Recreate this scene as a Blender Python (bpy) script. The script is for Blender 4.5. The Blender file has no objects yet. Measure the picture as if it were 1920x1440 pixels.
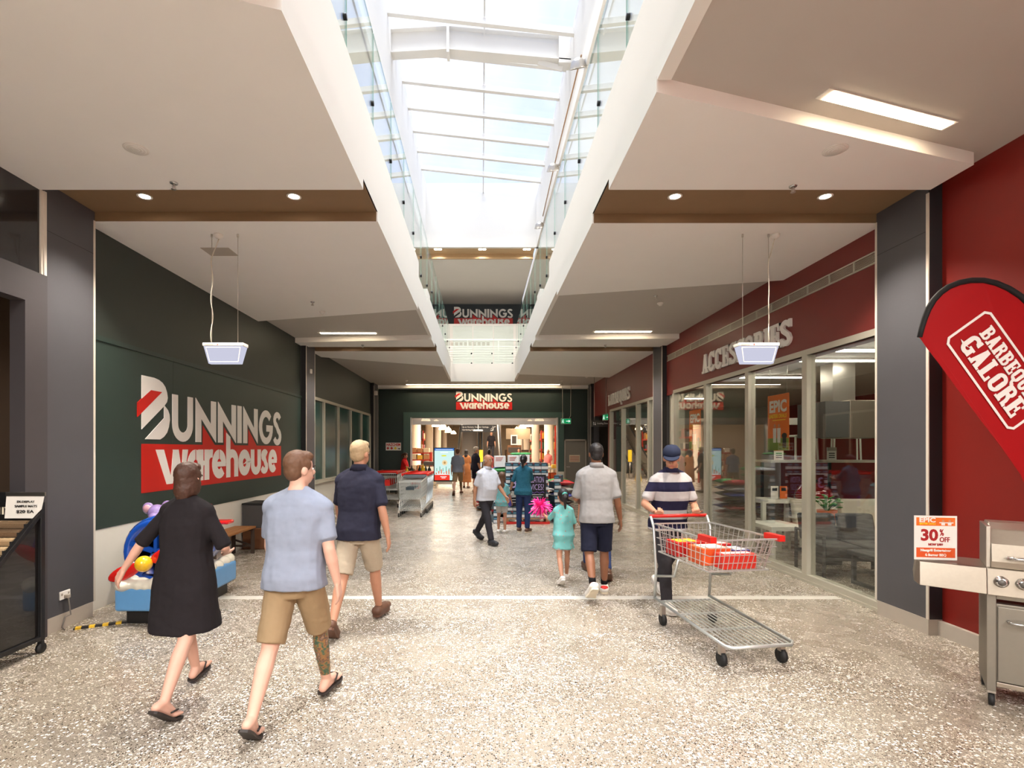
import bpy, bmesh, math, random
import numpy as np
from mathutils import Vector, Matrix, Euler
random.seed(7)
PI = math.pi
S = bpy.context.scene
COL = S.collection

# ------------------------------------------------------------------ camera, sky, sun, exposure
F = 970.0          # focal length in pixels of the 1920 px wide frame
CAMZ = 1.65
cam_d = bpy.data.cameras.new('camera')
cam_d.sensor_width = 36.0
cam_d.lens = F / 1920 * 36
cam_d.shift_x = 57 / 1920
cam_d.shift_y = 122 / 1920
cam_d.clip_start = 0.05
cam = bpy.data.objects.new('camera', cam_d)
cam.location = (0, 0, CAMZ)
cam.rotation_euler = (PI / 2, 0, 0)
COL.objects.link(cam)
S.camera = cam

S.view_settings.view_transform = 'Standard'
S.view_settings.look = 'None'
S.view_settings.gamma = 1
S.view_settings.use_curve_mapping = False
S.view_settings.exposure = 1.14
try:
    S.cycles.max_bounces = 10
    S.cycles.diffuse_bounces = 5
    S.cycles.glossy_bounces = 4
    S.cycles.transmission_bounces = 4
    S.cycles.transparent_max_bounces = 32
    S.cycles.caustics_reflective = False
    S.cycles.caustics_refractive = False
    S.cycles.sample_clamp_indirect = 4.0
    S.cycles.use_denoising = True
except Exception:
    pass

world = bpy.data.worlds.new('sky')
S.world = world
world.use_nodes = True
nt = world.node_tree
nt.nodes.clear()
wo = nt.nodes.new('ShaderNodeOutputWorld')
bg = nt.nodes.new('ShaderNodeBackground')
tc = nt.nodes.new('ShaderNodeTexCoord')
nz = nt.nodes.new('ShaderNodeTexNoise')
nz.inputs['Scale'].default_value = 2.2
nz.inputs['Detail'].default_value = 5
rp = nt.nodes.new('ShaderNodeValToRGB')
rp.color_ramp.elements[0].position = 0.38
rp.color_ramp.elements[0].color = (0.40, 0.55, 0.95, 1)
rp.color_ramp.elements[1].position = 0.62
rp.color_ramp.elements[1].color = (0.88, 0.91, 1.0, 1)
nt.links.new(tc.outputs['Generated'], nz.inputs['Vector'])
nt.links.new(nz.outputs['Fac'], rp.inputs['Fac'])
nt.links.new(rp.outputs['Color'], bg.inputs['Color'])
bg.inputs['Strength'].default_value = 0.65
nt.links.new(bg.outputs[0], wo.inputs[0])

def add_light(name, kind, loc, energy, color=(1, 1, 1), rot=(0, 0, 0), **kw):
    d = bpy.data.lights.new(name, kind)
    d.energy = energy
    d.color = color
    for k, v in kw.items():
        setattr(d, k, v)
    o = bpy.data.objects.new(name, d)
    o.location = loc
    o.rotation_euler = rot
    COL.objects.link(o)
    return o

SUN = 5.0
add_light('daylight_sun', 'SUN', (0, 8, 30), SUN, (0.93, 0.97, 1.0), (math.radians(3), math.radians(2), 0), angle=math.radians(48))
# added fill lights behind the photographer, general brightness without fixtures
WARM = (1.0, 0.965, 0.92)
for lx in (-2.6, 2.6):
    add_light('mall_fill_light', 'AREA', (lx, -1.8, 3.98), 280, WARM, (0, 0, 0), shape='RECTANGLE', size=1.2, size_y=3.0)
for lx in (-3.4, 3.4):
    for ly in (2.0, 6.0, 10.0):
        add_light('upper_floor_fill', 'POINT', (lx, ly, 7.5), 75, (1, 0.97, 0.93), (0, 0, 0), shadow_soft_size=0.06)  # added fill lights below the upper ceiling, no fixtures there
for lx in (-1.35, 0.02, 1.4):
    add_light('upper_twin_beam', 'SPOT', (lx, 16.0, 7.80), 130, (1, 0.93, 0.84), (math.radians(32), 0, 0), spot_size=math.radians(110), spot_blend=0.8, shadow_soft_size=0.05)

# ------------------------------------------------------------------ materials
def lin(c):
    return tuple(((v / 255) / 12.92 if v / 255 <= 0.04045 else ((v / 255 + 0.055) / 1.055) ** 2.4) for v in c) + (1.0,)

MATS = {}
def mat(name, col, rough=0.6, metal=0.0, spec=0.4, var=0.05, scale=12.0, bump=0.0, emit=None, coat=0.0, alpha=1.0, bscale=None):
    """principled surface whose colour is broken by a faint procedural noise"""
    if name in MATS:
        return MATS[name]
    m = bpy.data.materials.new(name)
    m.use_nodes = True
    t = m.node_tree
    b = t.nodes['Principled BSDF']
    b.inputs['Roughness'].default_value = rough
    b.inputs['Metallic'].default_value = metal
    b.inputs['Specular IOR Level'].default_value = spec
    b.inputs['Coat Weight'].default_value = coat
    c = lin(col)
    m.diffuse_color = c
    tcn = t.nodes.new('ShaderNodeTexCoord')
    n = t.nodes.new('ShaderNodeTexNoise')
    n.inputs['Scale'].default_value = scale
    n.inputs['Detail'].default_value = 3
    t.links.new(tcn.outputs['Object'], n.inputs['Vector'])
    mx = t.nodes.new('ShaderNodeMix')
    mx.data_type = 'RGBA'
    mx.inputs[6].default_value = tuple(v * (1 - var) for v in c[:3]) + (1,)
    mx.inputs[7].default_value = tuple(min(1, v * (1 + var)) for v in c[:3]) + (1,)
    t.links.new(n.outputs['Fac'], mx.inputs[0])
    t.links.new(mx.outputs[2], b.inputs['Base Color'])
    if bump:
        bn = t.nodes.new('ShaderNodeBump')
        bn.inputs['Strength'].default_value = bump
        bn.inputs['Distance'].default_value = 0.01
        if bscale:
            n2 = t.nodes.new('ShaderNodeTexNoise')
            n2.inputs['Scale'].default_value = bscale
            t.links.new(tcn.outputs['Object'], n2.inputs['Vector'])
            t.links.new(n2.outputs['Fac'], bn.inputs['Height'])
        else:
            t.links.new(n.outputs['Fac'], bn.inputs['Height'])
        t.links.new(bn.outputs['Normal'], b.inputs['Normal'])
    if emit:
        b.inputs['Emission Color'].default_value = lin(emit[0])
        b.inputs['Emission Strength'].default_value = emit[1]
    MATS[name] = m
    return m

def glass_mat(name, tint=(1, 1, 1), ior=1.5, rough=0.0, glossy=(1, 1, 1), gain=1.0):
    """thin pane: fresnel mix of clear and mirror"""
    if name in MATS:
        return MATS[name]
    m = bpy.data.materials.new(name)
    m.use_nodes = True
    t = m.node_tree
    t.nodes.clear()
    o = t.nodes.new('ShaderNodeOutputMaterial')
    mix = t.nodes.new('ShaderNodeMixShader')
    tr = t.nodes.new('ShaderNodeBsdfTransparent')
    tr.inputs['Color'].default_value = tuple(tint) + (1,)
    gl = t.nodes.new('ShaderNodeBsdfGlossy')
    gl.inputs['Roughness'].default_value = rough
    gl.inputs['Color'].default_value = tuple(glossy) + (1,)
    fr = t.nodes.new('ShaderNodeFresnel')
    # same strength seen from either side of the sheet
    geo = t.nodes.new('ShaderNodeNewGeometry')
    bk = t.nodes.new('ShaderNodeMath')
    bk.operation = 'MULTIPLY_ADD'
    bk.inputs[1].default_value = -2.0
    bk.inputs[2].default_value = 1.0
    t.links.new(geo.outputs['Backfacing'], bk.inputs[0])
    pw = t.nodes.new('ShaderNodeMath')
    pw.operation = 'POWER'
    pw.inputs[0].default_value = ior
    t.links.new(bk.outputs[0], pw.inputs[1])
    t.links.new(pw.outputs[0], fr.inputs['IOR'])
    mul = t.nodes.new('ShaderNodeMath')
    mul.operation = 'MULTIPLY'
    mul.use_clamp = True
    mul.inputs[1].default_value = gain
    t.links.new(fr.outputs[0], mul.inputs[0])
    t.links.new(mul.outputs[0], mix.inputs[0])
    t.links.new(tr.outputs[0], mix.inputs[1])
    t.links.new(gl.outputs[0], mix.inputs[2])
    t.links.new(mix.outputs[0], o.inputs[0])
    m.diffuse_color = (0.8, 0.9, 0.9, 0.3)
    MATS[name] = m
    return m

def emis(name, col, strength):
    if name in MATS:
        return MATS[name]
    m = bpy.data.materials.new(name)
    m.use_nodes = True
    t = m.node_tree
    t.nodes.clear()
    o = t.nodes.new('ShaderNodeOutputMaterial')
    e = t.nodes.new('ShaderNodeEmission')
    e.inputs['Color'].default_value = lin(col)
    e.inputs['Strength'].default_value = strength
    t.links.new(e.outputs[0], o.inputs[0])
    m.diffuse_color = lin(col)
    MATS[name] = m
    return m

def terrazzo():
    m = bpy.data.materials.new('polished_terrazzo')
    m.use_nodes = True
    t = m.node_tree
    b = t.nodes['Principled BSDF']
    N = t.nodes.new
    L = t.links.new
    tcn = N('ShaderNodeTexCoord')
    def noise(sc, det=3):
        n = N('ShaderNodeTexNoise')
        n.inputs['Scale'].default_value = sc
        n.inputs['Detail'].default_value = det
        L(tcn.outputs['Object'], n.inputs['Vector'])
        return n
    def ramp(src, a, c0, b_, c1):
        r = N('ShaderNodeValToRGB')
        r.color_ramp.elements[0].position = a
        r.color_ramp.elements[0].color = c0
        r.color_ramp.elements[1].position = b_
        r.color_ramp.elements[1].color = c1
        L(src, r.inputs['Fac'])
        return r
    def math_(op, a, b2):
        q = N('ShaderNodeMath')
        q.operation = op
        for k, v in enumerate((a, b2)):
            if hasattr(v, 'name') or hasattr(v, 'links'):
                L(v, q.inputs[k])
            else:
                q.inputs[k].default_value = v
        return q.outputs[0]
    base = ramp(noise(0.9, 5).outputs['Fac'], 0.3, lin((122, 111, 97)), 0.7, lin((156, 146, 132)))
    fine = ramp(noise(160, 2).outputs['Fac'], 0.35, lin((96, 84, 70)), 0.65, lin((184, 174, 158)))
    mx = N('ShaderNodeMix'); mx.data_type = 'RGBA'; mx.inputs[0].default_value = 0.35
    L(base.outputs[0], mx.inputs[6]); L(fine.outputs[0], mx.inputs[7])
    dens = noise(0.75, 4)
    densr = ramp(dens.outputs['Fac'], 0.38, (0.0, 0, 0, 1), 0.60, (1, 1, 1, 1))
    last = mx.outputs[2]
    # three sizes of chips: white pebbles, cream pebbles, dark pebbles
    for sc, thr, keep, col, soft in ((58, 0.46, 0.38, (238, 234, 228), 1), (105, 0.46, 0.42, (218, 208, 192), 0), (92, 0.44, 0.36, (48, 40, 34), 0), (150, 0.45, 0.34, (80, 62, 46), 0)):
        v = N('ShaderNodeTexVoronoi')
        v.inputs['Scale'].default_value = sc
        v.inputs['Randomness'].default_value = 1.0
        L(tcn.outputs['Object'], v.inputs['Vector'])
        sep = N('ShaderNodeSeparateColor')
        L(v.outputs['Color'], sep.inputs[0])
        inside = math_('LESS_THAN', v.outputs['Distance'], thr)
        pick = math_('LESS_THAN', sep.outputs[0], math_('MULTIPLY', math_('ADD', math_('MULTIPLY', densr.outputs[0], 0.72), 0.30), keep))
        fac = math_('MULTIPLY', inside, pick)
        q = N('ShaderNodeMix'); q.data_type = 'RGBA'
        L(fac, q.inputs[0]); L(last, q.inputs[6]); q.inputs[7].default_value = lin(col)
        last = q.outputs[2]
    L(last, b.inputs['Base Color'])
    rr = ramp(noise(3.0, 3).outputs['Fac'], 0.3, (0.20, 0.20, 0.20, 1), 0.7, (0.34, 0.34, 0.34, 1))
    L(rr.outputs[0], b.inputs['Roughness'])
    b.inputs['Specular IOR Level'].default_value = 0.45
    MATS['terrazzo'] = m
    return m

# ------------------------------------------------------------------ geometry helpers
def P(px, py, Y):
    """point at depth Y behind a pixel of the photograph"""
    return Vector(((px - 903) / F * Y, Y, CAMZ + (842 - py) / F * Y))

class MB:
    """collects shapes into one mesh"""
    def __init__(s):
        s.v = []; s.f = []; s.mi = []; s.cur = 0; s.sm = []
    def m(s, i):
        s.cur = i
        return s
    def add(s, vs, fs, smooth=False):
        n = len(s.v)
        s.v += [tuple(v) for v in vs]
        for f in fs:
            s.f.append(tuple(i + n for i in f)); s.mi.append(s.cur); s.sm.append(smooth)
        return s
    def box(s, x0, x1, y0, y1, z0, z1):
        vs = [(x, y, z) for z in (z0, z1) for y in (y0, y1) for x in (x0, x1)]
        return s.add(vs, [(0, 2, 3, 1), (4, 5, 7, 6), (0, 1, 5, 4), (2, 6, 7, 3), (0, 4, 6, 2), (1, 3, 7, 5)])
    def cbox(s, c, sx, sy, sz):
        return s.box(c[0] - sx / 2, c[0] + sx / 2, c[1] - sy / 2, c[1] + sy / 2, c[2] - sz / 2, c[2] + sz / 2)
    def obox(s, M, sx, sy, sz):
        """box of size centred at matrix M"""
        vs = [M @ Vector((x * sx / 2, y * sy / 2, z * sz / 2)) for z in (-1, 1) for y in (-1, 1) for x in (-1, 1)]
        return s.add(vs, [(0, 2, 3, 1), (4, 5, 7, 6), (0, 1, 5, 4), (2, 6, 7, 3), (0, 4, 6, 2), (1, 3, 7, 5)])
    def bar(s, p, q, w, h=None, up=(0, 0, 1)):
        p, q = Vector(p), Vector(q)
        h = h or w
        d = (q - p)
        l = d.length
        d.normalize()
        u = Vector(up)
        if abs(d.dot(u)) > 0.98:
            u = Vector((0, 1, 0))
        r = d.cross(u).normalized()
        u = r.cross(d)
        M = Matrix((( r.x, d.x, u.x, 0), (r.y, d.y, u.y, 0), (r.z, d.z, u.z, 0), (0, 0, 0, 1)))
        M.translation = (p + q) / 2
        return s.obox(M, w, l, h)
    def prism(s, poly, z0, z1):
        n = len(poly)
        vs = [(x, y, z0) for x, y in poly] + [(x, y, z1) for x, y in poly]
        a = sum(poly[i][0] * poly[(i + 1) % n][1] - poly[(i + 1) % n][0] * poly[i][1] for i in range(n))
        idx = list(range(n))
        fs = [tuple(reversed(idx)) if a > 0 else tuple(idx), tuple(i + n for i in (idx if a > 0 else reversed(idx)))]
        for i in range(n):
            j = (i + 1) % n
            fs.append((i, j, j + n, i + n) if a > 0 else (j, i, i + n, j + n))
        return s.add(vs, fs)
    def tube(s, pts, r, n=8, closed=False, caps=True, smooth=True):
        pts = [Vector(p) for p in pts]
        k = len(pts)
        rs = r if isinstance(r, (list, tuple)) else [r] * k
        prev = None
        vs = []
        for i, p in enumerate(pts):
            if closed:
                d = pts[(i + 1) % k] - pts[i - 1]
            else:
                d = pts[min(i + 1, k - 1)] - pts[max(i - 1, 0)]
            d.normalize()
            if prev is None:
                a = Vector((0, 0, 1)) if abs(d.z) < 0.9 else Vector((1, 0, 0))
                prev = d.cross(a).normalized()
            else:
                prev = (prev - d * prev.dot(d))
                prev = prev.normalized() if prev.length > 1e-6 else d.orthogonal().normalized()
            b = d.cross(prev)
            for j in range(n):
                t = 2 * PI * j / n
                vs.append(p + (prev * math.cos(t) + b * math.sin(t)) * rs[i])
        fs = []
        for i in range(k if closed else k - 1):
            i2 = (i + 1) % k
            for j in range(n):
                j2 = (j + 1) % n
                fs.append((i * n + j, i * n + j2, i2 * n + j2, i2 * n + j))
        if caps and not closed:
            fs.append(tuple(reversed(range(n))))
            fs.append(tuple((k - 1) * n + j for j in range(n)))
        return s.add(vs, fs, smooth)
    def cyl(s, p, q, r0, r1=None, n=20, smooth=True):
        return s.tube([p, q], [r0, r0 if r1 is None else r1], n, smooth=smooth)
    def lathe(s, prof, c=(0, 0, 0), n=24, axis='Z', smooth=True, caps=True):
        vs = []
        for r, z in prof:
            for j in range(n):
                t = 2 * PI * j / n
                x, y = r * math.cos(t), r * math.sin(t)
                if axis == 'Z': v = (x, y, z)
                elif axis == 'Y': v = (x, z, y)
                else: v = (z, x, y)
                vs.append((v[0] + c[0], v[1] + c[1], v[2] + c[2]))
        fs = []
        k = len(prof)
        for i in range(k - 1):
            for j in range(n):
                j2 = (j + 1) % n
                fs.append((i * n + j, i * n + j2, (i + 1) * n + j2, (i + 1) * n + j))
        if caps:
            fs.append(tuple(reversed(range(n))))
            fs.append(tuple((k - 1) * n + j for j in range(n)))
        return s.add(vs, fs, smooth)
    def ell(s, c, r, nu=14, nv=10, R=None):
        r = (r, r, r) if not isinstance(r, (tuple, list)) else r
        vs = []; fs = []
        c = Vector(c)
        def tr(x, y, z):
            v = Vector((x * r[0], y * r[1], z * r[2]))
            if R is not None: v = R @ v
            return c + v
        vs.append(tr(0, 0, -1))
        for i in range(1, nv):
            a = -PI / 2 + PI * i / nv
            for j in range(nu):
                t = 2 * PI * j / nu
                vs.append(tr(math.cos(a) * math.cos(t), math.cos(a) * math.sin(t), math.sin(a)))
        vs.append(tr(0, 0, 1))
        top = len(vs) - 1
        for j in range(nu):
            j2 = (j + 1) % nu
            fs.append((0, 1 + j2, 1 + j))
            fs.append((top, top - nu + j, top - nu + j2))
        for i in range(nv - 2):
            for j in range(nu):
                j2 = (j + 1) % nu
                a = 1 + i * nu
                fs.append((a + j, a + j2, a + nu + j2, a + nu + j))
        return s.add(vs, fs, True)
    def loft(s, rings, smooth=True):
        """closed rings of equal length joined, ends capped"""
        n = len(rings[0])
        vs = [p for r in rings for p in r]
        fs = []
        for i in range(len(rings) - 1):
            for j in range(n):
                j2 = (j + 1) % n
                fs.append((i * n + j, i * n + j2, (i + 1) * n + j2, (i + 1) * n + j))
        fs.append(tuple(reversed(range(n))))
        fs.append(tuple((len(rings) - 1) * n + j for j in range(n)))
        return s.add(vs, fs, smooth)
    def flat(s, shapes, o, u, v, th, sc=1.0):
        """2D polygons laid on the plane (o; u, v) with thickness th along u x v"""
        o, u, v = Vector(o), Vector(u), Vector(v)
        w = u.cross(v).normalized()
        for k, poly in enumerate(shapes):
            n = len(poly)
            a = sum(poly[i][0] * poly[(i + 1) % n][1] - poly[(i + 1) % n][0] * poly[i][1] for i in range(n))
            pl = poly if a > 0 else poly[::-1]
            vs = [o + u * (x * sc) + v * (y * sc) + w * h for h in (0, th + k * 2e-5) for x, y in pl]
            fs = [tuple(reversed(range(n))), tuple(range(n, 2 * n))]
            fs += [(i, (i + 1) % n, (i + 1) % n + n, i + n) for i in range(n)]
            s.add(vs, fs)
        return s
    def build(s, name, mats, parent=None, bevel=0.0, seg=2, world=True, smooth_angle=None, subsurf=0):
        me = bpy.data.meshes.new(name)
        me.from_pydata(s.v, [], s.f)
        if not isinstance(mats, (list, tuple)):
            mats = [mats]
        for q in mats:
            me.materials.append(q)
        me.polygons.foreach_set('material_index', s.mi)
        me.polygons.foreach_set('use_smooth', s.sm)
        me.update()
        o = bpy.data.objects.new(name, me)
        COL.objects.link(o)
        if parent is not None:
            attach(o, parent, world)
        if bevel:
            b = o.modifiers.new('bevel', 'BEVEL')
            b.width = bevel; b.segments = seg; b.limit_method = 'ANGLE'
            b.harden_normals = False
        if subsurf:
            q = o.modifiers.new('sub', 'SUBSURF'); q.levels = subsurf; q.render_levels = subsurf
        return o

def mat_of(o):
    M = o.matrix_basis.copy()
    if o.parent:
        M = mat_of(o.parent) @ o.matrix_parent_inverse @ M
    return M

def attach(o, parent, world=True):
    o.parent = parent
    if world:
        o.matrix_parent_inverse = mat_of(parent).inverted()

def thing(name, label, cat, loc=(0, 0, 0), rz=0.0, group=None):
    o = bpy.data.objects.new(name, None)
    o.empty_display_size = 0.1
    COL.objects.link(o)
    o.location = loc
    o.rotation_euler = (0, 0, rz)
    o['label'] = label; o['category'] = cat
    if group: o['group'] = group
    return o

def tag(o, label, cat, group=None):
    o['label'] = label; o['category'] = cat
    if group: o['group'] = group
    return o

def struct(o):
    o['kind'] = 'structure'
    return o

def kids(o):
    return [c for c in COL.objects if c.parent == o]

def dup(root, loc, rz=None, label=None, group=None, sub=True):
    """copy of a thing with its parts and sub-parts"""
    r = root.copy(); COL.objects.link(r)
    r.location = loc
    if rz is not None: r.rotation_euler = (0, 0, rz)
    if label: r['label'] = label
    if group: r['group'] = group
    for ch in list(root.children):
        c = ch.copy(); COL.objects.link(c); c.parent = r
        for g in list(ch.children):
            d = g.copy(); COL.objects.link(d); d.parent = c
    return r

def bake(o):
    """replace the object's mesh by its modified one"""
    dg = bpy.context.evaluated_depsgraph_get()
    me = bpy.data.meshes.new_from_object(o.evaluated_get(dg))
    o.modifiers.clear()
    o.data = me
    return o

# ------------------------------------------------------------------ lettering
def text_poly(body, bold=0.0):
    """unit-size lettering as a list of flat polygons (built-in font)"""
    c = bpy.data.curves.new('lettering', 'FONT')
    c.body = body
    c.offset = bold
    c.resolution_u = 3
    o = bpy.data.objects.new('lettering', c)
    COL.objects.link(o)
    dg = bpy.context.evaluated_depsgraph_get()
    me = bpy.data.meshes.new_from_object(o.evaluated_get(dg))
    vs = [(v.co.x, v.co.y) for v in me.vertices]
    fs = [tuple(p.vertices) for p in me.polygons]
    bpy.data.objects.remove(o)
    bpy.data.curves.remove(c)
    bpy.data.meshes.remove(me)
    if not vs:
        return []
    x0 = min(v[0] for v in vs); x1 = max(v[0] for v in vs)
    y0 = min(v[1] for v in vs); y1 = max(v[1] for v in vs)
    return [[((vs[i][0] - x0) / (x1 - x0), (vs[i][1] - y0) / (y1 - y0)) for i in f] for f in fs]

def text_on(mb, body, o, u, v, x, y, w, h, th=0.002, bold=0.0):
    """lettering fitted into the box (x, y, w, h) of the plane (o; u, v), seen from the u x v side"""
    pl = [[(x + a * w, y + b * h) for a, b in p] for p in text_poly(body, bold)]
    return mb.flat(pl, o, u, v, th)

def stroke(pts, w, closed=False):
    """quads along a 2D polyline with mitred joints"""
    n = len(pts)
    L = []; R = []
    for i in range(n):
        a = Vector(pts[i - 1]) if (i > 0 or closed) else None
        b = Vector(pts[i])
        c = Vector(pts[(i + 1) % n]) if (i < n - 1 or closed) else None
        d1 = (b - a).normalized() if a is not None else None
        d2 = (c - b).normalized() if c is not None else None
        d = ((d1 or d2) + (d2 or d1))
        d = d.normalized() if d.length > 1e-6 else (d1 or d2)
        nrm = Vector((-d.y, d.x))
        k = 1.0
        if d1 is not None:
            k = 1 / max(0.35, nrm.dot(Vector((-d1.y, d1.x))))
        L.append(b + nrm * w / 2 * k); R.append(b - nrm * w / 2 * k)
    out = []
    for i in range(n if closed else n - 1):
        j = (i + 1) % n
        out.append([tuple(R[i]), tuple(R[j]), tuple(L[j]), tuple(L[i])])
    return out

def arc(cx, cy, rx, ry, a0, a1, n=12):
    return [(cx + rx * math.cos(math.radians(a0 + (a1 - a0) * i / n)), cy + ry * math.sin(math.radians(a0 + (a1 - a0) * i / n))) for i in range(n + 1)]

def rect(x0, y0, x1, y1):
    return [(x0, y0), (x1, y0), (x1, y1), (x0, y1)]

def fuse(mb, name, m, parent, voxel, smooth=6, folds=0.0, fsize=.14, world=False):
    """one continuous skin over overlapping shapes"""
    o = mb.build(name, m, None)
    r = o.modifiers.new('skin', 'REMESH'); r.mode = 'VOXEL'; r.voxel_size = voxel; r.use_smooth_shade = True
    s = o.modifiers.new('soft', 'SMOOTH'); s.iterations = smooth; s.factor = .5
    if folds:
        key = 'fold_%.2f' % fsize
        tx = bpy.data.textures.get(key) or bpy.data.textures.new(key, 'CLOUDS')
        tx.noise_scale = fsize
        dd = o.modifiers.new('folds', 'DISPLACE'); dd.texture = tx; dd.strength = folds; dd.mid_level = .5
        dd.texture_coords = 'LOCAL'
    bake(o)
    attach(o, parent, world)
    return o

# ------------------------------------------------------------------ the setting
XL, XCL, XR, XCR = -3.96, -3.85, 4.06, 3.96      # walls and columns
VL, VR = -1.04, 1.117                            # edges of the void
ZL, ZH, ZS = 3.92, 4.02, 4.5                     # low ceiling, recessed ceiling, upper floor
YF = 19.6                                        # far wall

m_white = mat('white_plaster', (226, 221, 214), 0.75, var=0.02, scale=3)
m_fascia = mat('white_fascia_paint', (236, 233, 228), 0.7, var=0.015, scale=2)
m_ceil = mat('ceiling_paint', (240, 237, 233), 0.8, var=0.02, scale=3)
m_brown = mat('brown_recess_paint', (128, 102, 74), 0.7, var=0.04)
m_green = mat('dark_green_panel', (44, 58, 53), 0.42, var=0.05, scale=4)
m_green2 = mat('dark_green_paint', (50, 56, 51), 0.5, var=0.05, scale=4)
m_greenf = mat('far_green_cladding', (36, 50, 46), 0.45, var=0.06, scale=5)
m_teal = mat('teal_portal_paint', (62, 86, 80), 0.4, var=0.05, scale=5)
m_dado = mat('off_white_dado', (222, 217, 207), 0.6, var=0.03)
m_col = mat('charcoal_column_panel', (76, 75, 79), 0.45, var=0.05, scale=6, bump=0.05, bscale=300)
m_dark = mat('black_return_panel', (36, 34, 37), 0.5, var=0.06)
m_strip = mat('pale_corner_trim', (205, 196, 184), 0.45, var=0.03)
m_red = mat('deep_red_wall_paint', (118, 23, 15), 0.5, var=0.07, scale=3, bump=0.03, bscale=200)
m_redb = mat('red_band_panel', (112, 40, 36), 0.45, var=0.04, scale=3)
m_plinth = mat('grey_plinth', (176, 166, 154), 0.55, var=0.05)
m_frame = mat('champagne_aluminium', (186, 181, 166), 0.4, metal=0.25, var=0.03)
m_steel = mat('brushed_steel', (196, 190, 182), 0.32, metal=1.0, var=0.05, scale=40)
m_chrome = mat('bright_chrome', (214, 214, 214), 0.14, metal=1.0, var=0.03)
m_black = mat('satin_black', (24, 23, 24), 0.4, var=0.08)
m_pane = glass_mat('shopfront_glass', (0.96, 0.97, 0.95), 1.5, gain=1.25)
m_bal = glass_mat('balustrade_glass', (0.93, 0.98, 0.965), 1.5)
m_sky = glass_mat('skylight_glass', (0.97, 0.98, 1.0), 1.35)
m_led = emis('warm_led_strip', (255, 232, 194), 13.0)
m_ledw = emis('white_led_strip', (255, 246, 228), 5.0)
m_signred = mat('signal_red_vinyl', (196, 28, 20), 0.4, var=0.02)
m_signwht = mat('sign_white', (232, 228, 222), 0.5, var=0.015)

# floor
fl = MB()
fl.box(-12, 12, -5.2, 56, -0.1, 0.0)
struct(fl.build('floor', terrazzo()))
struct(MB().box(XL, XR - 0.1, 5.68, 5.80, -0.01, 0.004).build('trim_1', mat('pale_floor_joint', (196, 192, 184), 0.35)))

# ceilings of the lower level
mb = MB()
mb.box(-4.3, VL, -5.2, 17.4, ZH, ZS)
mb.box(VR, 4.5, -5.2, 17.4, ZH, ZS)
mb.box(-12, 12, 17.4, 19.6, ZH, ZS)
mb.box(VL, VR, -5.2, -1.0, ZH, ZS)
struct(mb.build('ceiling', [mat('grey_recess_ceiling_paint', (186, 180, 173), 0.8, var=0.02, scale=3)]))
# low panels with slanted edges hung below the recessed ceiling
panels = [
    [(-4.0, 1.76), (VL, 2.675), (VL, 4.53), (-4.0, 4.53)],
    [(-4.0, 5.16), (VL, 5.16), (VL, 8.43), (-4.0, 9.2)],
    [(-4.0, 11.02), (VL, 10.72), (VL, 11.5), (-4.0, 11.5)],
    [(-4.0, 12.0), (VL, 12.0), (VL, 14.25), (-4.0, 12.75)],
    [(VR, 3.29), (3.93, 4.13), (3.93, 4.53), (VR, 4.53)],
    [(VR, 5.2), (4.1, 5.2), (4.1, 6.95), (VR, 7.66)],
    [(VR, 10.75), (4.1, 10.62), (4.1, 11.5), (VR, 11.5)],
    [(VR, 12.0), (4.1, 12.0), (4.1, 16.45), (VR, 15.7)],
    [(-4.0, 19.2), (4.1, 19.2), (4.1, 19.6), (-4.0, 19.6)],
]
for pl in panels:
    struct(MB().prism(pl, ZL, ZH).build('ceiling_panel', m_ceil))
# white sides of the void: thin boards over the slab edge, stepping up into the upstand
mb = MB()
for x0, x1 in ((VL - 0.02, VL + 0.002), (VR - 0.002, VR + 0.02)):
    mb.box(x0, x1, -1, 17.4, ZH, ZS)
for (x0, x1) in ((VL - 0.14, VL + 0.002), (VR - 0.002, VR + 0.14)):
    mb.box(x0, x1, -1, 8.55, ZS, 4.74)
    mb.box(x0, x1, 10.4, 17.4, ZS, 4.66)
    mb.box(x0, x1, 9.9, 10.4, ZS, 4.72)
mb.box(VL, VR, 17.38, 17.42, ZL, 4.52)
mb.box(VL, VR, -1.02, -0.98, ZL, 4.7)
struct(mb.build('void_fascia', m_fascia))
# white boards on the low panels' ends facing the void
mb = MB()
for pl in panels[:8]:
    xs = [p for p in pl if abs(p[0] - VL) < 1e-6 or abs(p[0] - VR) < 1e-6]
    y0, y1 = min(p[1] for p in xs), max(p[1] for p in xs)
    x = xs[0][0]
    s = 1 if x < 0 else -1
    a, b = sorted((x - 0.01 * s, x + 0.004 * s))
    mb.box(a, b, y0 + .002, y1 - .002, ZL + .001, ZH)
for x0, x1, y0, y1 in ((VL - .08, VL + .004, -1, 2.66), (VR - .004, VR + .085, -1, 3.28), (VL - .06, VL + .004, 8.46, 10.72), (VR - .004, VR + .06, 7.68, 10.74), (VL - .06, VL + .004, 14.26, 17.4), (VR - .004, VR + .06, 15.72, 17.4)):
    mb.box(x0, x1, y0, y1, ZH - .03, ZH)
struct(mb.build('trim_2', m_fascia))
# brown recesses between the panels
for (x0, x1, y0, y1) in ((-3.97, VL - .01, 4.53, 5.16), (VR + .01, 4.1, 4.53, 5.2), (-3.97, VL - .01, 11.5, 12.0), (VR + .01, 4.1, 11.5, 12.0)):
    mb = MB()
    mb.box(x0, x1, y0, y1, ZH - 0.012, ZH - 0.001)
    mb.box(x0, x1, y1 - 0.012, y1 + 0.001, ZL + 0.001, ZH - 0.012)
    struct(mb.build('trim_3', m_brown))

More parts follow.
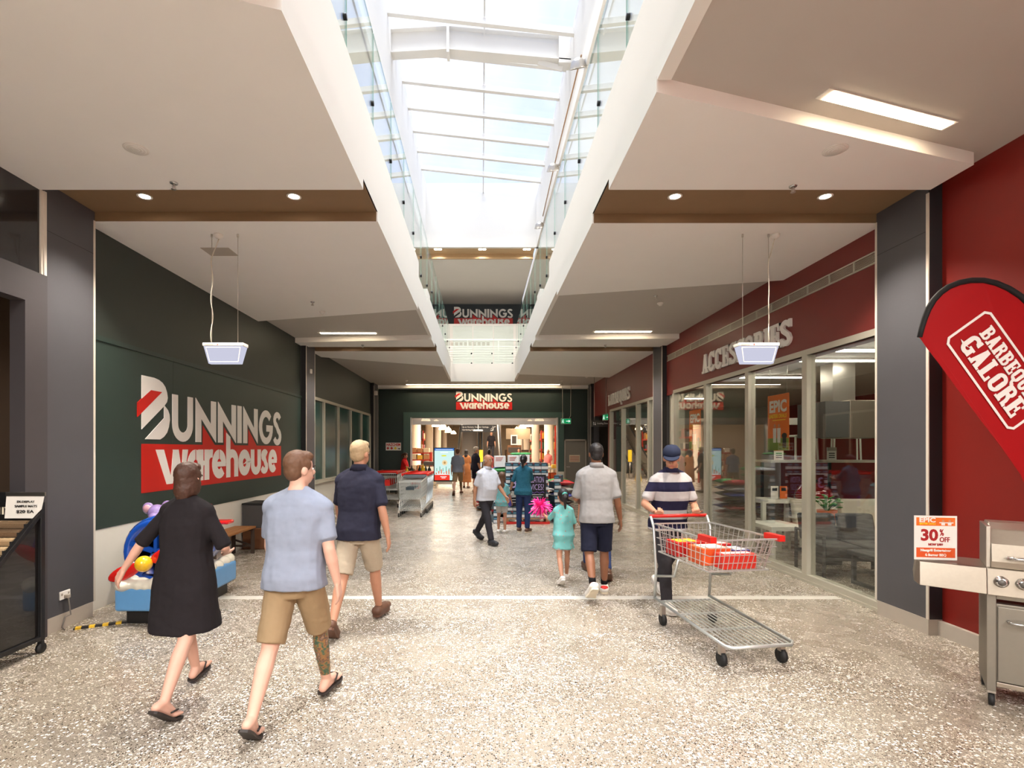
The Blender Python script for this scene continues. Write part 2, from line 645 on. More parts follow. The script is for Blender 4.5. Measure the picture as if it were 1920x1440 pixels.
# left wall: green panels over a white dado
mb = MB()
def wallbox(y0, y1, z0, z1, i, d=0.0):
    mb.m(i).box(XL - 0.2, XL + d, y0, y1, z0, z1)
wallbox(5.15, 11.35, 0, 0.82, 2)
wallbox(5.15, 6.625, 0.82, 2.77, 0, 0.006); wallbox(6.63, 11.35, 0.82, 2.77, 0, 0.006)
wallbox(5.15, 11.35, 2.77, 4.1, 1, -0.012)
mb.m(0).box(XL - 0.1, XL + 0.02, 5.15, 11.35, 2.77, 2.82)
wallbox(11.95, 18.6, 0, 0.82, 2); wallbox(11.95, 18.6, 2.82, 4.1, 1)
mb.m(1).box(XL - 0.2, XL, 18.4, 19.6, 0, 4.1)
struct(mb.build('wall_left', [m_green, m_green2, m_dado]))
# red right wall
mb = MB()
mb.m(0).box(XR + 0.02, XR + 0.22, -5, 4.59, 0, 4.1)
mb.m(1).box(XR, XR + 0.2, 5.2, 11.36, 2.82, 4.1)
mb.m(1).box(XR, XR + 0.2, 11.9, 19.6, 2.82, 4.1)
mb.m(1).box(XR, XR + 0.2, 16.35, 16.62, 0, 2.82)
mb.m(0).box(XR + 0.005, XR + 0.03, 3.0, 3.86, 3.0, 3.52)
struct(mb.build('wall_right', [m_red, m_redb]))
struct(MB().box(XR - 0.02, XR + 0.04, -5, 4.59, 0, 0.13).build('baseboard_right', m_plinth))

# columns: charcoal face panel, dark return, pale trims, plinth
def column(xf, xw, y0, y1, name='column'):
    s = 1 if xf < 0 else -1
    a, b = sorted((xf, xf - s * 0.3))
    body = struct(MB().box(a, b, y0, y1, 0.14, 4.1).build(name, [m_col]))
    body2 = MB()
    body2.box(min(xf, xw), max(xf, xw), y0 - 0.004, y0, 0.14, 4.1)
    o = struct(body2.build('return_panel', m_dark)); attach(o, body)
    a2, b2 = sorted((xf - s * 0.004, xf + s * 0.004))
    t = MB()
    t.box(a2, b2, y0 - 0.006, y0 + 0.022, 0.14, ZL)
    t.box(a2, b2, y1 - 0.02, y1 + 0.004, 0.14, ZL)
    o = struct(t.build('corner_trim', m_strip)); attach(o, body)
    p = MB()
    a3, b3 = sorted((xf + s * 0.004, xf - s * 0.3))
    p.box(a3, b3, y0 - 0.004, y1 - 0.03, 0, 0.14)
    o = struct(p.build('plinth', m_plinth)); attach(o, body)
    j = MB()
    a4, b4 = sorted((xf + s * 0.0008, xf - s * 0.01))
    j.box(a4, b4, y0 + 0.03, y1 - 0.02, 3.585, 3.59)
    o = struct(j.build('panel_joint', m_black)); attach(o, body)
    return body
column(XCL, XL, 4.555, 5.15)
column(XCL, XL, 11.35, 11.95)
column(XCL, XL, 18.5, 19.25)
column(XCR, XR + 0.05, 4.585, 5.2)
column(XCR, XR, 11.35, 11.95)
column(XCR, XR, 18.75, 19.3)

# near left shop front: charcoal portal frame round a dark opening
mb = MB()
mb.m(0).box(XCL - 0.1, XCL + 0.03, 0.5, 4.33, 2.90, 3.17)
mb.m(0).box(XCL - 0.1, XCL + 0.03, 4.33, 4.552, 0, 3.17)
mb.m(1).box(XCL - 0.25, XCL - 0.02, -5, 4.55, 3.17, 4.1)
mb.m(1).box(XCL - 0.25, XCL - 0.02, -5, 0.5, 0, 3.17)
struct(mb.build('wall_left_shopfront', [mat('charcoal_portal', (66, 62, 64), 0.5), mat('glossy_black_panel', (30, 30, 33), 0.12, coat=0.6)]))
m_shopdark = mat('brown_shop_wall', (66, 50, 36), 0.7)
mb = MB()
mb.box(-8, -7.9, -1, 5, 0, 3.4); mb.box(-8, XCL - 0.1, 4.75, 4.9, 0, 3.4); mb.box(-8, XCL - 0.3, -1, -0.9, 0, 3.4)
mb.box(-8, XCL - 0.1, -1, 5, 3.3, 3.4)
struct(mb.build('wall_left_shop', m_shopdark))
struct(MB().box(XCL - 0.02, XCL - 0.004, 4.527, 4.553, 3.175, ZL).build('trim_4', m_strip))

# left bay 2 and right shopfronts: champagne frames and panes
def shopfront(num, x, ys, z0, z1, panemat, side, posts=0.07):
    w = struct(MB().box(min(x - .05 * side, x), max(x - .05 * side, x), ys[0] - 0.02, ys[-1] + 0.02, z1, z1 + 0.07).build('window_%d' % num, m_frame))
    s = MB()
    s.box(x - 0.06, x + 0.06, ys[0], ys[-1], z0, z0 + 0.09)
    s.box(x - 0.08, x + 0.08, ys[0], ys[-1], z0, z0 + 0.03)
    struct(s.build('window_sill', m_frame, w))
    for i, y in enumerate(ys):
        pw = posts
        struct(MB().box(x - 0.055, x + 0.055, y - pw / 2, y + pw / 2, z0, z1).build('mullion', m_frame, w))
    for a, b in zip(ys[:-1], ys[1:]):
        struct(MB().box(x - 0.006, x + 0.006, a + posts / 2, b - posts / 2, z0 + 0.09, z1).build('pane', panemat, w))
    return w
m_film = mat('teal_backed_glass', (26, 70, 66), 0.22, spec=0.35, var=0.1, scale=1.5)
shopfront(1, XL - 0.02, [12.0, 12.95, 14.25, 15.6, 17.0, 18.3], 0.82, 2.82, m_film, -1, 0.09)
shopfront(2, XR + 0.03, [5.24, 6.47, 7.88, 9.35, 10.9], 0.0, 2.82, m_pane, 1, 0.1)
shopfront(3, XR + 0.03, [12.0, 12.55, 13.5, 14.9, 16.3], 0.0, 2.82, m_pane, 1, 0.1)

# far wall with the wide store entrance
mb = MB()
mb.m(0).box(-4.3, -2.95, YF, YF + 0.3, 0, 4.02)
mb.m(0).box(3.11, 4.3, YF, YF + 0.3, 0, 4.02)
mb.m(0).box(-2.95, 3.11, YF, YF + 0.3, 3.04, 4.02)
mb.m(1).box(-2.95, -2.69, YF - 0.08, YF + 0.3, 0, 3.04)
mb.m(1).box(2.89, 3.11, YF - 0.08, YF + 0.3, 0.80, 3.04)
mb.m(2).box(2.89, 3.11, YF - 0.085, YF + 0.3, 0, 0.80)
mb.m(1).box(-2.69, 2.89, YF - 0.08, YF + 0.3, 2.84, 3.04)
struct(mb.build('wall_far', [m_greenf, m_teal, m_dado]))
mb = MB()
mb.box(-2.69, -2.64, YF - 0.06, YF + 0.1, 0, 2.84)
mb.box(2.84, 2.89, YF - 0.06, YF + 0.1, 0, 2.84)
mb.box(-2.64, 2.84, YF + 0.12, YF + 0.22, 2.58, 2.70)
for k in range(4):
    mb.box(-2.64, 2.84, YF + 0.14, YF + 0.2, 2.70 + k * .035, 2.73 + k * .035)
struct(mb.build('trim_5', m_steel))
# grey service door with notice
d = struct(MB().box(3.17, 3.92, YF - 0.04, YF, 0, 1.97).build('door_1', mat('grey_door_paint', (128, 122, 114), 0.5)))
struct(MB().box(3.12, 3.17, YF - 0.06, YF, 0, 2.02).box(3.92, 3.97, YF - 0.06, YF, 0, 2.02).box(3.12, 3.97, YF - 0.06, YF, 1.97, 2.02).build('door_frame', m_plinth, d))
MB().cyl((3.22, YF - 0.04, 0.98), (3.22, YF - 0.1, 0.98), 0.02).bar((3.22, YF - 0.1, 0.98), (3.33, YF - 0.1, 0.98), 0.02).build('door_handle', m_steel, d)

# side passage on the right before the far wall
mb = MB()
mb.box(XR + 1.5, XR + 1.6, 16.5, 19.6, 0, 4.0)
mb.box(XR, XR + 1.6, 19.3, 19.4, 0, 4.0); mb.box(XR + .2, XR + 1.6, 16.55, 16.65, 0, 4.0)
struct(mb.build('wall_passage', mat('passage_brown', (70, 62, 55), 0.6)))

# right hand shop interior
m_shopw = mat('shop_cream_wall', (188, 182, 166), 0.7)
mb = MB()
mb.m(0).box(9.6, 9.7, 4.0, 16.6, 0, 3.1)
mb.m(1).box(4.2, 9.7, 16.65, 16.75, 0, 3.1)
mb.m(1).box(4.3, 9.7, 3.9, 4.0, 0, 3.1)
mb.m(1).box(4.2, 4.3, 4.0, 5.2, 0, 3.1)
mb.m(1).box(4.12, 4.3, 10.95, 11.95, 0, 3.1)
struct(mb.build('wall_shop', [mat('shop_red_wall', (150, 36, 30), 0.6), m_shopw]))
struct(MB().box(4.26, 9.7, 4.0, 16.7, 3.0, 3.1).build('ceiling_shop', mat('shop_ceiling', (206, 202, 192), 0.8)))
# left solid backing behind bay 2 glass
struct(MB().box(-4.6, -4.5, 11.9, 18.6, 0, 3.0).build('wall_left_backing', m_greenf))
# added wall closing off the mall behind the photographer, bounces light back
struct(MB().box(-6, 6, -5.3, -5.2, 0, 9.8).build('wall_rear_bounce', m_white))

# upper level
mb = MB()
mb.box(-6, -1.72, -5.2, 21.6, 7.7, 7.9)
mb.box(1.70, 6, -5.2, 21.6, 7.7, 7.9)
mb.box(-1.67, 1.64, 16.5, 21.6, 7.7, 7.9)
mb.box(-1.67, 1.64, 15.6, 16.5, 7.86, 7.95)
struct(mb.build('ceiling_upper', m_white))
struct(MB().box(-1.67, 1.64, 16.42, 16.5, 7.70, 7.86).box(-1.67, 1.64, 15.6, 16.42, 7.84, 7.86).build('trim_6', mat('tan_recess', (200, 168, 128), 0.7)))
mb = MB()
mb.box(-1.75, -1.67, -0.5, 15.6, 7.7, 9.62)
mb.box(1.64, 1.72, -0.5, 15.6, 7.7, 9.24)
mb.box(-1.75, 1.72, 15.5, 15.6, 7.70, 9.62)
mb.box(-1.75, 1.72, -0.5, -0.4, 7.7, 9.62)
struct(mb.build('skylight_shaft', m_fascia))
mb = MB()
mb.box(-6.1, -6, -5.2, 21.6, ZS, 7.9); mb.box(6, 6.1, -5.2, 21.6, ZS, 7.9)
struct(mb.build('wall_upper', m_white))
struct(MB().box(-6, 6, 21.6, 21.7, ZS, 7.9).build('wall_upper_far', mat('upper_navy_wall', (34, 40, 44), 0.5)))
struct(MB().box(-6.1, -4.3, -5.2, 17.4, ZS - .2, ZS).box(4.5, 6.1, -5.2, 17.4, ZS - .2, ZS).box(-6, 6, 19.6, 21.7, ZS - .2, ZS).build('floor_upper', m_white))

# skylight: raking glazing on rafters, one cranked steel beam
def zsky(x):
    return 9.5 + (x + 1.67) / 3.31 * (9.13 - 9.5)
sk = struct(MB().add([(-1.7, -0.4, zsky(-1.7)), (1.68, -0.4, zsky(1.68)), (1.68, 15.55, zsky(1.68)), (-1.7, 15.55, zsky(-1.7))], [(0, 1, 2, 3)]).build('skylight', m_sky))
for k in range(17):
    y = 14.3 - 0.85 * k
    r = MB()
    r.bar((-1.67, y, zsky(-1.67) - 0.06), (1.64, y, zsky(1.64) - 0.06), 0.055, 0.11)
    r.bar((-1.67, y, zsky(-1.67) - 0.12), (1.64, y, zsky(1.64) - 0.12), 0.085, 0.012)
    struct(r.build('rafter', m_fascia, sk))
struct(MB().bar((0.05, -0.4, zsky(0) + 0.02), (0.05, 15.5, zsky(0) + 0.02), 0.03, 0.03).build('glazing_bar', m_fascia, sk))
for yb in (9.6, 2.8):
    bm_ = MB()
    pts = [(-1.67, yb, 9.16), (-0.62, yb, 9.22), (1.64, yb, 9.02)]
    for a, b in zip(pts[:-1], pts[1:]):
        A, B = Vector(a), Vector(b)
        bm_.bar(A, B, 0.02, 0.42)
        bm_.bar(A + Vector((0, 0, .21)), B + Vector((0, 0, .21)), 0.2, 0.02)
        bm_.bar(A - Vector((0, 0, .21)), B - Vector((0, 0, .21)), 0.2, 0.02)
    bm_.box(-0.645, -0.595, yb - .12, yb + .12, 8.93, 9.54)
    bm_.box(1.42, 1.64, yb - .1, yb + .1, 8.75, 9.3)
    bm_.bar((1.05, yb, 8.83), (1.5, yb, 8.7), 0.03, 0.1)
    struct(bm_.build('steel_beam', m_fascia, sk))
# ------------------------------------------------------------------ lamps and ceiling devices
m_dl = emis('downlight_lamp', (255, 240, 216), 40.0)
def downlight(x, y, label, power=22):
    t = thing('downlight', label, 'ceiling light', (x, y, ZH - 0.012), 0, 'downlights in the brown ceiling recesses')
    MB().lathe([(0.060, 0.0), (0.066, -0.004), (0.066, -0.008), (0.048, -0.008), (0.045, 0.0)], (x, y, ZH - 0.012)).build('rim', m_white, t)
    MB().cyl((x, y, ZH - 0.018), (x, y, ZH - 0.0125), 0.044).build('lamp', m_dl, t)
    add_light('downlight_beam', 'SPOT', (x, y, ZH - 0.03), power * 9, (1, 0.91, 0.80), (0, 0, 0), spot_size=math.radians(110), spot_blend=0.7, shadow_soft_size=0.05)
    return t

downlight(P(262, 373, 4.75).x, 4.82, 'bright downlight in the near left brown recess, closer to the charcoal column')
downlight(P(546, 371, 4.75).x, 4.82, 'bright downlight in the near left brown recess, closer to the open void')
downlight(P(1271, 374, 4.75).x, 4.82, 'bright downlight in the near right brown recess, closer to the open void')
downlight(P(1557, 373, 4.75).x, 4.82, 'bright downlight in the near right brown recess, closer to the charcoal column')
for x, w in ((-3.0, 'near the green wall, far left recess'), (-1.7, 'beside the void, far left recess'), (1.8, 'beside the void, far right recess'), (3.1, 'near the red wall, far right recess')):
    downlight(x, 11.72, 'warm downlight hidden in the second brown recess, ' + w, 14)

def linear_light(c, ang, length, label, w=0.10):
    t = thing('linear_light', label, 'ceiling light', c, ang, 'recessed linear ceiling lights')
    MB().box(-length / 2 - 0.05, length / 2 + 0.03, -w / 2 - 0.012, w / 2 + 0.012, -0.006, 0.0).build('frame', m_white, t, world=False)
    MB().box(-length / 2, length / 2, -w / 2, w / 2, -0.012, -0.004).build('diffuser', m_led, t, world=False)
    return t
linear_light((2.86, 3.62, ZH), math.atan(0.3), 1.14, 'near glowing linear light set in the raised grey ceiling above the red wall', 0.08)
linear_light((-2.72, 10.55, ZH), 0, 1.12, 'short glowing linear light in the left ceiling above the large green wall sign', 0.1)
linear_light((2.85, 10.42, ZH), 0, 1.12, 'short glowing linear light in the right ceiling near the red band lettering', 0.1)
linear_light((0.05, 18.95, ZH), 0, 5.6, 'long glowing linear light across the ceiling before the store entrance', 0.12)

def speaker(px, py, label):
    p = P(px, py, F * (ZL - CAMZ) / (842 - py))
    t = thing('ceiling_speaker', label, 'speaker', (p.x, p.y, ZL), 0, 'flush ceiling speakers')
    MB().lathe([(0.085, 0), (0.085, -0.004), (0.080, -0.006), (0.0005, -0.006)], (p.x, p.y, ZL)).build('rim', m_white, t)
    g = MB()
    for a in range(3):
        g.lathe([(0.02 + a * .022, -0.0075), (0.024 + a * .022, -0.0075), (0.024 + a * .022, -0.006), (0.02 + a * .022, -0.006)], (p.x, p.y, ZL), caps=False)
    g.build('grille', m_ceil, t)
speaker(255, 279, 'round flush speaker in the near left white ceiling')
speaker(1566, 281, 'round flush speaker in the near right white ceiling')

def sprinkler(px, py, z, label):
    p = P(px, py, F * (z - CAMZ) / (842 - py))
    t = thing('fire_sprinkler', label, 'sprinkler', (p.x, p.y, z), 0, 'ceiling sprinklers')
    MB().lathe([(0.034, 0), (0.03, -0.008), (0.012, -0.012), (0.008, -0.012)], (p.x, p.y, z), 16).build('rose', m_chrome, t)
    MB().cyl((p.x, p.y, z - .012), (p.x, p.y, z - .05), 0.007).bar((p.x - .014, p.y, z - .02), (p.x - .014, p.y, z - .05), .004).bar((p.x + .014, p.y, z - .02), (p.x + .014, p.y, z - .05), .004).lathe([(0.02, -.056), (0.022, -.053), (0.004, -.05)], (p.x, p.y, z), 14).build('head', m_steel, t)
sprinkler(326, 343, ZL, 'small sprinkler head at the edge of the near left white ceiling panel')
sprinkler(1487, 349, ZL, 'small sprinkler head at the edge of the near right white ceiling panel')
sprinkler(586, 566, ZL, 'small sprinkler head in the left ceiling above the large green wall sign')
sprinkler(680, 647, ZL, 'sprinkler head just before the second brown recess, left ceiling')
sprinkler(1135, 647, ZL, 'sprinkler head just before the second brown recess, right ceiling')
sprinkler(1229, 555, ZH, 'small sprinkler head in the right grey ceiling beside the smoke detector')

def detector(px, py, z, label, r=0.05):
    p = P(px, py, F * (z - CAMZ) / (842 - py))
    o = MB().lathe([(r, 0), (r, -0.012), (r * .75, -0.03), (r * .55, -0.032), (r * .5, -0.045), (0.001, -0.048)], (0, 0, 0), 18).build('smoke_detector', m_white)
    o.location = (p.x, p.y, z)
    tag(o, label, 'smoke detector', 'white ceiling smoke detectors')
detector(604, 584, ZL, 'white smoke detector in the left ceiling beside the sprinkler above the wall sign')
detector(1238, 568, ZH, 'white smoke detector in the right grey ceiling before the linear light')
detector(1100, 706, ZH, 'small white detector in the far right grey ceiling', 0.06)
detector(762, 713, ZH, 'small white detector in the far left grey ceiling above the entrance light', 0.06)
detector(1052, 713, ZH, 'small white detector at the right end of the entrance ceiling light', 0.06)
detector(645, 694, ZH, 'flat white ceiling disc in the far left grey ceiling', 0.07)
o = MB().box(-0.16, 0.16, -0.12, 0.12, -0.004, 0).build('access_panel', m_plinth)
o.location = (P(412, 473, 5.95).x, 5.95, ZL)
tag(o, 'square access hatch in the white ceiling above the left emergency light', 'hatch')

# hanging emergency lights
m_lav = emis('pale_luminous_panel', (216, 217, 238), 0.40)
m_cable = mat('pale_cable', (196, 186, 170), 0.5)
def emergency_light(xc, yc, label, cable_side):
    z1, z0 = 2.765, 2.55
    t = thing('emergency_light', label, 'emergency light', (xc, yc, z0), 0, 'hanging emergency lights')
    MB().box(xc - .215, xc + .215, yc - .06, yc + .06, z1 - .035, z1).build('housing', m_white, t, bevel=.006)
    d = MB()
    a, b = .205, .165
    d.add([(xc - a, yc - .055, z1 - .035), (xc + a, yc - .055, z1 - .035), (xc + a, yc + .055, z1 - .035), (xc - a, yc + .055, z1 - .035),
           (xc - b, yc - .03, z0), (xc + b, yc - .03, z0), (xc + b, yc + .03, z0), (xc - b, yc + .03, z0)],
          [(0, 1, 2, 3), (4, 7, 6, 5), (0, 4, 5, 1), (1, 5, 6, 2), (2, 6, 7, 3), (3, 7, 4, 0)])
    d.build('diffuser', m_lav, t)
    fr = MB()
    for p, q in (((xc - .18, yc - .055, z1 - .05), (xc + .18, yc - .055, z1 - .05)), ((xc - .15, yc - .037, z0 + .018), (xc + .15, yc - .037, z0 + .018)),
                 ((xc - .18, yc - .055, z1 - .05), (xc - .15, yc - .037, z0 + .018)), ((xc + .18, yc - .055, z1 - .05), (xc + .15, yc - .037, z0 + .018))):
        fr.bar(p, q, 0.006)
    fr.build('bezel', m_white, t)
    for dx in (-.145, .13):
        w = MB().cyl((xc + dx, yc, z1), (xc + dx, yc, ZL), 0.0028, n=6).cyl((xc + dx, yc, ZL - .03), (xc + dx, yc, ZL), 0.010, n=10)
        w.build('suspension_wire', m_steel, t)
    xs = xc + (-.145 if cable_side < 0 else .13)
    MB().lathe([(0.045, 0), (0.045, -.02), (0.02, -.045), (0.002, -.045)], (xs + .07, yc, ZL)).build('ceiling_rose', m_white, t)
    pts = []
    for k in range(26):
        f = k / 25
        z = ZL - .04 - f * (ZL - .04 - z1)
        pts.append((xs + .07 * max(0, 1 - f * 5) + 0.006 * math.sin(f * 19) * (1 if f > .12 else 0), yc + 0.01 * math.cos(f * 17), z))
    MB().tube(pts, 0.0055, 6).build('cable', m_cable, t)
    MB().box(xc - .19, xc - .1, yc - .062, yc - .059, z1 - .026, z1 - .012).build('label_plate', m_plinth, t)
    MB().box(xc - .06, xc - .05, yc - .063, yc - .059, z1 - .024, z1 - .014).build('indicator', emis('red_indicator', (255, 70, 50), 1.5), t)
emergency_light(P(423, 660, 5.47).x, 5.47, 'white hanging emergency light on wires before the green wall', -1)
emergency_light(P(1418, 660, 5.47).x, 5.47, 'white hanging emergency light on wires before the red lettering band', 1)

# floodlights on the skylight shaft
def flood(px, py, y, label):
    p = P(px, py, y)
    t = thing('floodlight', label, 'floodlight', (p.x, y, p.z), 0, 'round floodlights on the skylight shaft')
    R = Euler((math.radians(32), math.radians(-12), 0)).to_matrix().to_4x4()
    def put(mb):
        for i, v in enumerate(mb.v):
            mb.v[i] = tuple(Vector((p.x, y, p.z)) + R @ Vector(v))
        return mb
    put(MB().lathe([(0.04, .13), (0.10, .09), (0.135, 0.0), (0.14, -.012), (0.125, -.012), (0.118, 0.0), (0.001, 0.0)], n=28)).build('housing', m_steel, t)
    put(MB().lathe([(0.117, -.004), (0.117, -.001), (0.001, -.001)], n=28)).build('lens', mat('floodlight_glass', (150, 146, 134), 0.1, spec=0.7), t)
    put(MB().box(-.05, .05, -.05, .05, -.0045, -.0035)).build('reflector', m_signwht, t)
    MB().bar((p.x + .06, y, p.z + .1), (1.66, y, p.z + .12), .03).bar((p.x + .13, y, p.z), (1.66, y + .02, p.z + .1), .02).build('bracket', m_steel, t)
flood(1084, 127, 8.2, 'round floodlight on the skylight shaft nearest below the steel beam')
flood(1037, 319, 10.9, 'middle round floodlight on the right side of the skylight shaft')
flood(1012, 426, 13.6, 'farthest round floodlight on the right side of the skylight shaft')
tag(MB().tube([(1.62, 8.4, 8.05), (1.62, 11.0, 8.0), (1.62, 13.7, 7.82)], 0.012, 6).build('conduit', mat('tan_conduit', (168, 130, 92), 0.5)), 'thin tan conduit linking the floodlights along the skylight shaft', 'conduit')

# square twin downlights in the far upper recess
m_twin = emis('upper_twin_lamp', (255, 244, 220), 6)
for x, w in ((-1.35, 'left'), (0.02, 'middle'), (1.4, 'right')):
    t = thing('twin_downlight', 'square twin downlight in the tan recess of the upper ceiling, %s of three' % w, 'ceiling light', (x, 16.0, 7.84), 0, 'upper ceiling twin downlights')
    MB().box(x - .13, x + .13, 15.94, 16.06, 7.83, 7.84).build('frame', m_white, t)
    for dx in (-.06, .06):
        MB().box(x + dx - .05, x + dx + .05, 15.95, 16.05, 7.822, 7.829).build('lamp', m_twin, t)

# glass balustrades round the void: single panes with two clamps on every joint
m_clip = mat('dark_glass_clip', (40, 42, 44), 0.35, metal=0.6)
m_edge = mat('green_glass_edge', (140, 176, 164), 0.2, spec=0.6)
def pane(o_, u_, L, z0, z1, label, n_):
    """pane along u_ from o_, outward normal n_"""
    o_, u_, n_ = Vector(o_), Vector(u_), Vector(n_)
    t = thing('glass_balustrade_panel', label, 'balustrade', o_ + u_ * L / 2, 0, 'glass balustrade panes round the void')
    g = MB()
    e = 0.006
    a, b = o_ + u_ * 0.012, o_ + u_ * (L - 0.012)
    vs = []
    for p in (a, b):
        for z in (z0, z1):
            for s in (-1, 1):
                vs.append((p.x + n_.x * e * s, p.y + n_.y * e * s, z))
    g.add(vs, [(0, 4, 6, 2), (1, 3, 7, 5)])
    g.build('glass', m_bal, t)
    ed = MB()
    ed.add(vs, [(2, 6, 7, 3), (0, 1, 5, 4), (0, 2, 3, 1), (4, 5, 7, 6)])
    ed.build('polished_edge', m_edge, t)
    for z in (z0 + 0.12, z0 + 0.45):
        q = b - u_ * 0.03
        MB().cyl(q + Vector((0, 0, z)) - Vector((0, 0, q.z)) - n_ * .02, q + Vector((0, 0, z)) - Vector((0, 0, q.z)) + n_ * .02, 0.025, n=14).build('clamp', m_clip, t)
k = 0
ords = 'first second third fourth fifth sixth seventh eighth ninth tenth eleventh twelfth thirteenth fourteenth fifteenth sixteenth seventeenth'.split()
for side, x, nx in (('left', VL - 0.04, 1), ('right', VR + 0.04, -1)):
    for i in range(16):
        y = 1.05 + 1.02 * i
        zb = 4.6 if y < 8.2 else 4.42 if y < 9.7 else 4.6
        pane((x, y, 0), (0, 1, 0), 1.02, zb, 5.78 if y < 9.7 else 5.74, 'clear glass balustrade pane on the %s edge of the void, %s from the near end' % (side, ords[i]), (nx, 0, 0))
for i in range(3):
    x = -0.98 + 0.69 * i
    pane((x, 17.44, 0), (1, 0, 0), 0.68, 4.42, 5.80, 'clear glass balustrade pane across the far end of the void, %s' % ['left', 'middle', 'right'][i], (0, -1, 0))
# white rail and low wall behind the far panes
t = thing('white_railing', 'white horizontal rail balustrade behind the far glass panes upstairs', 'railing', (0, 18.4, ZS))
for k in range(9):
    MB().box(-1.6, 1.7, 18.39, 18.41, ZS + 0.10 + k * .085, ZS + 0.135 + k * .085).build('rail', m_fascia, t)
MB().box(-1.6, 1.7, 18.37, 18.43, ZS + 1.0, ZS + 1.06).build('handrail', m_fascia, t)
for x in (-1.6, -.5, .6, 1.7):
    MB().box(x - .02, x + .02, 18.38, 18.42, ZS, ZS + 1.05).build('post', m_fascia, t)
g = MB()
for a in range(9):
    g.box(-1.1 + a * .16, -1.0 + a * .16, 18.395, 18.405, ZS + .84, ZS + .88)
    g.box(-1.1 + a * .16, -1.0 + a * .16, 18.395, 18.405, ZS + .90, ZS + .94)
g.build('slotted_plate', m_plinth, t)
struct(MB().box(-6, 6, 20.2, 20.3, ZS, ZS + 2.04).build('wall_upper_parapet', m_fascia))

# ------------------------------------------------------------------ signs
def logo(o, u, v, unit, label, dep=0.02):
    """house sign: red bar with white lower-case word, white upper word with a striped initial"""
    o, u, v = Vector(o), Vector(u), Vector(v)
    n = u.cross(v).normalized()
    t = thing('shop_sign', label, 'sign', o + u * (229 * unit))
    d = dep
    red = [rect(0, 0, 458, 63), [(144.7, 62), (182, 62), (144.7, 93)], [(211, 62), (249.4, 62), (211, 93)], [(301.6, 62), (338, 62), (301.6, 93)]]
    MB().flat(red, o, u, v, d * .5, unit).build('red_panel', m_signred, t)
    B = [[(0, 81.6), (46.6, 115), (52.8, 121), (54.5, 127), (52.8, 134), (49, 141), (43, 146), (35, 149), (25, 150.5), (0, 150.5)],
         [(6.9, 69.2), (37.5, 69.2), (46, 73), (53, 79), (57, 87), (59.5, 97), (58.5, 104), (55, 110), (46.6, 116), (46.6, 98.6)]]
    U = [[(65.5, 133), (65.5, 92)]]
    w = MB()
    w.flat(B, o, u, v, d, unit)
    sh = []
    sh += stroke([(72, 133.3)] + [(72, 93)] + arc(91, 92, 19, 18.5, 180, 360, 14)[1:] + [(110, 133.3)], 13.2)
    for x0, x1 in ((124.4, 184.3), (191.1, 252.5), (281.2, 341)):
        W = x1 - x0
        sw = 15.3
        poly_ = [[(x0, 67), (x0 + sw, 67), (x0 + sw, 104), (x0, 134)], [(x0, 134), (x0 + sw, 104), (x1, 67), (x1 - sw, 95)], [(x1 - sw, 95), (x1, 67), (x1, 133), (x1 - sw, 133)]]
        sh += poly_
    sh.append(rect(258.7, 67, 274, 133.3))
    sh += stroke(arc(380.5, 100, 26, 27.5, 42, 345, 22) + [(406, 98), (382, 98)], 13)
    sh += stroke(arc(437, 117, 14, 11.5, 20, 250, 12) + arc(436.5, 83, 15.5, 12.8, 85, -160, 14)[1:], 12)
    w.flat(sh, o, u, v, d, unit)
    w.build('upper_lettering', m_signwht, t)
    MB().flat([[(18, 133.4), (41.4, 133.4), (-8.3, 96.8), (-8.3, 114.9)]], o, u, v, d * 1.25, unit).build('stripe', m_signred, t)
    # lower word
    lw = MB()
    q = []
    b, T = 8, 55.6
    q += [[(28, T), (46, T), (66, b), (52, b)], [(60, b), (66, b), (80, T), (67, T)], [(66, T), (80, T), (92, b), (80, b)], [(86, b), (92, b), (104, T), (90, T)]]
    def ring(cx, rx, sw, a0=0, a1=360):
        return stroke(arc(cx, (b + T) / 2, rx - sw / 2, (T - b) / 2 - sw / 2, a0, a1, 20), sw, closed=(a1 - a0 == 360))
    q += ring(124, 22, 15); q.append(rect(131, b, 145.5, T))
    q.append(rect(149, b, 163, T)); q += stroke(arc(170, 36, 14, 13.5, 170, 75, 6), 13)
    q += ring(194.5, 22.5, 15, 0, 318); q.append(rect(180, 27.5, 216, 35.5))
    q.append([(218, b), (232, b), (232, 77), (218, 84)]); q += stroke([(253.5, b), (253.5, 36)] + arc(239, 36, 14.5, 13, 0, 150, 8)[1:], 14)
    q += ring(285.5, 23.5, 16)
    q += stroke([(318.5, T), (318.5, 27)] + arc(333, 27, 14.5, 12.5, 180, 360, 10)[1:] + [(347.5, T)], 14.5)
    q += stroke(arc(373, 43.5, 10, 6.5, 20, 265, 8) + arc(371, 21, 11.5, 7.5, 85, -170, 8)[1:], 12.5)
    q += ring(412.5, 22, 15, 0, 318); q.append(rect(398, 27.5, 433, 35.5))
    lw.flat(q, o, u, v, d, unit)
    lw.build('lower_lettering', m_signwht, t)
    st = []
    for x in (124, 194.5, 285.5, 333, 412.5):
        st.append(rect(x - .8, b, x + .8, T))
    MB().flat(st, o, u, v, d * 1.1, unit).build('stencil_gap', m_signred, t)
    return t
logo((XL + 0.006, 6.01, 1.136), (0, 1, 0), (0, 0, 1), 4.18 / 458, 'large red and white warehouse wall sign on the long green left wall', 0.008)
logo((-0.964, YF, 3.135), (1, 0, 0), (0, 0, 1), 2.12 / 458, 'red and white warehouse sign above the far store entrance', 0.05)
logo((-1.15, 21.6, 6.77), (1, 0, 0), (0, 0, 1), 2.45 / 458, 'red and white warehouse sign on the dark upper floor wall', 0.05)

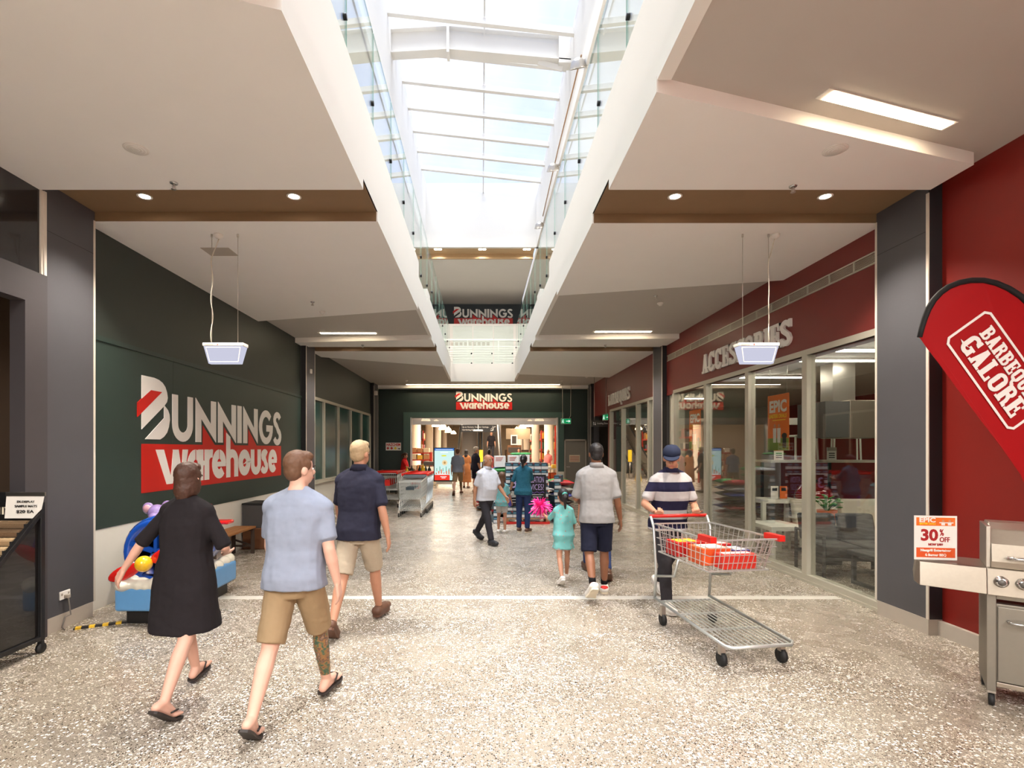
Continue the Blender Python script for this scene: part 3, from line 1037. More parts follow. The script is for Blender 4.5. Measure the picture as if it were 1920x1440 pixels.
# condensed slab lettering
def slab_glyph(c):
    s = 1.7     # serif height
    def bowl(cx, cy, rx, ry, a0, a1, w, n=9):
        return stroke(arc(cx, cy, rx, ry, a0, a1, n), w)
    if c == 'A':
        return 9.4, [[(0.9, 0), (3.4, 0), (5.7, 14), (3.3, 14)], [(5.4, 0), (8.7, 0), (6.2, 14), (3.0, 14)], rect(2.2, 3.4, 6.6, 5.2), rect(0, 0, 3.9, s), rect(5.0, 0, 9.4, s)]
    if c in 'BR':
        q = [rect(0.9, 0, 4.3, 14), rect(0, 0, 4.9, s), rect(0, 14 - s, 4.9, 14)]
        q += stroke([(4.2, 12.9), (5.4, 12.9)] + arc(5.6, 10.35, 1.7, 2.55, 85, -85, 8) + [(4.2, 7.8)], 2.2) + [rect(6.1, 9.0, 8.3, 11.9)]
        if c == 'B':
            q += stroke([(4.2, 7.2), (5.6, 7.2)] + arc(5.8, 4.15, 1.9, 3.05, 85, -85, 8) + [(4.2, 1.1)], 2.2) + [rect(6.4, 2.5, 8.8, 5.8)]
            return 9.0, q
        q += stroke([(5.0, 7.4), (6.6, 6.4), (7.3, 4.2), (7.3, 1.2), (9.2, 0.9)], 2.4) + [rect(6.1, 0, 9.4, 1.6)]
        return 9.4, q
    if c in 'CG':
        q = stroke(arc(4.5, 9.6, 3.1, 3.2, 10, 180, 9) + [(1.4, 4.4)] + arc(4.5, 4.4, 3.1, 3.2, 180, 352, 9), 2.8)
        q.append(rect(7.0, 9.4, 8.9, 14))
        q.append(rect(0.0, 4, 3.2, 10))
        if c == 'G':
            q += [rect(4.8, 5.0, 9.6, 6.7), rect(6.1, 0.2, 8.9, 6.5)]
            return 9.6, q
        return 9.0, q
    if c in 'OQ':
        q = stroke(arc(4.6, 9.6, 3.1, 3.2, 0, 180, 10) + arc(4.6, 4.4, 3.1, 3.2, 180, 360, 10), 2.6, closed=True)
        q += [rect(0.2, 4, 3.3, 10), rect(5.9, 4, 9.0, 10)]
        if c == 'Q':
            q += stroke([(3.6, 2.6), (5.0, 0.6), (6.2, -2.2), (8.6, -2.4)], 2.4)
        return 9.2, q
    if c == 'E' or c == 'L':
        q = [rect(0.9, 0, 4.3, 14), rect(0, 0, 8.6, s), rect(7.0, 0, 8.6, 4.6), rect(0, 14 - s, 4.9 if c == 'L' else 8.4, 14)]
        if c == 'E':
            q += [rect(6.9, 9.8, 8.4, 14), rect(4, 6.2, 6.6, 7.8), rect(5.6, 4.6, 7.0, 9.4)]
        return 8.8, q
    if c == 'I':
        return 5.2, [rect(0.9, 0, 4.3, 14), rect(0, 0, 5.2, s), rect(0, 14 - s, 5.2, 14)]
    if c == 'S':
        q = stroke(arc(4.3, 10.4, 2.9, 2.4, 5, 180, 9) + [(2.2, 8.6), (6.4, 5.6)] + arc(4.4, 3.6, 2.9, 2.4, 0, -175, 9), 2.7)
        q += [rect(6.8, 9.6, 8.4, 14), rect(0.2, 0, 1.8, 4.6)]
        return 8.6, q
    if c == 'U':
        q = stroke([(2.4, 13), (2.4, 4.0)] + arc(4.8, 4.0, 2.4, 2.7, 180, 360, 9)[1:] + [(7.2, 13)], 2.6)
        q += [rect(0.9, 3.6, 3.9, 14), rect(0, 14 - s, 4.6, 14), rect(5.3, 14 - s, 9.2, 14)]
        return 9.2, q
    return 4, []
def slab_text(mb, body, o, u, v, length, height, th):
    o, u, v = Vector(o), Vector(u), Vector(v)
    x = 0; shp = []
    for c in body:
        w, q = slab_glyph(c)
        shp += [[(a + x, b) for a, b in p] for p in q]
        x += w + 0.5
    x -= 0.5
    kx, ky = length / x, height / 14
    return mb.flat([[(a * kx, b * ky) for a, b in p] for p in shp], o, u, v, th)
def wall_letters(body, y0, z0, length, h, label):
    t = thing('shop_lettering', label, 'sign', (XR, y0 - length / 2, z0))
    slab_text(MB(), body, (XR - .001, y0, z0), (0, -1, 0), (0, 0, 1), length, h, 0.03).build('lettering', m_signwht, t)
wall_letters('ACCESSORIES', 9.47, 3.02, 2.72, 0.34, 'cream ACCESSORIES lettering on the red band over the near shopfront')
wall_letters('BARBEQUES', 16.5, 3.02, 2.4, 0.34, 'cream BARBEQUES lettering on the red band over the far shopfront')

# long air grille in the red band
t = thing('air_grille', 'long pale ventilation grille along the top of the red band', 'vent', (XR, 8.2, 3.62))
g = MB()
g.box(XR - .012, XR, 5.22, 11.3, 3.675, 3.69); g.box(XR - .012, XR, 5.22, 11.3, 3.56, 3.575)
y = 5.22
while y < 11.3:
    g.box(XR - .012, XR, y, y + .02, 3.575, 3.675)
    y += 0.4
g.build('frame', m_frame, t)
g = MB()
for k in range(7):
    z = 3.582 + k * .0135
    g.bar((XR - .004, 5.24, z), (XR - .004, 11.28, z), 0.008, 0.005)
g.build('louvre', m_frame, t)

# hazchem board
def board(name, label, cat, x0, x1, z0, z1, y, mats, th=0.012):
    t = thing(name, label, cat, ((x0 + x1) / 2, y, z0))
    MB().box(x0, x1, y - th, y, z0, z1).build('board', mats, t, bevel=.002)
    return t
hx0, hx1 = P(723.4, 0, YF).x, P(752, 0, YF).x
hz1, hz0 = P(0, 830, YF).z, P(0, 844.6, YF).z
t = board('hazard_sign', 'white HAZCHEM sign with coloured diamonds on the dark far wall', 'sign', hx0, hx1, hz0, hz1, YF, m_signwht)
W = hx1 - hx0
text_on(MB(), 'HAZCHEM', (hx0, YF - .0125, hz0), (1, 0, 0), (0, 0, 1), W * .05, .165, W * .9, .11, .002, 0.03).build('lettering', m_signred, t)
for k, c in enumerate(((178, 30, 32), (178, 30, 32), (226, 196, 40), (40, 40, 44))):
    cx = hx0 + W * (.14 + .245 * k); cz = hz0 + .085
    MB().flat([[(-.055, 0), (0, -.055), (.055, 0), (0, .055)]] if k < 3 else [[(-.055, 0), (0, -.055), (.055, 0)]], (cx, YF - .0125, cz), (1, 0, 0), (0, 0, 1), .003).build('diamond', mat('hazard_%d' % k, c, 0.4), t)

# green exit sign hung near the door
def exit_sign(p, label, u=(1, 0, 0), w=.36, h=.2, arrow=1):
    u = Vector(u); v = Vector((0, 0, 1)); n = u.cross(v)
    t = thing('exit_sign', label, 'sign', p)
    o = Vector(p) - u * w / 2
    MB().flat([rect(0, 0, w, h)], o - n * .03, u, v, .06).build('housing', m_white, t)
    mg = emis('exit_green', (18, 140, 84), 0.5); mw = emis('exit_white', (226, 244, 232), 0.5)
    MB().flat([rect(w * .38, .012, w - .012, h - .012)], o + n * .03, u, v, .003).build('green_face', mg, t)
    a = w * .7
    q = [rect(a - .07, h / 2 - .012, a + .04, h / 2 + .012), [(a + .02, h / 2 - .05), (a + .09, h / 2), (a + .02, h / 2 + .05)]]
    MB().flat(q, o + n * .034, u, v, .003).build('arrow', mw, t)
    MB().flat([rect(.015, .015, w * .36, h - .015)], o + n * .03, u, v, .003).build('pictogram_panel', mg, t)
    rm = [arc(w * .2, h * .78, .016, .016, 0, 360, 10)[:-1]] + stroke([(w * .19, h * .66), (w * .17, h * .42), (w * .10, h * .2)], .022) + stroke([(w * .17, h * .42), (w * .25, h * .34), (w * .26, h * .16)], .02) + stroke([(w * .11, h * .5), (w * .19, h * .62), (w * .28, h * .5)], .016)
    MB().flat(rm, o + n * .034, u, v, .003).build('running_figure', mw, t)
    return t
ep = P(1061, 795, 18.6)
t = exit_sign(ep, 'green exit sign with running figure and arrow hanging by the grey door')
for dx in (-.12, .12):
    pts = [(ep.x + dx, ep.y, ep.z + .2), (ep.x + dx, ep.y, ZH)] if dx < 0 else [(ep.x + dx, ep.y, ep.z + .2), (ep.x + dx + .05, ep.y, ep.z + .3), (ep.x + dx + .06, ep.y, ZH)]
    MB().tube(pts, .008, 6).build('hanger', m_cable, t)
exit_sign(P(1138, 788, 17.6), 'small green exit sign inside the side passage behind the loading zone sign', (0.6, -0.8, 0), .34, .2)

# loading zone blade sign
lp = P(1126, 800, 16.8)
t = thing('direction_sign', 'dark Loading Zone sign hung over the side passage entrance', 'sign', lp)
MB().box(lp.x - .3, lp.x + .27, 16.77, 16.83, lp.z, lp.z + .2).build('board', mat('dark_bronze_sign', (52, 46, 38), 0.4), t)
text_on(MB(), 'Loading Zone', (lp.x - .3, 16.768, lp.z), (1, 0, 0), (0, 0, 1), .19, .065, .35, .07, .002, .01).build('lettering', m_signwht, t)
q = [rect(.06, .05, .075, .13), [(.045, .12), (.09, .12), (.0675, .155)], rect(.1, .05, .14, .1), arc(.12, .13, .013, .013, 0, 360, 8)[:-1]]
MB().flat(q, (lp.x - .3, 16.768, lp.z), (1, 0, 0), (0, 0, 1), .002).build('pictogram', m_signwht, t)
MB().cyl((lp.x - .2, 16.8, lp.z + .2), (lp.x - .2, 16.8, ZH), .008, n=6).cyl((lp.x + .18, 16.8, lp.z + .2), (lp.x + .18, 16.8, ZH), .008, n=6).build('hanger', m_steel, t)

# notice on the grey door
nx0, nx1 = P(1067, 0, YF).x, P(1087, 0, YF).x
t = board('door_notice', 'small cream notice with red print on the grey service door', 'notice', nx0, nx1, P(0, 866.5, YF).z, P(0, 853, YF).z, YF - .041, mat('cream_notice', (214, 196, 172), .6), .006)
for k in range(4):
    MB().box(nx0 + .03, nx1 - .03, YF - .049, YF - .047, P(0, 856 + k * 2.6, YF).z - .018, P(0, 856 + k * 2.6, YF).z).build('printed_line', mat('notice_red', (176, 70, 50), .6), t)

# small sensors
o = MB().box(-.02, .02, -.03, .03, -.05, .05).build('motion_sensor', m_white, bevel=.008)
o.location = (XCL + .02, 11.62, P(0, 696, 11.6).z); tag(o, 'small white sensor on the charcoal column left of the second shop window', 'sensor')
o = MB().box(-.05, .05, -.04, .04, -.08, .08).build('security_camera', m_white, bevel=.02)
o.location = (XCL + .05, 18.6, P(0, 737, 18.6).z); tag(o, 'small white security device on the far left column near the ceiling', 'camera')

# power outlet with cord and hazard tape on the floor
ox, oy, oz = XCL, 4.77, P(0, 1115, 4.77).z
t = thing('power_outlet', 'white double power outlet low on the charcoal left column', 'outlet', (ox, oy, oz))
MB().box(ox, ox + .012, oy - .06, oy + .06, oz - .038, oz + .038).build('plate', m_signwht, t, bevel=.004)
MB().box(ox + .012, ox + .016, oy - .045, oy - .03, oz, oz + .02).box(ox + .012, ox + .016, oy + .03, oy + .045, oz, oz + .02).build('switch', m_plinth, t)
t = thing('extension_lead', 'grey extension lead plugged into the column outlet and running to the ride', 'cable', (ox + .06, oy, 0))
MB().box(ox + .012, ox + .05, oy - .018, oy + .018, oz - .03, oz + .005).build('plug', m_plinth, t, bevel=.006)
MB().tube([(ox + .04, oy, oz - .03), (ox + .05, oy, oz - .1), (ox + .07, oy - .01, oz - .18), (ox + .05, oy - .05, .12), (ox + .06, oy - .1, .04), (ox + .075, oy - .085, .01)], .006, 8).build('flex', mat('grey_flex', (104, 98, 92), .5), t)
t = thing('cable_cover', 'black and yellow striped cable cover strip on the floor beside the ride', 'cable cover', (-3.55, 4.85, 0))
a0, b0 = Vector((ox + .12, 4.73, .008)), Vector((-3.375, 4.93, .008))
dirv = (b0 - a0)
MB().bar(a0, b0, .05, .016).build('strip', m_black, t)
for k in range(4):
    MB().bar(a0 + dirv * (.03 + k * .25), a0 + dirv * (.14 + k * .25), .052, .0175).build('yellow_band', mat('hazard_yellow', (222, 180, 40), .5), t)
ords = ["first", "second", "third", "fourth", "fifth", "sixth", "seventh", "eighth", "ninth", "tenth", "eleventh", "twelfth", "thirteenth", "fourteenth", "fifteenth", "sixteenth", "seventeenth"]
# ------------------------------------------------------------------ near props
m_rubber = mat('black_rubber', (26, 26, 27), 0.6)
m_wood = mat('oiled_timber', (150, 98, 52), 0.5, var=0.25, scale=9)
m_paper = mat('white_paper', (232, 228, 220), 0.6, var=0.01)
m_ink = mat('black_ink', (30, 28, 28), 0.6)
m_orange = mat('poster_orange', (226, 110, 36), 0.45, var=0.03)
m_yellow = mat('poster_yellow', (240, 200, 40), 0.45, var=0.02)

# carpet sample rack in the dark shop opening
rx, ry = -3.57, 4.19
t = thing('mat_display_rack', 'black wheeled display rack with sloping carpet sample tiers', 'display rack', (-4.1, 3.85, 0))
mb = MB()
for x in (rx, -4.66):
    mb.box(x - .02, x + .02, ry - .02, ry + .02, .1, 1.22)
    mb.box(x - .02, x + .02, 3.28, 3.32, .1, .5)
    mb.bar((x, ry, .12), (x, 3.3, .12), .035); mb.bar((x, ry, 1.14), (x, 3.3, .30), .035)
mb.bar((rx, ry, 1.2), (-4.66, ry, 1.2), .035); mb.bar((rx, 3.3, .12), (-4.66, 3.3, .12), .035); mb.bar((rx, ry, .12), (-4.66, ry, .12), .035)
mb.build('frame', m_black, t, bevel=.004)
for x, nm in ((rx - .01, 'side_panel'), (-4.66 + .01, 'side_panel')):
    MB().add([(x - .004, ry, .14), (x - .004, 3.3, .14), (x - .004, 3.3, .28), (x - .004, ry, 1.12), (x + .004, ry, .14), (x + .004, 3.3, .14), (x + .004, 3.3, .28), (x + .004, ry, 1.12)],
             [(0, 1, 2, 3), (7, 6, 5, 4), (0, 4, 5, 1), (1, 5, 6, 2), (2, 6, 7, 3), (3, 7, 4, 0)]).build(nm, mat('gloss_black_panel', (22, 20, 20), 0.22, coat=.6), t)
MB().box(-4.64, rx - .03, ry - .0, ry + .02, 1.02, 1.3).build('header_board', m_black, t)
text_on(MB(), 'FLOORING', (-4.6, ry - .003, 1.06), (1, 0, 0), (0, 0, 1), .28, .06, .62, .09, .003, .015).build('header_lettering', mat('cream_lettering', (226, 214, 190), .5), t)
for x in (rx, -4.66):
    for y in (ry, 3.3):
        MB().cyl((x - .014, y, .04), (x + .014, y, .04), .04, n=18).box(x - .02, x + .02, y - .012, y + .012, .05, .1).build('caster', m_rubber, t)
for k in range(13):
    y = ry - .07 - k * .062; z = 1.045 - k * .0585
    c = [(124, 100, 74), (112, 88, 64), (160, 134, 100), (168, 144, 110), (142, 120, 90), (162, 134, 96), (128, 106, 80)][k % 7]
    mb = MB()
    ring = []
    for (dy, dz) in ((0.075, .05), (0.0, .05), (-.03, .04), (-.04, .02), (-.03, -.015), (-.02, -.04), (-.005, -.036), (-.015, .0), (-.01, .025), (.075, .038)):
        ring.append((dy * .62, dz * .62))
    mb.loft([[(x, y + dy, z + dz) for dy, dz in ring] for x in (-4.62, rx - .04)], smooth=False)
    o = mb.build('carpet_sample', mat('carpet_%d' % (k % 7), c, .95, var=.25, scale=160, bump=.5))
    tag(o, (ords[k] + ' from the top, ' + ['brown', 'dark brown', 'pale', 'sandy', 'tan', 'golden', 'beige'][k % 7]) + ' looped carpet sample on the black display rack', 'carpet sample', 'carpet samples on the rack')
    MB().box(rx - .05, rx - .04 + .006, y - .03, y + .0, z - .03, z + .012).build('bound_edge', m_rubber, o)
# price sheet clipped on the rack
pa = P(12, 972, 4.12); pb = P(83, 930, 4.12)
t = thing('price_sheet', 'white paper EX-DISPLAY SAMPLE MATS sheet hanging on the carpet rack', 'sign', ((pa.x + pb.x) / 2, 4.12, pa.z))
w_ = pb.x - pa.x; h_ = pb.z - pa.z
g = MB()
N = 8
vs = []
for i in range(N + 1):
    for j in range(2):
        f = i / N
        vs.append((pa.x + w_ * (f if j else f * .94 - .05 * (1 - f)), 4.12 + .004 * math.sin(f * 5) * (1 - j), pa.z + (h_ if j else (0.0 if f < .75 else (f - .75) * .3))))
for i in range(N):
    a = i * 2
    g.add([vs[a], vs[a + 2], vs[a + 3], vs[a + 1]] + [(x, y + .002, z) for x, y, z in (vs[a], vs[a + 2], vs[a + 3], vs[a + 1])], [(0, 1, 2, 3), (7, 6, 5, 4), (0, 4, 5, 1), (3, 2, 6, 7)])
g.build('sheet', m_paper, t)
o_, u_, v_ = (pa.x, 4.1145, pa.z), (1, 0, 0), (0, 0, 1)
l = MB()
text_on(l, 'EX-DISPLAY', o_, u_, v_, w_ * .3, h_ * .70, w_ * .46, h_ * .10, .001, .012)
text_on(l, 'SAMPLE MATS', o_, u_, v_, w_ * .24, h_ * .50, w_ * .58, h_ * .10, .001, .012)
text_on(l, '$20 EA', o_, u_, v_, w_ * .28, h_ * .22, w_ * .46, h_ * .16, .001, .02)
l.build('lettering', m_ink, t)
g = MB().box(pa.x, pb.x + .01, 4.112, 4.126, pb.z, pb.z + .03)
g.build('clip_rail', m_steel, t)

# coin-operated plane ride
t = thing('kiddie_ride', 'coin ride shaped like a small blue plane on a cloud base', 'ride', (-3.15, 5.4, 0))
x0, x1, y0, y1 = -3.43, -2.86, 4.82, 6.05
MB().box(x0 + .07, x1 - .06, y0 + .07, y1 - .1, 0, .15).build('plinth', m_black, t, bevel=.01)
MB().box(x0, x1, y0, y1, .13, .36).build('cloud_base', mat('sky_blue_fibreglass', (96, 152, 204), .3, coat=.4), t, bevel=.03, seg=3)
c = MB()
random.seed(3)
for i in range(9):
    f = i / 8
    for (px_, py_) in ((x0 + (x1 - x0) * f, y0 + .04), (x1 - .04, y0 + (y1 - y0) * f), (x0 + .04, y0 + (y1 - y0) * f)):
        c.ell((px_ + (.04 if px_ < x0 + .05 else -.04 if px_ > x1 - .05 else 0), py_ + (0.03 if py_ < y0 + .05 else -.05 if py_ > y1 - .05 else 0), .37 + random.uniform(-.015, .015)), (.075, .085, .055 + random.uniform(0, .02)), 12, 8)
c.box(x0 + .06, x1 - .06, y0 + .06, y1 - .06, .34, .38)
fuse(c, 'cloud_top', mat('cream_gelcoat', (226, 220, 204), .25, coat=.5), t, .012, 12, world=True)
cy = -3.135
mb = MB().lathe([(.33, 0), (.345, .05), (.335, .12), (.31, .5), (.24, .85), (.10, 1.02), (.02, 1.04)], (cy, 5.0, .66), 30, 'Y')
mb.lathe([(.33, 0), (.30, -.035), (.25, -.02), (.235, .03)], (cy, 5.0, .66), 30, 'Y')
mb.build('fuselage', mat('royal_blue_gelcoat', (22, 74, 168), .25, coat=.6), t)
MB().lathe([(.236, .026), (.235, .03), (.0, .03)], (cy, 5.0, .66), 30, 'Y').build('engine_recess', m_black, t)
sp = MB()
for a in range(5):
    an = 2 * PI * a / 5 + .3
    sp.bar((cy, 4.99, .66), (cy + .26 * math.cos(an), 4.99, .66 + .26 * math.sin(an)), .03, .05)
sp.build('engine_spoke', MATS['royal_blue_gelcoat'], t)
MB().cyl((cy, 4.82, .585), (cy, 5.02, .64), .03).build('shaft', m_steel, t)
MB().ell((cy, 4.80, .585), (.075, .075, .075), 20, 14).build('hub', mat('yellow_gelcoat', (236, 184, 30), .25, coat=.6), t)
for s in (-1, 1):
    R = Euler((0, math.radians(-24), 0)).to_matrix()
    M = R
    MB().ell(Vector((cy, 4.83, .585)) + R @ Vector((s * .215, 0, 0)), (.17, .022, .065), 18, 10, R).build('propeller_blade', mat('red_gelcoat', (196, 26, 22), .25, coat=.6), t)
# tailplane and seat
MB().box(cy - .28, cy + .28, 5.82, 5.98, .80, .84).box(cy - .02, cy + .02, 5.80, 6.0, .7, 1.02).build('tail', MATS['red_gelcoat'], t, bevel=.015)
my = 5.40
MB().ell((cy - .24, my, .78), (.11, .10, .16), 16, 12).build('pilot_body', MATS['yellow_gelcoat'], t)
MB().ell((cy - .25, my, .91), (.075, .07, .045), 16, 10).build('pilot_scarf', mat('green_gelcoat', (46, 122, 52), .3, coat=.5), t)
hd = MB().ell((cy - .24, my - .02, .985), (.085, .085, .09), 18, 14).ell((cy - .22, my - .1, .96), (.05, .05, .04), 14, 10).ell((cy - .35, my + .01, 1.03), (.062, .025, .062), 16, 12).ell((cy - .15, my + .01, 1.05), (.062, .025, .062), 16, 12)
hd.build('pilot_head', mat('lilac_gelcoat', (138, 116, 168), .3, coat=.5), t)
for ex, ez in ((cy - .35, 1.03), (cy - .15, 1.05)):
    MB().ell((ex, my - .012, ez), (.042, .018, .042), 14, 10).build('inner_ear', mat('pink_gelcoat', (196, 150, 160), .4), t)

# bench and bin along the left dado
t = thing('bench', 'long timber topped bench on dark steel legs against the white dado', 'bench', (-3.77, 7.6, 0))
for k in range(3):
    MB().box(-3.94 + k * .115, -3.83 + k * .115, 6.9, 8.26, .395, .425).build('seat_board', m_wood, t, bevel=.004)
for y in (7.0, 8.18):
    f = MB()
    for x in (-3.92, -3.62):
        f.box(x - .022, x + .022, y - .022, y + .022, 0, .395)
    f.box(-3.92, -3.62, y - .015, y + .015, .36, .395)
    f.bar((-3.92, y, .22), (-3.62, y, .12), .025); f.bar((-3.62, y, .12), (-3.62, y, .12 + .001), .02)
    f.bar((-3.9, y, .12), (-3.62, y, .12), .03)
    f.build('leg', mat('dark_brown_steel', (58, 44, 36), .5), t)
t = thing('litter_bin', 'dark square litter bin with timber lower panel beyond the bench', 'bin', (-3.7, 8.75, 0))
MB().box(-3.93, -3.42, 8.5, 9.0, .0, .35).build('lower_panel', mat('brown_bin_panel', (104, 66, 42), .5), t, bevel=.01)
MB().box(-3.93, -3.42, 8.5, 9.0, .35, .73).build('upper_body', mat('dark_bin_body', (64, 62, 62), .45), t, bevel=.01)
MB().box(-3.94, -3.41, 8.49, 9.01, .73, .76).build('lid', m_black, t, bevel=.008)

# stainless barbecue turned towards the camera
rz = math.atan2(-.63, .78)
bb = thing('gas_barbecue', 'stainless steel gas barbecue on casters against the red wall', 'barbecue', (3.25, 3.33, 0), rz)
def bq(mb, name, m, bevel=0.003, parent=bb):
    return mb.build(name, m, parent, bevel=bevel, world=False)
m_bbq = mat('barbecue_grey', (138, 132, 122), .4, metal=.7, var=.04, scale=30)
m_bst = mat('barbecue_stainless', (172, 162, 149), .32, metal=.9, var=.06, scale=50)
bq(MB().box(0, .045, 0, .42, .1, .72).box(.575, .62, 0, .42, .1, .72).box(.045, .575, .01, .05, .69, .72), 'frame', m_bbq)
bq(MB().box(.045, .575, .015, .4, .13, .66), 'cabinet', m_bbq)
for k in range(2):
    d = bq(MB().box(.052 + k * .262, .306 + k * .262, .0, .015, .17, .645), 'door', m_bbq)
    xh = .10 + k * .262
    h = MB().tube([(xh, 0, .56), (xh, -.035, .56), (xh + .02, -.045, .56), (xh + .14, -.045, .56), (xh + .16, -.035, .56), (xh + .16, 0, .56)], .009, 8)
    hh = h.build('handle', m_chrome, d, world=False)
bq(MB().box(.045, .575, -.005, .015, .135, .165), 'kick_rail', m_bst)
bq(MB().add([(0, -.03, .72), (.62, -.03, .72), (.62, .0, .885), (0, .0, .885), (0, .4, .72), (.62, .4, .72), (.62, .4, .885), (0, .4, .885)], [(0, 1, 2, 3), (4, 7, 6, 5), (0, 3, 7, 4), (1, 5, 6, 2), (3, 2, 6, 7), (0, 4, 5, 1)]), 'control_panel', m_bst, .004)
for k in range(6):
    x = .065 + k * .098
    kn = bq(MB().lathe([(.036, 0), (.036, -.008), (.030, -.012), (.027, -.035), (.024, -.038), (.001, -.038)], (x, -.017, .81), 22, 'Y'), 'knob', m_chrome, 0)
    MB().lathe([(.020, -.0395), (.020, -.039), (.0, -.0395)], (x, -.017, .81), 18, 'Y').build('knob_cap', mat('knob_grey', (88, 84, 80), .4), kn, world=False)
lid = MB()
pr = [(.02, .885), (.01, .93), (.03, 1.04), (.09, 1.13), (.17, 1.165), (.34, 1.165), (.39, 1.05), (.39, .885)]
lid.loft([[(x, y, z) for y, z in pr] for x in (.02, .6)], smooth=False)
bq(lid, 'lid', m_bst, .006)
bq(MB().box(.0, .022, .03, .38, .885, 1.15), 'lid_end', m_steel)
bq(MB().box(.6, .62, .03, .38, .885, 1.15), 'lid_end', m_steel)
bq(MB().tube([(.1, .02, .96), (.1, -.03, .965), (.13, -.045, .965), (.49, -.045, .965), (.52, -.03, .965), (.52, .02, .96)], .012, 10), 'lid_handle', m_chrome, 0)
sh = MB()
sh.box(-.33, 0, .0, .36, .86, .885)
sh.add([(-.33, -.03, .728), (0, -.03, .722), (0, 0, .885), (-.33, 0, .885), (-.33, 0, .728), (0, 0.02, .722), (0, .02, .885), (-.33, .02, .885)], [(0, 1, 2, 3), (4, 7, 6, 5), (0, 3, 7, 4), (1, 5, 6, 2), (3, 2, 6, 7), (0, 4, 5, 1)])
sh.add([(-.36, .02, .745), (-.33, -.03, .728), (-.33, 0, .885), (-.345, .03, .885), (-.36, .34, .76), (-.33, .36, .745), (-.33, .36, .885), (-.345, .34, .885)], [(0, 1, 2, 3), (4, 7, 6, 5), (0, 4, 5, 1), (1, 5, 6, 2), (2, 6, 7, 3), (3, 7, 4, 0)])
bq(sh, 'side_shelf', m_bst)
for x, y in ((.025, .03), (.595, .03), (.025, .4), (.595, .4)):
    c = bq(MB().box(x - .022, x + .022, y - .018, y + .018, .08, .11).box(x - .02, x - .014, y - .012, y + .012, .03, .09).box(x + .014, x + .02, y - .012, y + .012, .03, .09), 'caster', m_steel)
    MB().cyl((x - .013, y, .038), (x + .013, y, .038), .038, n=20).build('wheel', m_rubber, c, world=False)

# acrylic price card on the side shelf
card = thing('price_card', 'orange and white 30% OFF price card standing on the barbecue side shelf', 'sign', (3.095, 3.53, .895), math.radians(-8))
W, H = .262, .30
MB().flat([rect(0, 0, W, H)], (-W / 2, 0, 0), (1, 0, 0), (0, 0, 1), .004).build('card', m_paper, card, world=False)
O = (-W / 2, -.0045, 0)
U_, V_ = (1, 0, 0), (0, 0, 1)
MB().flat([rect(.012, .232, W - .012, H - .012)], O, U_, V_, .0008).build('orange_header', m_orange, card, world=False)
MB().flat([rect(.012, .016, W - .012, .082)], O, U_, V_, .0008).build('orange_footer', mat('deep_orange', (214, 84, 30), .45), card, world=False)
l = MB(); text_on(l, 'EPIC', O, U_, V_, .03, .255, .10, .033, .0016, .03); text_on(l, 'Nexgrill Entertainer', O, U_, V_, .035, .052, .19, .022, .0016, .015); text_on(l, '6 Burner BBQ', O, U_, V_, .065, .022, .13, .021, .0016, .015)
l.build('white_lettering', m_paper, card, world=False)
l = MB(); text_on(l, 'EASTER DEALS', O, U_, V_, .03, .240, .10, .012, .0016, .02); l.build('yellow_lettering', m_yellow, card, world=False)
l = MB(); text_on(l, '30', O, U_, V_, .04, .128, .105, .082, .0016, .035); text_on(l, '%', O, U_, V_, .155, .165, .025, .045, .0016, .02); text_on(l, 'OFF', O, U_, V_, .155, .122, .062, .034, .0016, .02); text_on(l, 'NOW $489', O, U_, V_, .085, .095, .09, .018, .0016, .01)
l.build('red_lettering', mat('dark_red_print', (158, 24, 26), .5), card, world=False)
mini = MB()
for k in range(2):
    cx = .165 + k * .04
    mini.flat([rect(cx, .236, cx + .022, .256), rect(cx - .012, .250, cx + .034, .257)], O, U_, V_, .0014)
mini.build('figure_shirt', mat('print_white', (226, 220, 214), .5), card, world=False)
mini = MB()
for k in range(2):
    cx = .176 + k * .04
    mini.flat([arc(cx, .265, .008, .009, 0, 360, 10)[:-1]], O, U_, V_, .0014)
mini.build('figure_head', mat('print_tan', (196, 140, 104), .5), card, world=False)
a_ = MB()
a_.flat([rect(-.006, -.004, W + .006, H + .006)], (-W / 2, -.0075, 0), U_, V_, .0015)
a_.build('acrylic_cover', glass_mat('acrylic', (.98, .98, .98), 1.45), card, world=False)

# feather flag
FY = 3.62
def fp(px, py):
    p = P(px, py, FY)
    return (p.x, p.z)
t = thing('feather_flag', 'red feather flag with white barbecue shop lettering beside the red wall', 'flag', (3.98, FY, 0))
top = [(1724, 632), (1728, 615), (1733, 598), (1740, 580), (1750, 563), (1763, 549), (1778, 538), (1798, 530), (1820, 526), (1843, 526), (1866, 531), (1890, 541), (1912, 555), (1934, 575), (1952, 600), (1966, 640), (1972, 720), (1974, 900), (1974, 1060), (1968, 1066)]
left = [(1955, 1010), (1938, 945), (1915, 890), (1880, 840), (1838, 785), (1795, 728), (1760, 680), (1735, 648)]
poly = [fp(*q) for q in top + left]
me = MB()
n = len(poly)
def wav(x, z): return FY + .004 * math.sin(x * 9 + z * 4)
cx_ = sum(p[0] for p in poly) / n; cz_ = sum(p[1] for p in poly) / n
vs = []
for yoff in (0, .004):
    vs += [(x, wav(x, z) + yoff, z) for x, z in poly]
me.add(vs, [tuple(range(n))[::-1], tuple(range(n, 2 * n))] + [(i, (i + 1) % n, (i + 1) % n + n, i + n) for i in range(n)])
me.build('banner', mat('flag_red', (156, 8, 14), .55, var=.06, scale=5), t)
sl = MB()
pp = [fp(*q) for q in top[:17]]
sl.tube([(x, FY - .002, z) for x, z in pp], [.016 + .004 * min(1, i / 3) for i in range(len(pp))], 10)
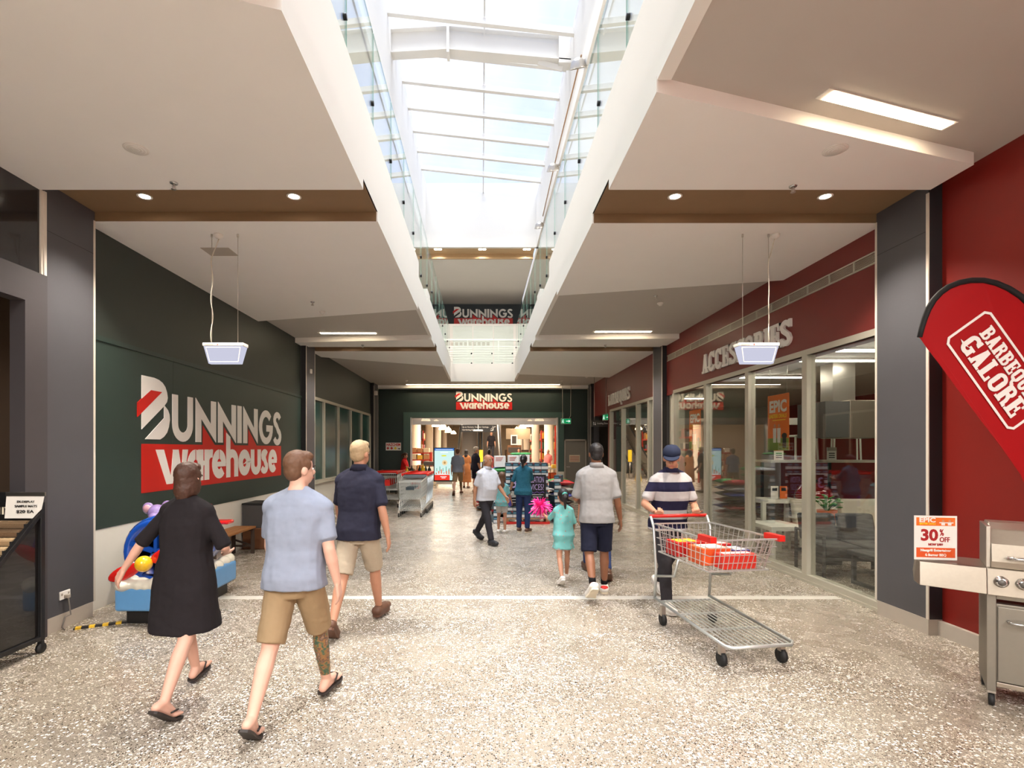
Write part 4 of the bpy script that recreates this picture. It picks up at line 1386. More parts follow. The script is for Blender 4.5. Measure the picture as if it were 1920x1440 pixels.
sl.build('black_sleeve', mat('sleeve_black', (18, 17, 18), .7), t)
xb = pp[-1][0]
MB().cyl((xb + .015, FY + .02, .06), (xb + .015, FY + .02, pp[-1][1]), .012, n=12).build('pole', m_steel, t)
MB().box(xb - .2, xb + .045, FY - .12, FY + .16, 0, .03).cyl((xb + .015, FY + .02, .03), (xb + .015, FY + .02, .1), .022).build('base', m_black, t, bevel=.006)
# lettering runs down the flag
ang = math.radians(-54.5)
uu = Vector((math.cos(ang), 0, math.sin(ang))); vv = Vector((-math.sin(ang), 0, math.cos(ang)))
sc_ = FY / F
o1 = Vector((fp(1800, 645)[0], FY - .0065, fp(1800, 645)[1]))
l = MB()
slab_text(l, 'GALORE', o1 + uu * (0 * sc_) - vv * (6 * sc_) , uu, vv, 168 * sc_, 40 * sc_, .002)
slab_text(l, 'BARBEQUES', o1 + uu * (4 * sc_) + vv * (38 * sc_), uu, vv, 172 * sc_, 29 * sc_, .002)
l.build('lettering', m_signwht, t)
bx = [(-14, -20), (178, -20), (186, -12), (186, 70), (178, 78), (-14, 78), (-22, 70), (-22, -12)]
MB().flat(stroke([(a * sc_, b * sc_) for a, b in bx], 4.5 * sc_, True), o1, uu, vv, .002).build('border', m_signwht, t)
# ------------------------------------------------------------------ shopping trolleys
m_zinc = mat('zinc_wire', (206, 210, 208), .35, metal=.75, var=.04)
m_tred = mat('trolley_red', (206, 34, 26), .35, var=.03)
m_tgrey = mat('trolley_grey_flap', (76, 80, 84), .5)
m_tag = mat('trolley_plate', (50, 66, 76), .4)
def make_trolley(label, group, front_plate=True):
    """nose at -y, handle at +y; root on the floor under the nose"""
    t = thing('shopping_trolley', label, 'trolley', (0, 0, 0), 0, group)
    L = .95
    def corner(s, f, z):
        """f 0 nose .. 1 handle"""
        return Vector((s * (.275 + .055 * f), f * L, z))
    b = MB()
    zt = lambda f: .85 + .11 * f
    zb = lambda f: .44 + .06 * f
    top = [corner(-1, 0, zt(0)), corner(1, 0, zt(0)), corner(1, 1, zt(1)), corner(-1, 1, zt(1))]
    for i in range(4):
        b.bar(top[i], top[(i + 1) % 4], .014)
    bot = [corner(-.92, .04, zb(0)), corner(.92, .04, zb(0)), corner(.92, 1, zb(1)), corner(-.92, 1, zb(1))]
    for i in range(4):
        b.bar(bot[i], bot[(i + 1) % 4], .012)
    def wires(p0, p1, q0, q1, n, m, w=.0075):
        for k in range(n + 1):
            f = k / n
            b.bar(p0.lerp(p1, f), q0.lerp(q1, f), w)
        for k in range(1, m):
            f = k / m
            b.bar(p0.lerp(q0, f), p1.lerp(q1, f), w)
    wires(top[0], top[1], bot[0], bot[1], 14, 5)
    wires(top[1], top[2], bot[1], bot[2], 16, 5)
    wires(top[0], top[3], bot[0], bot[3], 16, 5)
    wires(bot[0], bot[1], bot[3], bot[2], 10, 8)
    for k in range(12):
        f = k / 11
        b.bar(top[3].lerp(top[2], f), (top[3].lerp(top[2], f) + Vector((0, -.05, -.28))), .005)
    b.build('basket', m_zinc, t)
    fr = MB()
    for s in (-1, 1):
        fr.tube([corner(s, 1.05, .99), corner(s, .98, .6), corner(s, .8, .28), corner(s, .3, .17), corner(s, -.02, .15)], .013, 8)
        fr.bar(corner(s * .9, .1, zb(.1)), corner(s, .05, .15), .014)
    for f in (.02, .75):
        fr.bar(corner(-1, f, .16 + .08 * f), corner(1, f, .16 + .08 * f), .014)
    fr.build('chassis', m_zinc, t)
    tr = MB()
    for k in range(9):
        x = -.24 + k * .06
        tr.bar((x, .03, .20), (x, .75, .25), .006)
    tr.bar((-.28, .03, .2), (.28, .03, .2), .012)
    tr.bar((-.29, .75, .25), (.29, .75, .25), .012)
    tr.build('lower_tray', m_zinc, t)
    MB().tube([corner(-1, 1.08, 1.0), corner(1, 1.08, 1.0)], .018, 10).build('handle', m_tred, t)
    for s in (-1, 1):
        MB().box(s * .325 - .025, s * .325 + .025, .90, 1.05, .955, 1.02).build('handle_end', m_tred, t, bevel=.008)
    MB().add([(-.27, .80, .90), (.27, .80, .90), (.28, .95, .965), (-.28, .95, .965), (-.27, .80, .915), (.27, .80, .915), (.28, .95, .98), (-.28, .95, .98)], [(3, 2, 1, 0), (4, 5, 6, 7), (0, 1, 5, 4), (1, 2, 6, 5), (2, 3, 7, 6), (3, 0, 4, 7)]).build('seat_flap', m_tgrey, t)
    MB().box(-.11, .11, .955, .965, .62, .78).build('seat_back', m_tred, t)
    MB().box(-.10, .10, -.012, -.004, .66, .735).build('front_plate', m_tag, t)
    for s in (-1, 1):
        for f in (0, .9):
            p = corner(s * (1 if f else .98), f, 0)
            c = MB().box(p.x - .022, p.x + .022, p.y - .02, p.y + .02, .10, .17).box(p.x - .022, p.x - .016, p.y - .014, p.y + .014, .04, .11).box(p.x + .016, p.x + .022, p.y - .014, p.y + .014, .04, .11).build('caster', m_steel, t)
            MB().cyl((p.x - .014, p.y, .055), (p.x + .014, p.y, .055), .055, n=18).build('wheel', m_rubber, c)
    return t
tr0 = make_trolley('zinc wire shopping trolley at the nose of the nested row, dark plate on its basket', 'nested trolleys facing the corridor')
tr0.location = (-1.73, 12.5, 0)
where = ['second', 'third', 'fourth', 'fifth', 'sixth']
for k in range(5):
    dup(tr0, (-1.73, 12.5 + .29 * (k + 1), 0), 0, 'zinc wire shopping trolley nested %s from the nose of the row with red handles' % where[k])
for k in range(5):
    dup(tr0, (-2.68, 15.45 + .29 * k, 0), PI, ['shopping trolley with a red seat panel facing out, in the rear row by the wall', 'shopping trolley second in the rear row by the wall', 'shopping trolley third in the rear row by the wall', 'shopping trolley fourth in the rear row by the wall', 'shopping trolley last in the rear row by the wall'][k], 'nested trolleys in the rear row')

# hardware trolley pushed by the striped shopper
TD = Vector((.14, -.99, 0)).normalized()
ht = thing('hardware_trolley', 'wide trolley with rod deck and shallow basket of red goods pushed by striped shopper', 'trolley', (1.93, 4.98, 0), math.atan2(TD.y, TD.x) + PI / 2)
def hb(mb, name, m, p=ht): return mb.build(name, m, p, world=False)
d = MB()
for k in range(13):
    x = -.25 + k * .5 / 12
    d.bar((x, -.05, .215), (x, -1.1, .175), .008)
for y, z in ((-.05, .208), (-.4, .195), (-.75, .18), (-1.1, .168)):
    d.bar((-.27, y, z), (.27, y, z), .016)
d.tube([(-.28, 0, .23), (-.28, -1.1, .185), (-.24, -1.14, .18), (.24, -1.14, .18), (.28, -1.1, .185), (.28, 0, .23)], .013, 8)
hb(d, 'rod_deck', m_zinc)
f = MB()
for s in (-1, 1):
    f.tube([(s * .29, .06, 1.0), (s * .29, .0, .9), (s * .28, -.03, .5), (s * .28, 0, .22)], .013, 8)
    f.tube([(s * .28, -.05, .45), (s * .27, -.35, .52), (s * .27, -.42, .68)], .011, 8)
hb(f, 'upright_frame', m_zinc)
bk = MB()
def ringpts(z, a, y0, y1): return [Vector((-a, y0, z)), Vector((a, y0, z)), Vector((a, y1, z)), Vector((-a, y1, z))]
tp, bt = ringpts(.94, .29, -.02, -.95), ringpts(.68, .26, -.04, -.86)
for i in range(4):
    j = (i + 1) % 4
    bk.bar(tp[i], tp[j], .013); bk.bar(bt[i], bt[j], .011)
    for k in range(1, 13):
        g = k / 13
        bk.bar(tp[i].lerp(tp[j], g), bt[i].lerp(bt[j], g), .005)
    for k in (1, 2, 3):
        g = k / 4
        bk.bar(tp[i].lerp(bt[i], g), tp[j].lerp(bt[j], g), .005)
for k in range(11):
    g = k / 10
    bk.bar(bt[0].lerp(bt[1], g), bt[3].lerp(bt[2], g), .005)
hb(bk, 'basket', m_zinc)
hb(MB().tube([(-.29, .07, 1.0), (.29, .07, 1.0)], .017, 10), 'handle', m_tred)
for s in (-1, 1):
    hb(MB().box(s * .29 - .025, s * .29 + .025, -.98, -.80, .925, .97), 'corner_guard', m_tred)
    for y in (-.1, -1.02):
        c = hb(MB().box(s * .25 - .02, s * .25 + .02, y - .02, y + .02, .09, .18), 'caster', m_steel)
        MB().cyl((s * .25 - .015, y, .055), (s * .25 + .015, y, .055), .055, n=18).build('wheel', m_rubber, c, world=False)
def on_trolley(x, y, z): return tuple(mat_of(ht) @ Vector((x, y, z)))
goods = [('paint_box', -.12, -.24, .24, .2, .13, (196, 34, 28), 'red carton at the handle end of the pushed trolley'), ('tool_case', .14, -.28, .2, .26, .12, (176, 30, 30), 'dark red case on the right of the pushed trolley basket'),
         ('bucket_box', -.08, -.585, .26, .22, .14, (232, 96, 44), 'orange carton at the middle of the pushed trolley basket'), ('blue_pack', .15, -.6, .16, .2, .12, (62, 56, 110), 'blue pack beside the orange carton in the pushed trolley'),
         ('bright_red_box', .02, -.785, .3, .12, .12, (222, 54, 40), 'bright red carton at the front of the pushed trolley')]
for nm, x, y, sx, sy, sz, c, lb in goods:
    o = MB().box(-sx / 2, sx / 2, -sy / 2, sy / 2, 0, sz).build('shopping_carton', mat('goods_' + nm, c, .5), bevel=.006)
    o.location = on_trolley(x, y, .687); o.rotation_euler = (0, 0, ht.rotation_euler.z + .02)
    tag(o, lb, 'carton', 'goods in the pushed trolley')
    q = MB().box(-sx / 2 + .03, sx / 2 - .03, -sy / 2 + .03, sy / 2 - .03, sz, sz + .002).build('carton_label', m_yellow if nm == 'paint_box' else m_paper, o, world=False)

# ------------------------------------------------------------------ installation display of cartons with a chalk poster
t = thing('display_pallet', 'timber pallet in a red edged base under the carton display', 'pallet', (1.0, 11.62, 0))
p = MB()
for k in range(6):
    p.box(.52, 1.48, 11.4 + k * .13, 11.49 + k * .13, .11, .13)
for x in (.55, .98, 1.42):
    p.box(x, x + .05, 11.4, 12.14, .03, .11)
p.build('pallet_board', mat('raw_pine', (166, 130, 92), .7, var=.15), t)
MB().box(.5, 1.5, 11.36, 11.39, 0, .05).box(.5, .53, 11.39, 12.16, 0, .05).box(1.47, 1.5, 11.39, 12.16, 0, .05).build('red_edging', m_tred, t)
m_cart = mat('navy_carton', (58, 78, 90), .55, var=.06)
m_cartw = mat('carton_white_print', (226, 228, 230), .55)
m_cartb = mat('carton_blue_print', (96, 150, 176), .55)
def make_carton(x, z, label, w=.155, h=.15):
    t = thing('display_carton', label, 'carton', (x, 11.42, z), 0, 'cartons in the installation display')
    MB().box(-w / 2 + .003, w / 2 - .003, 0, .4, 0, h - .002).build('box', m_cart, t, world=False)
    MB().box(-w / 2 + .003, w / 2 - .003, -.002, 0, .01, h * .48).build('white_panel', m_cartw, t, world=False)
    MB().box(-w / 2 + .012, w / 2 - .05, -.002, 0, h * .6, h * .8).build('print_block', m_cartb, t, world=False)
    MB().add([(w / 2 - .035, -.002, h - .004), (w / 2 - .004, -.002, h - .004), (w / 2 - .004, -.002, h - .035)], [(0, 2, 1)]).build('red_corner', m_signred, t, world=False)
    return t
c0 = None
rows = ['bottom', 'second', 'third', 'fourth', 'fifth', 'sixth', 'seventh', 'top']
for r in range(8):
    for c in range(6):
        x = .61 + c * .157; z = .132 + r * .152
        lb = 'navy and white boxed unit in the %s row of the installation display' % rows[r]
        if c0 is None:
            c0 = make_carton(x, z, lb)
        else:
            dup(c0, (x, 11.42, z), 0, lb)
for (x, z, a) in ((.44, .0, .15), (.44, .152, -.1), (.445, .304, .2), (.445, .456, -.12), (.44, .608, .1), (.45, .76, -.2)):
    dup(c0, (x - .10, 11.5, z), a, 'navy and white boxed unit in the leaning side stack left of the display')
for (x, z, a) in ((1.63, .0, .1), (1.63, .152, -.12), (1.64, .304, .15), (1.63, .456, .3), (1.62, .608, -.15), (1.63, .76, .2), (1.62, .912, -.3)):
    dup(c0, (x + .07, 11.55, z), a, 'navy and white boxed unit in the leaning side stack right of the display')
pt = thing('chalk_poster', 'black hand-lettered INSTALLATION SERVICES poster across the carton display', 'poster', (1.02, 11.40, .38))
x0, x1 = P(956.6, 0, 11.4).x, P(1023.7, 0, 11.4).x
z1, z0 = P(0, 890, 11.4).z, P(0, 949.5, 11.4).z
MB().box(x0, x1, 11.395, 11.41, z0, z1).build('board', mat('chalkboard_black', (20, 18, 24), .55), pt)
W, H = x1 - x0, z1 - z0
O = (x0, 11.394, z0)
m_lil = mat('lilac_chalk', (196, 178, 232), .6); m_vio = mat('violet_chalk', (112, 84, 176), .6)
l = MB()
text_on(l, '3', O, (1, 0, 0), (0, 0, 1), W * .03, H * .58, W * .15, H * .34, .002, .01)
text_on(l, 'INSTALLATION', O, (1, 0, 0), (0, 0, 1), W * .32, H * .75, W * .62, H * .19, .002, .0)
text_on(l, 'SERVICES?', O, (1, 0, 0), (0, 0, 1), W * .36, H * .52, W * .58, H * .18, .002, .0)
l.build('lettering', m_lil, pt)
l = MB()
for k in range(5):
    l.flat([rect(W * .02, H * (.46 - k * .085), W * (.2 - .02 * (k % 2)), H * (.46 - k * .085) + .012), rect(W * (.6 + .03 * (k % 2)), H * (.36 - k * .07), W * (.92 - .05 * (k % 3)), H * (.36 - k * .07) + .012)], O, (1, 0, 0), (0, 0, 1), .002)
l.build('small_writing', m_cartw, pt)
l = MB()
for yy in (.44, .06):
    l.flat(stroke([(W * (.55 + .04 * i), H * yy + .018 * math.sin(i * 1.6)) for i in range(11)], .012), O, (1, 0, 0), (0, 0, 1), .002)
l.build('wavy_flourish', m_vio, pt)

# bags and white cartons on pallets behind the display
bagc = [mat('bag_red', (168, 34, 44), .35, var=.2, scale=8), mat('bag_green', (58, 150, 74), .35, var=.2, scale=8), mat('bag_black', (44, 40, 38), .35, var=.3, scale=8), mat('bag_blue', (60, 74, 160), .35, var=.2, scale=8), mat('bag_white', (214, 214, 210), .35, var=.1, scale=8)]
def bag_mesh(seed):
    random.seed(seed)
    b = bmesh.new()
    bmesh.ops.create_cube(b, size=1)
    bmesh.ops.subdivide_edges(b, edges=b.edges[:], cuts=5, use_grid_fill=True)
    for v in b.verts:
        x, y, z = v.co * 2
        k = (1 - .85 * abs(x) ** 4) * (1 - .8 * abs(y) ** 4)
        v.co = Vector((x * .30, y * .22, z * .066 * k + random.uniform(-.006, .006) * k))
    me = bpy.data.meshes.new('bag')
    b.to_mesh(me); b.free()
    for p_ in me.polygons: p_.use_smooth = True
    return me
def bag_pile(bx, by, nx, ny, nz, names, seed):
    random.seed(seed)
    base = [bag_mesh(s) for s in (1, 2, 3)]
    meshes = {}
    colours = ['red', 'green', 'black', 'blue', 'white']
    for k in range(nz):
        for i in range(nx):
            for j in range(ny):
                ci = random.choice([0, 0, 1, 2, 2, 3] if k < nz - 2 else [0, 1, 1, 4, 3])
                me = base[random.randrange(3)]
                key = (me.name, ci)
                if key not in meshes:
                    q = me.copy(); q.materials.append(bagc[ci]); meshes[key] = q
                o = bpy.data.objects.new('garden_bag', meshes[key]); COL.objects.link(o)
                o.location = (bx + i * .64 + random.uniform(-.01, .01), by + j * .48, .076 + k * .152)
                o.rotation_euler = (random.uniform(-.02, .02), random.uniform(-.02, .02), random.uniform(-.03, .03))
                tag(o, 'plump %s plastic bag in layer %d of %s' % (colours[ci], k + 1, names), 'bag', 'garden bags in ' + names)
bag_pile(.55, 12.75, 2, 2, 8, 'the pile behind the carton display', 5)
bag_pile(1.92, 12.6, 1, 2, 6, 'the pile right behind the carton display', 9)
bag_pile(.15, 14.0, 1, 2, 7, 'the farther pile left behind the carton display', 12)
for (xa, xb_, ya, yb, y, lb) in ((927, 948, 873, 855, 12.55, 'white printed carton standing on the bags, left of the display'), (953, 973, 868, 854, 12.55, 'white printed carton on the bags above the display, left of the green bag'), (974, 993, 867, 853, 12.6, 'white printed carton on the bags above the display, under the green bag')):
    a, b = P(xa, ya, y), P(xb_, yb, y)
    zt = max(b.z, 1.42)
    t = thing('white_carton', lb, 'carton', ((a.x + b.x) / 2, y, 1.21), 0, 'white cartons on the bag pile')
    MB().box(a.x, b.x, y, y + .35, 1.215, zt).build('box', m_cartw, t, bevel=.004)
    for k in range(3):
        MB().box(a.x + .03, b.x - .06 - .02 * k, y - .002, y, zt - .05 - k * .035, zt - .035 - k * .035).build('printed_line', mat('notice_red', (176, 70, 50)), t)
for k, (px, lb) in enumerate(((968, 'crumpled green bag lying on the white carton, left'), (985, 'crumpled green bag lying on the white carton, right'))):
    q = bag_mesh(20 + k); q.materials.append(bagc[1])
    o = bpy.data.objects.new('green_bag', q); COL.objects.link(o)
    o.scale = (.5, .5, .45)
    o.location = (P(px, 0, 12.75).x, 12.78, 1.535); tag(o, lb, 'bag')

# ------------------------------------------------------------------ sausage-sizzle table by the entrance
t = thing('trestle_table', 'timber topped table left of the store entrance with sauce bottles', 'table', (-2.5, 18.4, 0))
MB().box(-3.05, -1.78, 18.1, 18.7, .69, .73).build('tabletop', m_wood, t, bevel=.005)
for x in (-3.0, -1.83):
    for y in (18.15, 18.65):
        MB().box(x - .02, x + .02, y - .02, y + .02, 0, .69).build('leg', m_black, t)
def bottle(x, y, z, c, lb, s=1.0):
    t = thing('sauce_bottle', lb, 'bottle', (x, y, z), 0, 'bottles on the entrance table')
    MB().lathe([(.035 * s, 0), (.04 * s, .02), (.04 * s, .13 * s), (.03 * s, .16 * s), (.012 * s, .175 * s)], (x, y, z), 14).build('body', mat('bottle_%d_%d_%d' % c, c, .3), t)
    MB().lathe([(.018 * s, .17 * s), (.016 * s, .19 * s), (.006 * s, .23 * s), (.003, .235 * s)], (x, y, z), 12).build('cap', mat('bottle_%d_%d_%d' % c, c, .3), t)
bottle(P(763, 0, 18.25).x, 18.25, .732, (232, 186, 30), 'yellow squeeze bottle on the entrance table beside the red shirted person', 1.3)
bottle(P(793, 0, 18.25).x, 18.25, .732, (232, 186, 30), 'tall yellow squeeze bottle at the right end of the entrance table', 1.7)
for k, px in enumerate((772, 787, 798, 805)):
    bottle(P(px, 0, 18.4).x, 18.42, .732, (28, 40, 36), 'dark bottle on the entrance table, %s from the left' % ['first', 'second', 'third', 'fourth'][k], 1.5)
for k in range(4):
    bottle(P(755, 0, 17.8).x + .11 * k, 17.82, .0, [(236, 200, 40), (226, 226, 220)][k % 2], ['yellow bottle leftmost', 'white bottle second', 'yellow bottle third', 'white bottle last'][k] + ' on the crate in front of the entrance table', 1.2)
cr = MB().box(-2.8, -2.3, 17.7, 17.95, 0, .62).build('bottle_crate', mat('pale_crate', (190, 176, 150), .6), bevel=.01)
tag(cr, 'pale crate holding a row of small bottles before the entrance table', 'crate')
for o in [o for o in COL.objects if o.get('label', '').endswith('on the crate in front of the entrance table')]:
    o.location.z = .622
# ------------------------------------------------------------------ far store seen through the entrance
m_storew = mat('store_cream_wall', (206, 188, 164), .7)
m_storec = mat('store_ceiling', (214, 200, 178), .8)
mb = MB()
mb.box(-9.1, -9, 19.9, 56, 0, 4.4); mb.box(9, 9.1, 19.9, 56, 0, 4.4); mb.box(-9, 9, 55.9, 56, 0, 4.4)
mb.box(-9, -2.95, 19.9, 20.0, 0, 4.4); mb.box(3.11, 9, 19.9, 20.0, 0, 4.4)
struct(mb.build('wall_store', m_storew))
struct(MB().box(-9, 9, 19.9, 24.5, 3.12, 3.2).box(-9, 9, 24.5, 56, 4.0, 4.1).box(-9, 9, 24.4, 24.5, 3.12, 4.1).build('ceiling_store', m_storec))
for k in range(4):
    y = 28 + 7 * k
    for x in (-3.55, 3.65):
        o = MB().lathe([(.28, 0), (.28, .12), (.26, .13), (.26, 3.9), (.34, 4.0)], (x, y, 0), 28).build('store_column', mat('store_column_paint', (226, 208, 186), .6))
        struct(o)
for x, y in ((-2.25, 21.8), (-1.55, 21.8), (2.8, 21.8)):
    t = thing('surface_light', 'flat round lamp on the low store ceiling, ' + ('leftmost' if x < -2 else 'second' if x < 0 else 'rightmost') + ' just inside the entrance', 'ceiling light', (x, y, 3.12), 0, 'flat lamps inside the entrance')
    MB().lathe([(.22, 0), (.22, -.03), (.20, -.035)], (x, y, 3.12), 24).build('rim', m_white, t)
    MB().lathe([(.195, -.036), (.195, -.034), (.0, -.036)], (x, y, 3.12), 24).build('lamp', emis('flat_lamp', (255, 238, 206), 8), t)
m_shade = emis('pendant_glow', (255, 226, 178), 7)
m_shadec = mat('pendant_cap', (206, 196, 180), .5)
def make_pendant(x, y, z, label):
    t = thing('pendant_lamp', label, 'pendant lamp', (x, y, z), 0, 'pendant lamps in the store aisles')
    MB().lathe([(.24, 0), (.22, .09), (.15, .2), (.08, .26)], (0, 0, 0), 18).build('shade', m_shade, t, world=False)
    MB().lathe([(.08, .26), (.07, .34), (.02, .36)], (0, 0, 0), 14).build('cap', m_shadec, t, world=False)
    MB().cyl((0, 0, .36), (0, 0, 4.0 - z), .01, n=6).build('cable', m_black, t, world=False)
    return t
pl0 = None
spots = []
for i, y in enumerate((25.5, 28.5, 31, 33.5, 36, 39, 42, 46)):
    for s, x in (('left', -2.75 + (.25 if i % 2 else 0)), ('right', 2.85 - (.2 if i % 2 else 0))):
        lb = 'glowing bell pendant, %s along the %s aisle of the far store' % (ords[i], s)
        if pl0 is None:
            pl0 = make_pendant(x, y, 3.0, lb)
        else:
            dup(pl0, (x, y, 3.0), 0, lb)
for x, y in ((-1.6, 27), (1.6, 27), (0, 25.8), (-1.8, 38), (2.4, 36), (2.4, 46)):
    add_light('store_fill', 'AREA', (x, y, 3.9 if y > 25 else 3.0), 190, (1, .88, .74), (0, 0, 0), shape='RECTANGLE', size=3, size_y=5)  # added area lights that brighten the store, apart from its pendants
add_light('store_entrance_lamp', 'AREA', (0, 21.6, 3.1), 170, (1, .88, .74), (0, 0, 0), shape='RECTANGLE', size=5, size_y=2)

# escalators
m_esc = mat('dark_escalator', (46, 40, 36), .4, var=.1)
m_step = mat('escalator_step', (104, 94, 84), .5)
def escalator(x0, x1, label):
    t = thing('escalator', label, 'escalator', ((x0 + x1) / 2, 29, 0))
    y0, y1, zt = 29.0, 36.6, 4.0
    sl = (zt) / (y1 - y0 - .6)
    st = MB()
    n = 26
    for k in range(n):
        a = y0 + .6 + (y1 - y0 - .6) * k / n
        st.box(x0 + .14, x1 - .14, a, a + (y1 - y0 - .6) / n + .02, max(0, k * zt / n - .2), (k + .7) * zt / n)
    st.build('step', m_step, t)
    for x in (x0, x1):
        s = MB()
        a, b = x - .09, x + .09
        prof = [(y0, 0), (y0 + .6, 0), (y1, zt - .1), (y1, zt), (y0 + .6, .35), (y0, .3)]
        s.loft([[(xx, y, z) for y, z in prof] for xx in (a, b)], smooth=False)
        s.build('balustrade_base', m_steel, t)
        g = MB()
        prof = [(y0, .3), (y0 + .6, .35), (y1, zt), (y1, zt + .8), (y0 + .6, 1.0), (y0 + .1, .95), (y0 - .1, .7), (y0 - .05, .35)]
        g.loft([[(xx, y, z) for y, z in prof] for xx in (x - .02, x + .02)], smooth=False)
        g.build('balustrade_panel', mat('escalator_side', (170, 158, 142), .3, metal=.3), t)
        d_ = -.03
        MB().bar((x + d_, y0 + .6, 1.0), (x + d_, y1, zt + .8), .03, .06).bar((x + d_, y0 + .6, .36), (x + d_, y1, zt + .02), .05, .05).build('steel_edge', mat('pale_steel_edge', (222, 216, 206), .25, metal=.4), t)
        MB().tube([(x, y0, .3), (x, y0 - .14, .55), (x, y0 - .05, .9), (x, y0 + .3, 1.0), (x, y0 + .6, 1.05), (x, y1, zt + .85)], .045, 8).build('handrail', m_rubber, t)
    MB().box(x0, x1, y0 - .5, y0 + .6, 0, .02).build('landing_plate', m_steel, t)
    return t
escalator(-1.38, -.19, 'dark escalator rising away, left of the pair in the far store')
escalator(.02, 1.15, 'steel sided escalator on the right of the pair, a person in black on it')
struct(MB().box(-1.5, 1.4, 37.2, 37.3, 0, 4.0).build('wall_escalator', mat('brown_escalator_wall', (110, 92, 76), .6)))
o = MB().box(-.13, .07, 28.6, 28.66, .95, 1.6).build('yellow_warning_sign', m_yellow); 
o2 = MB().cyl((-.03, 28.63, 0), (-.03, 28.63, .96), .02).build('post', m_steel, o)
tag(o, 'yellow warning board between the two escalators', 'sign')
for i, y in enumerate((27.0,)):
    t = thing('wet_floor_sign', 'yellow folding floor sign before the escalators beside the grey haired man', 'floor sign', (-.02, y, 0))
    MB().add([(-.15, y - .12, 0), (.15, y - .12, 0), (.1, y, .62), (-.1, y, .62)], [(0, 1, 2, 3)]).build('front_leaf', m_yellow, t)
    MB().add([(-.15, y + .12, 0), (.15, y + .12, 0), (.1, y + .002, .62), (-.1, y + .002, .62)], [(3, 2, 1, 0)]).build('rear_leaf', m_yellow, t)

# overhead direction sign
sx0, sx1 = P(864, 0, 24).x, P(931, 0, 24).x
sz1, sz0 = P(0, 797, 24).z, P(0, 810, 24).z
t = thing('overhead_sign', 'black overhead sign Up to Nursery, Outdoor Settings before the escalators', 'sign', ((sx0 + sx1) / 2, 24, sz0))
MB().box(sx0, sx1, 23.98, 24.04, sz0, sz1).build('board', m_black, t)
W, H = sx1 - sx0, sz1 - sz0
O = (sx0, 23.978, sz0)
l = MB(); text_on(l, 'Up to Nursery, Outdoor Settings,', O, (1, 0, 0), (0, 0, 1), W * .04, H * .56, W * .74, H * .26, .002, .01); text_on(l, 'Gardening & Electrical', O, (1, 0, 0), (0, 0, 1), W * .04, H * .16, W * .52, H * .26, .002, .01)
l.build('lettering', m_signwht, t)
MB().flat(stroke([(W * .83, H * .2), (W * .88, H * .2), (W * .93, H * .75), (W * .98, H * .75)], .025) + stroke([(W * .83, H * .42), (W * .86, H * .42), (W * .9, H * .85)], .018) + [arc(W * .9, H * .3, .03, .03, 0, 360, 8)[:-1]], O, (1, 0, 0), (0, 0, 1), .002).build('escalator_symbol', m_signwht, t)
for x in (sx0 + .2, sx1 - .2):
    MB().cyl((x, 24.01, sz1), (x, 24.01, 3.12), .012, n=8).build('hanger', m_steel, t)
t = thing('strip_emergency_light', 'thin lit emergency strip hanging before the black overhead sign', 'emergency light', (-.16, 22.5, P(0, 808, 22.5).z))
zz = P(0, 808, 22.5).z
MB().box(-.36, .05, 22.46, 22.54, zz, zz + .05).build('body', emis('strip_glow', (255, 244, 224), 1.6), t)
MB().cyl((-.15, 22.5, zz + .05), (-.15, 22.5, 3.12), .012, n=8).build('stem', m_white, t)

# advertising screen
ax0, ax1 = P(813, 0, 22).x, P(853, 0, 22).x
az1, az0 = P(0, 839, 22).z, P(0, 903, 22).z
t = thing('advertising_screen', 'tall lit advertising screen on a low steel stand inside the entrance', 'screen', ((ax0 + ax1) / 2, 22, 0))
MB().box(ax0, ax1, 22.0, 22.12, az0, az1).build('housing', m_black, t, bevel=.01)
W, H = ax1 - ax0 - .08, az1 - az0 - .1
O = (ax0 + .04, 21.998, az0 + .06)
def scr(polys, nm, c, th=.002, s=0.55):
    MB().flat(polys, O, (1, 0, 0), (0, 0, 1), th).build(nm, emis('screen_%d_%d_%d' % c, c, s), t)
scr([rect(0, 0, W, H)], 'screen_background', (196, 226, 222))
scr([rect(0, H * .93, W, H)], 'header_band', (52, 110, 190), .003)
scr([rect(W * .06, H * .955, W * .94, H * .97), rect(W * .3, H * .86, W * .7, H * .885)], 'header_print', (240, 244, 246), .004)
scr([rect(0, 0, W * .78, H * .17)], 'red_footer', (226, 58, 44), .003)
scr([rect(W * .3, H * .10, W * .62, H * .12), rect(W * .36, H * .06, W * .56, H * .08)], 'footer_print', (244, 240, 236), .004)
scr([arc(W * .48, H * .77, W * .14, H * .022, 0, 360, 16)[:-1]], 'yellow_badge', (214, 214, 40), .003)
scr([arc(W * .52, H * .55, W * .14, H * .085, 0, 360, 18)[:-1]], 'hat', (226, 204, 160), .003)
scr([arc(W * .52, H * .55, W * .06, H * .04, 0, 360, 14)[:-1]], 'hat_crown', (180, 140, 84), .004)
scr([rect(W * (.06 + .13 * k), H * .19, W * (.12 + .13 * k), H * (.24 + .05 * (k % 3))) for k in range(6)], 'product', (214, 120, 90), .003)
scr([rect(W * (.1 + .16 * k), H * .28, W * (.13 + .16 * k), H * (.38 + .05 * (k % 2))) for k in range(5)], 'plant', (70, 150, 120), .0035)
scr([rect(W * .14, H * .17, W * .6, H * .2)], 'white_word', (246, 244, 240), .0045)
MB().box(ax0 - .05, ax1 + .1, 21.9, 22.2, .16, .19).box(ax0 + .08, ax0 + .12, 21.95, 22.15, 0, .16).box(ax1 - .12, ax1 - .08, 21.95, 22.15, 0, .16).box(ax0 + .1, ax1 - .1, 22.03, 22.1, .16, az0).build('stand', m_steel, t)

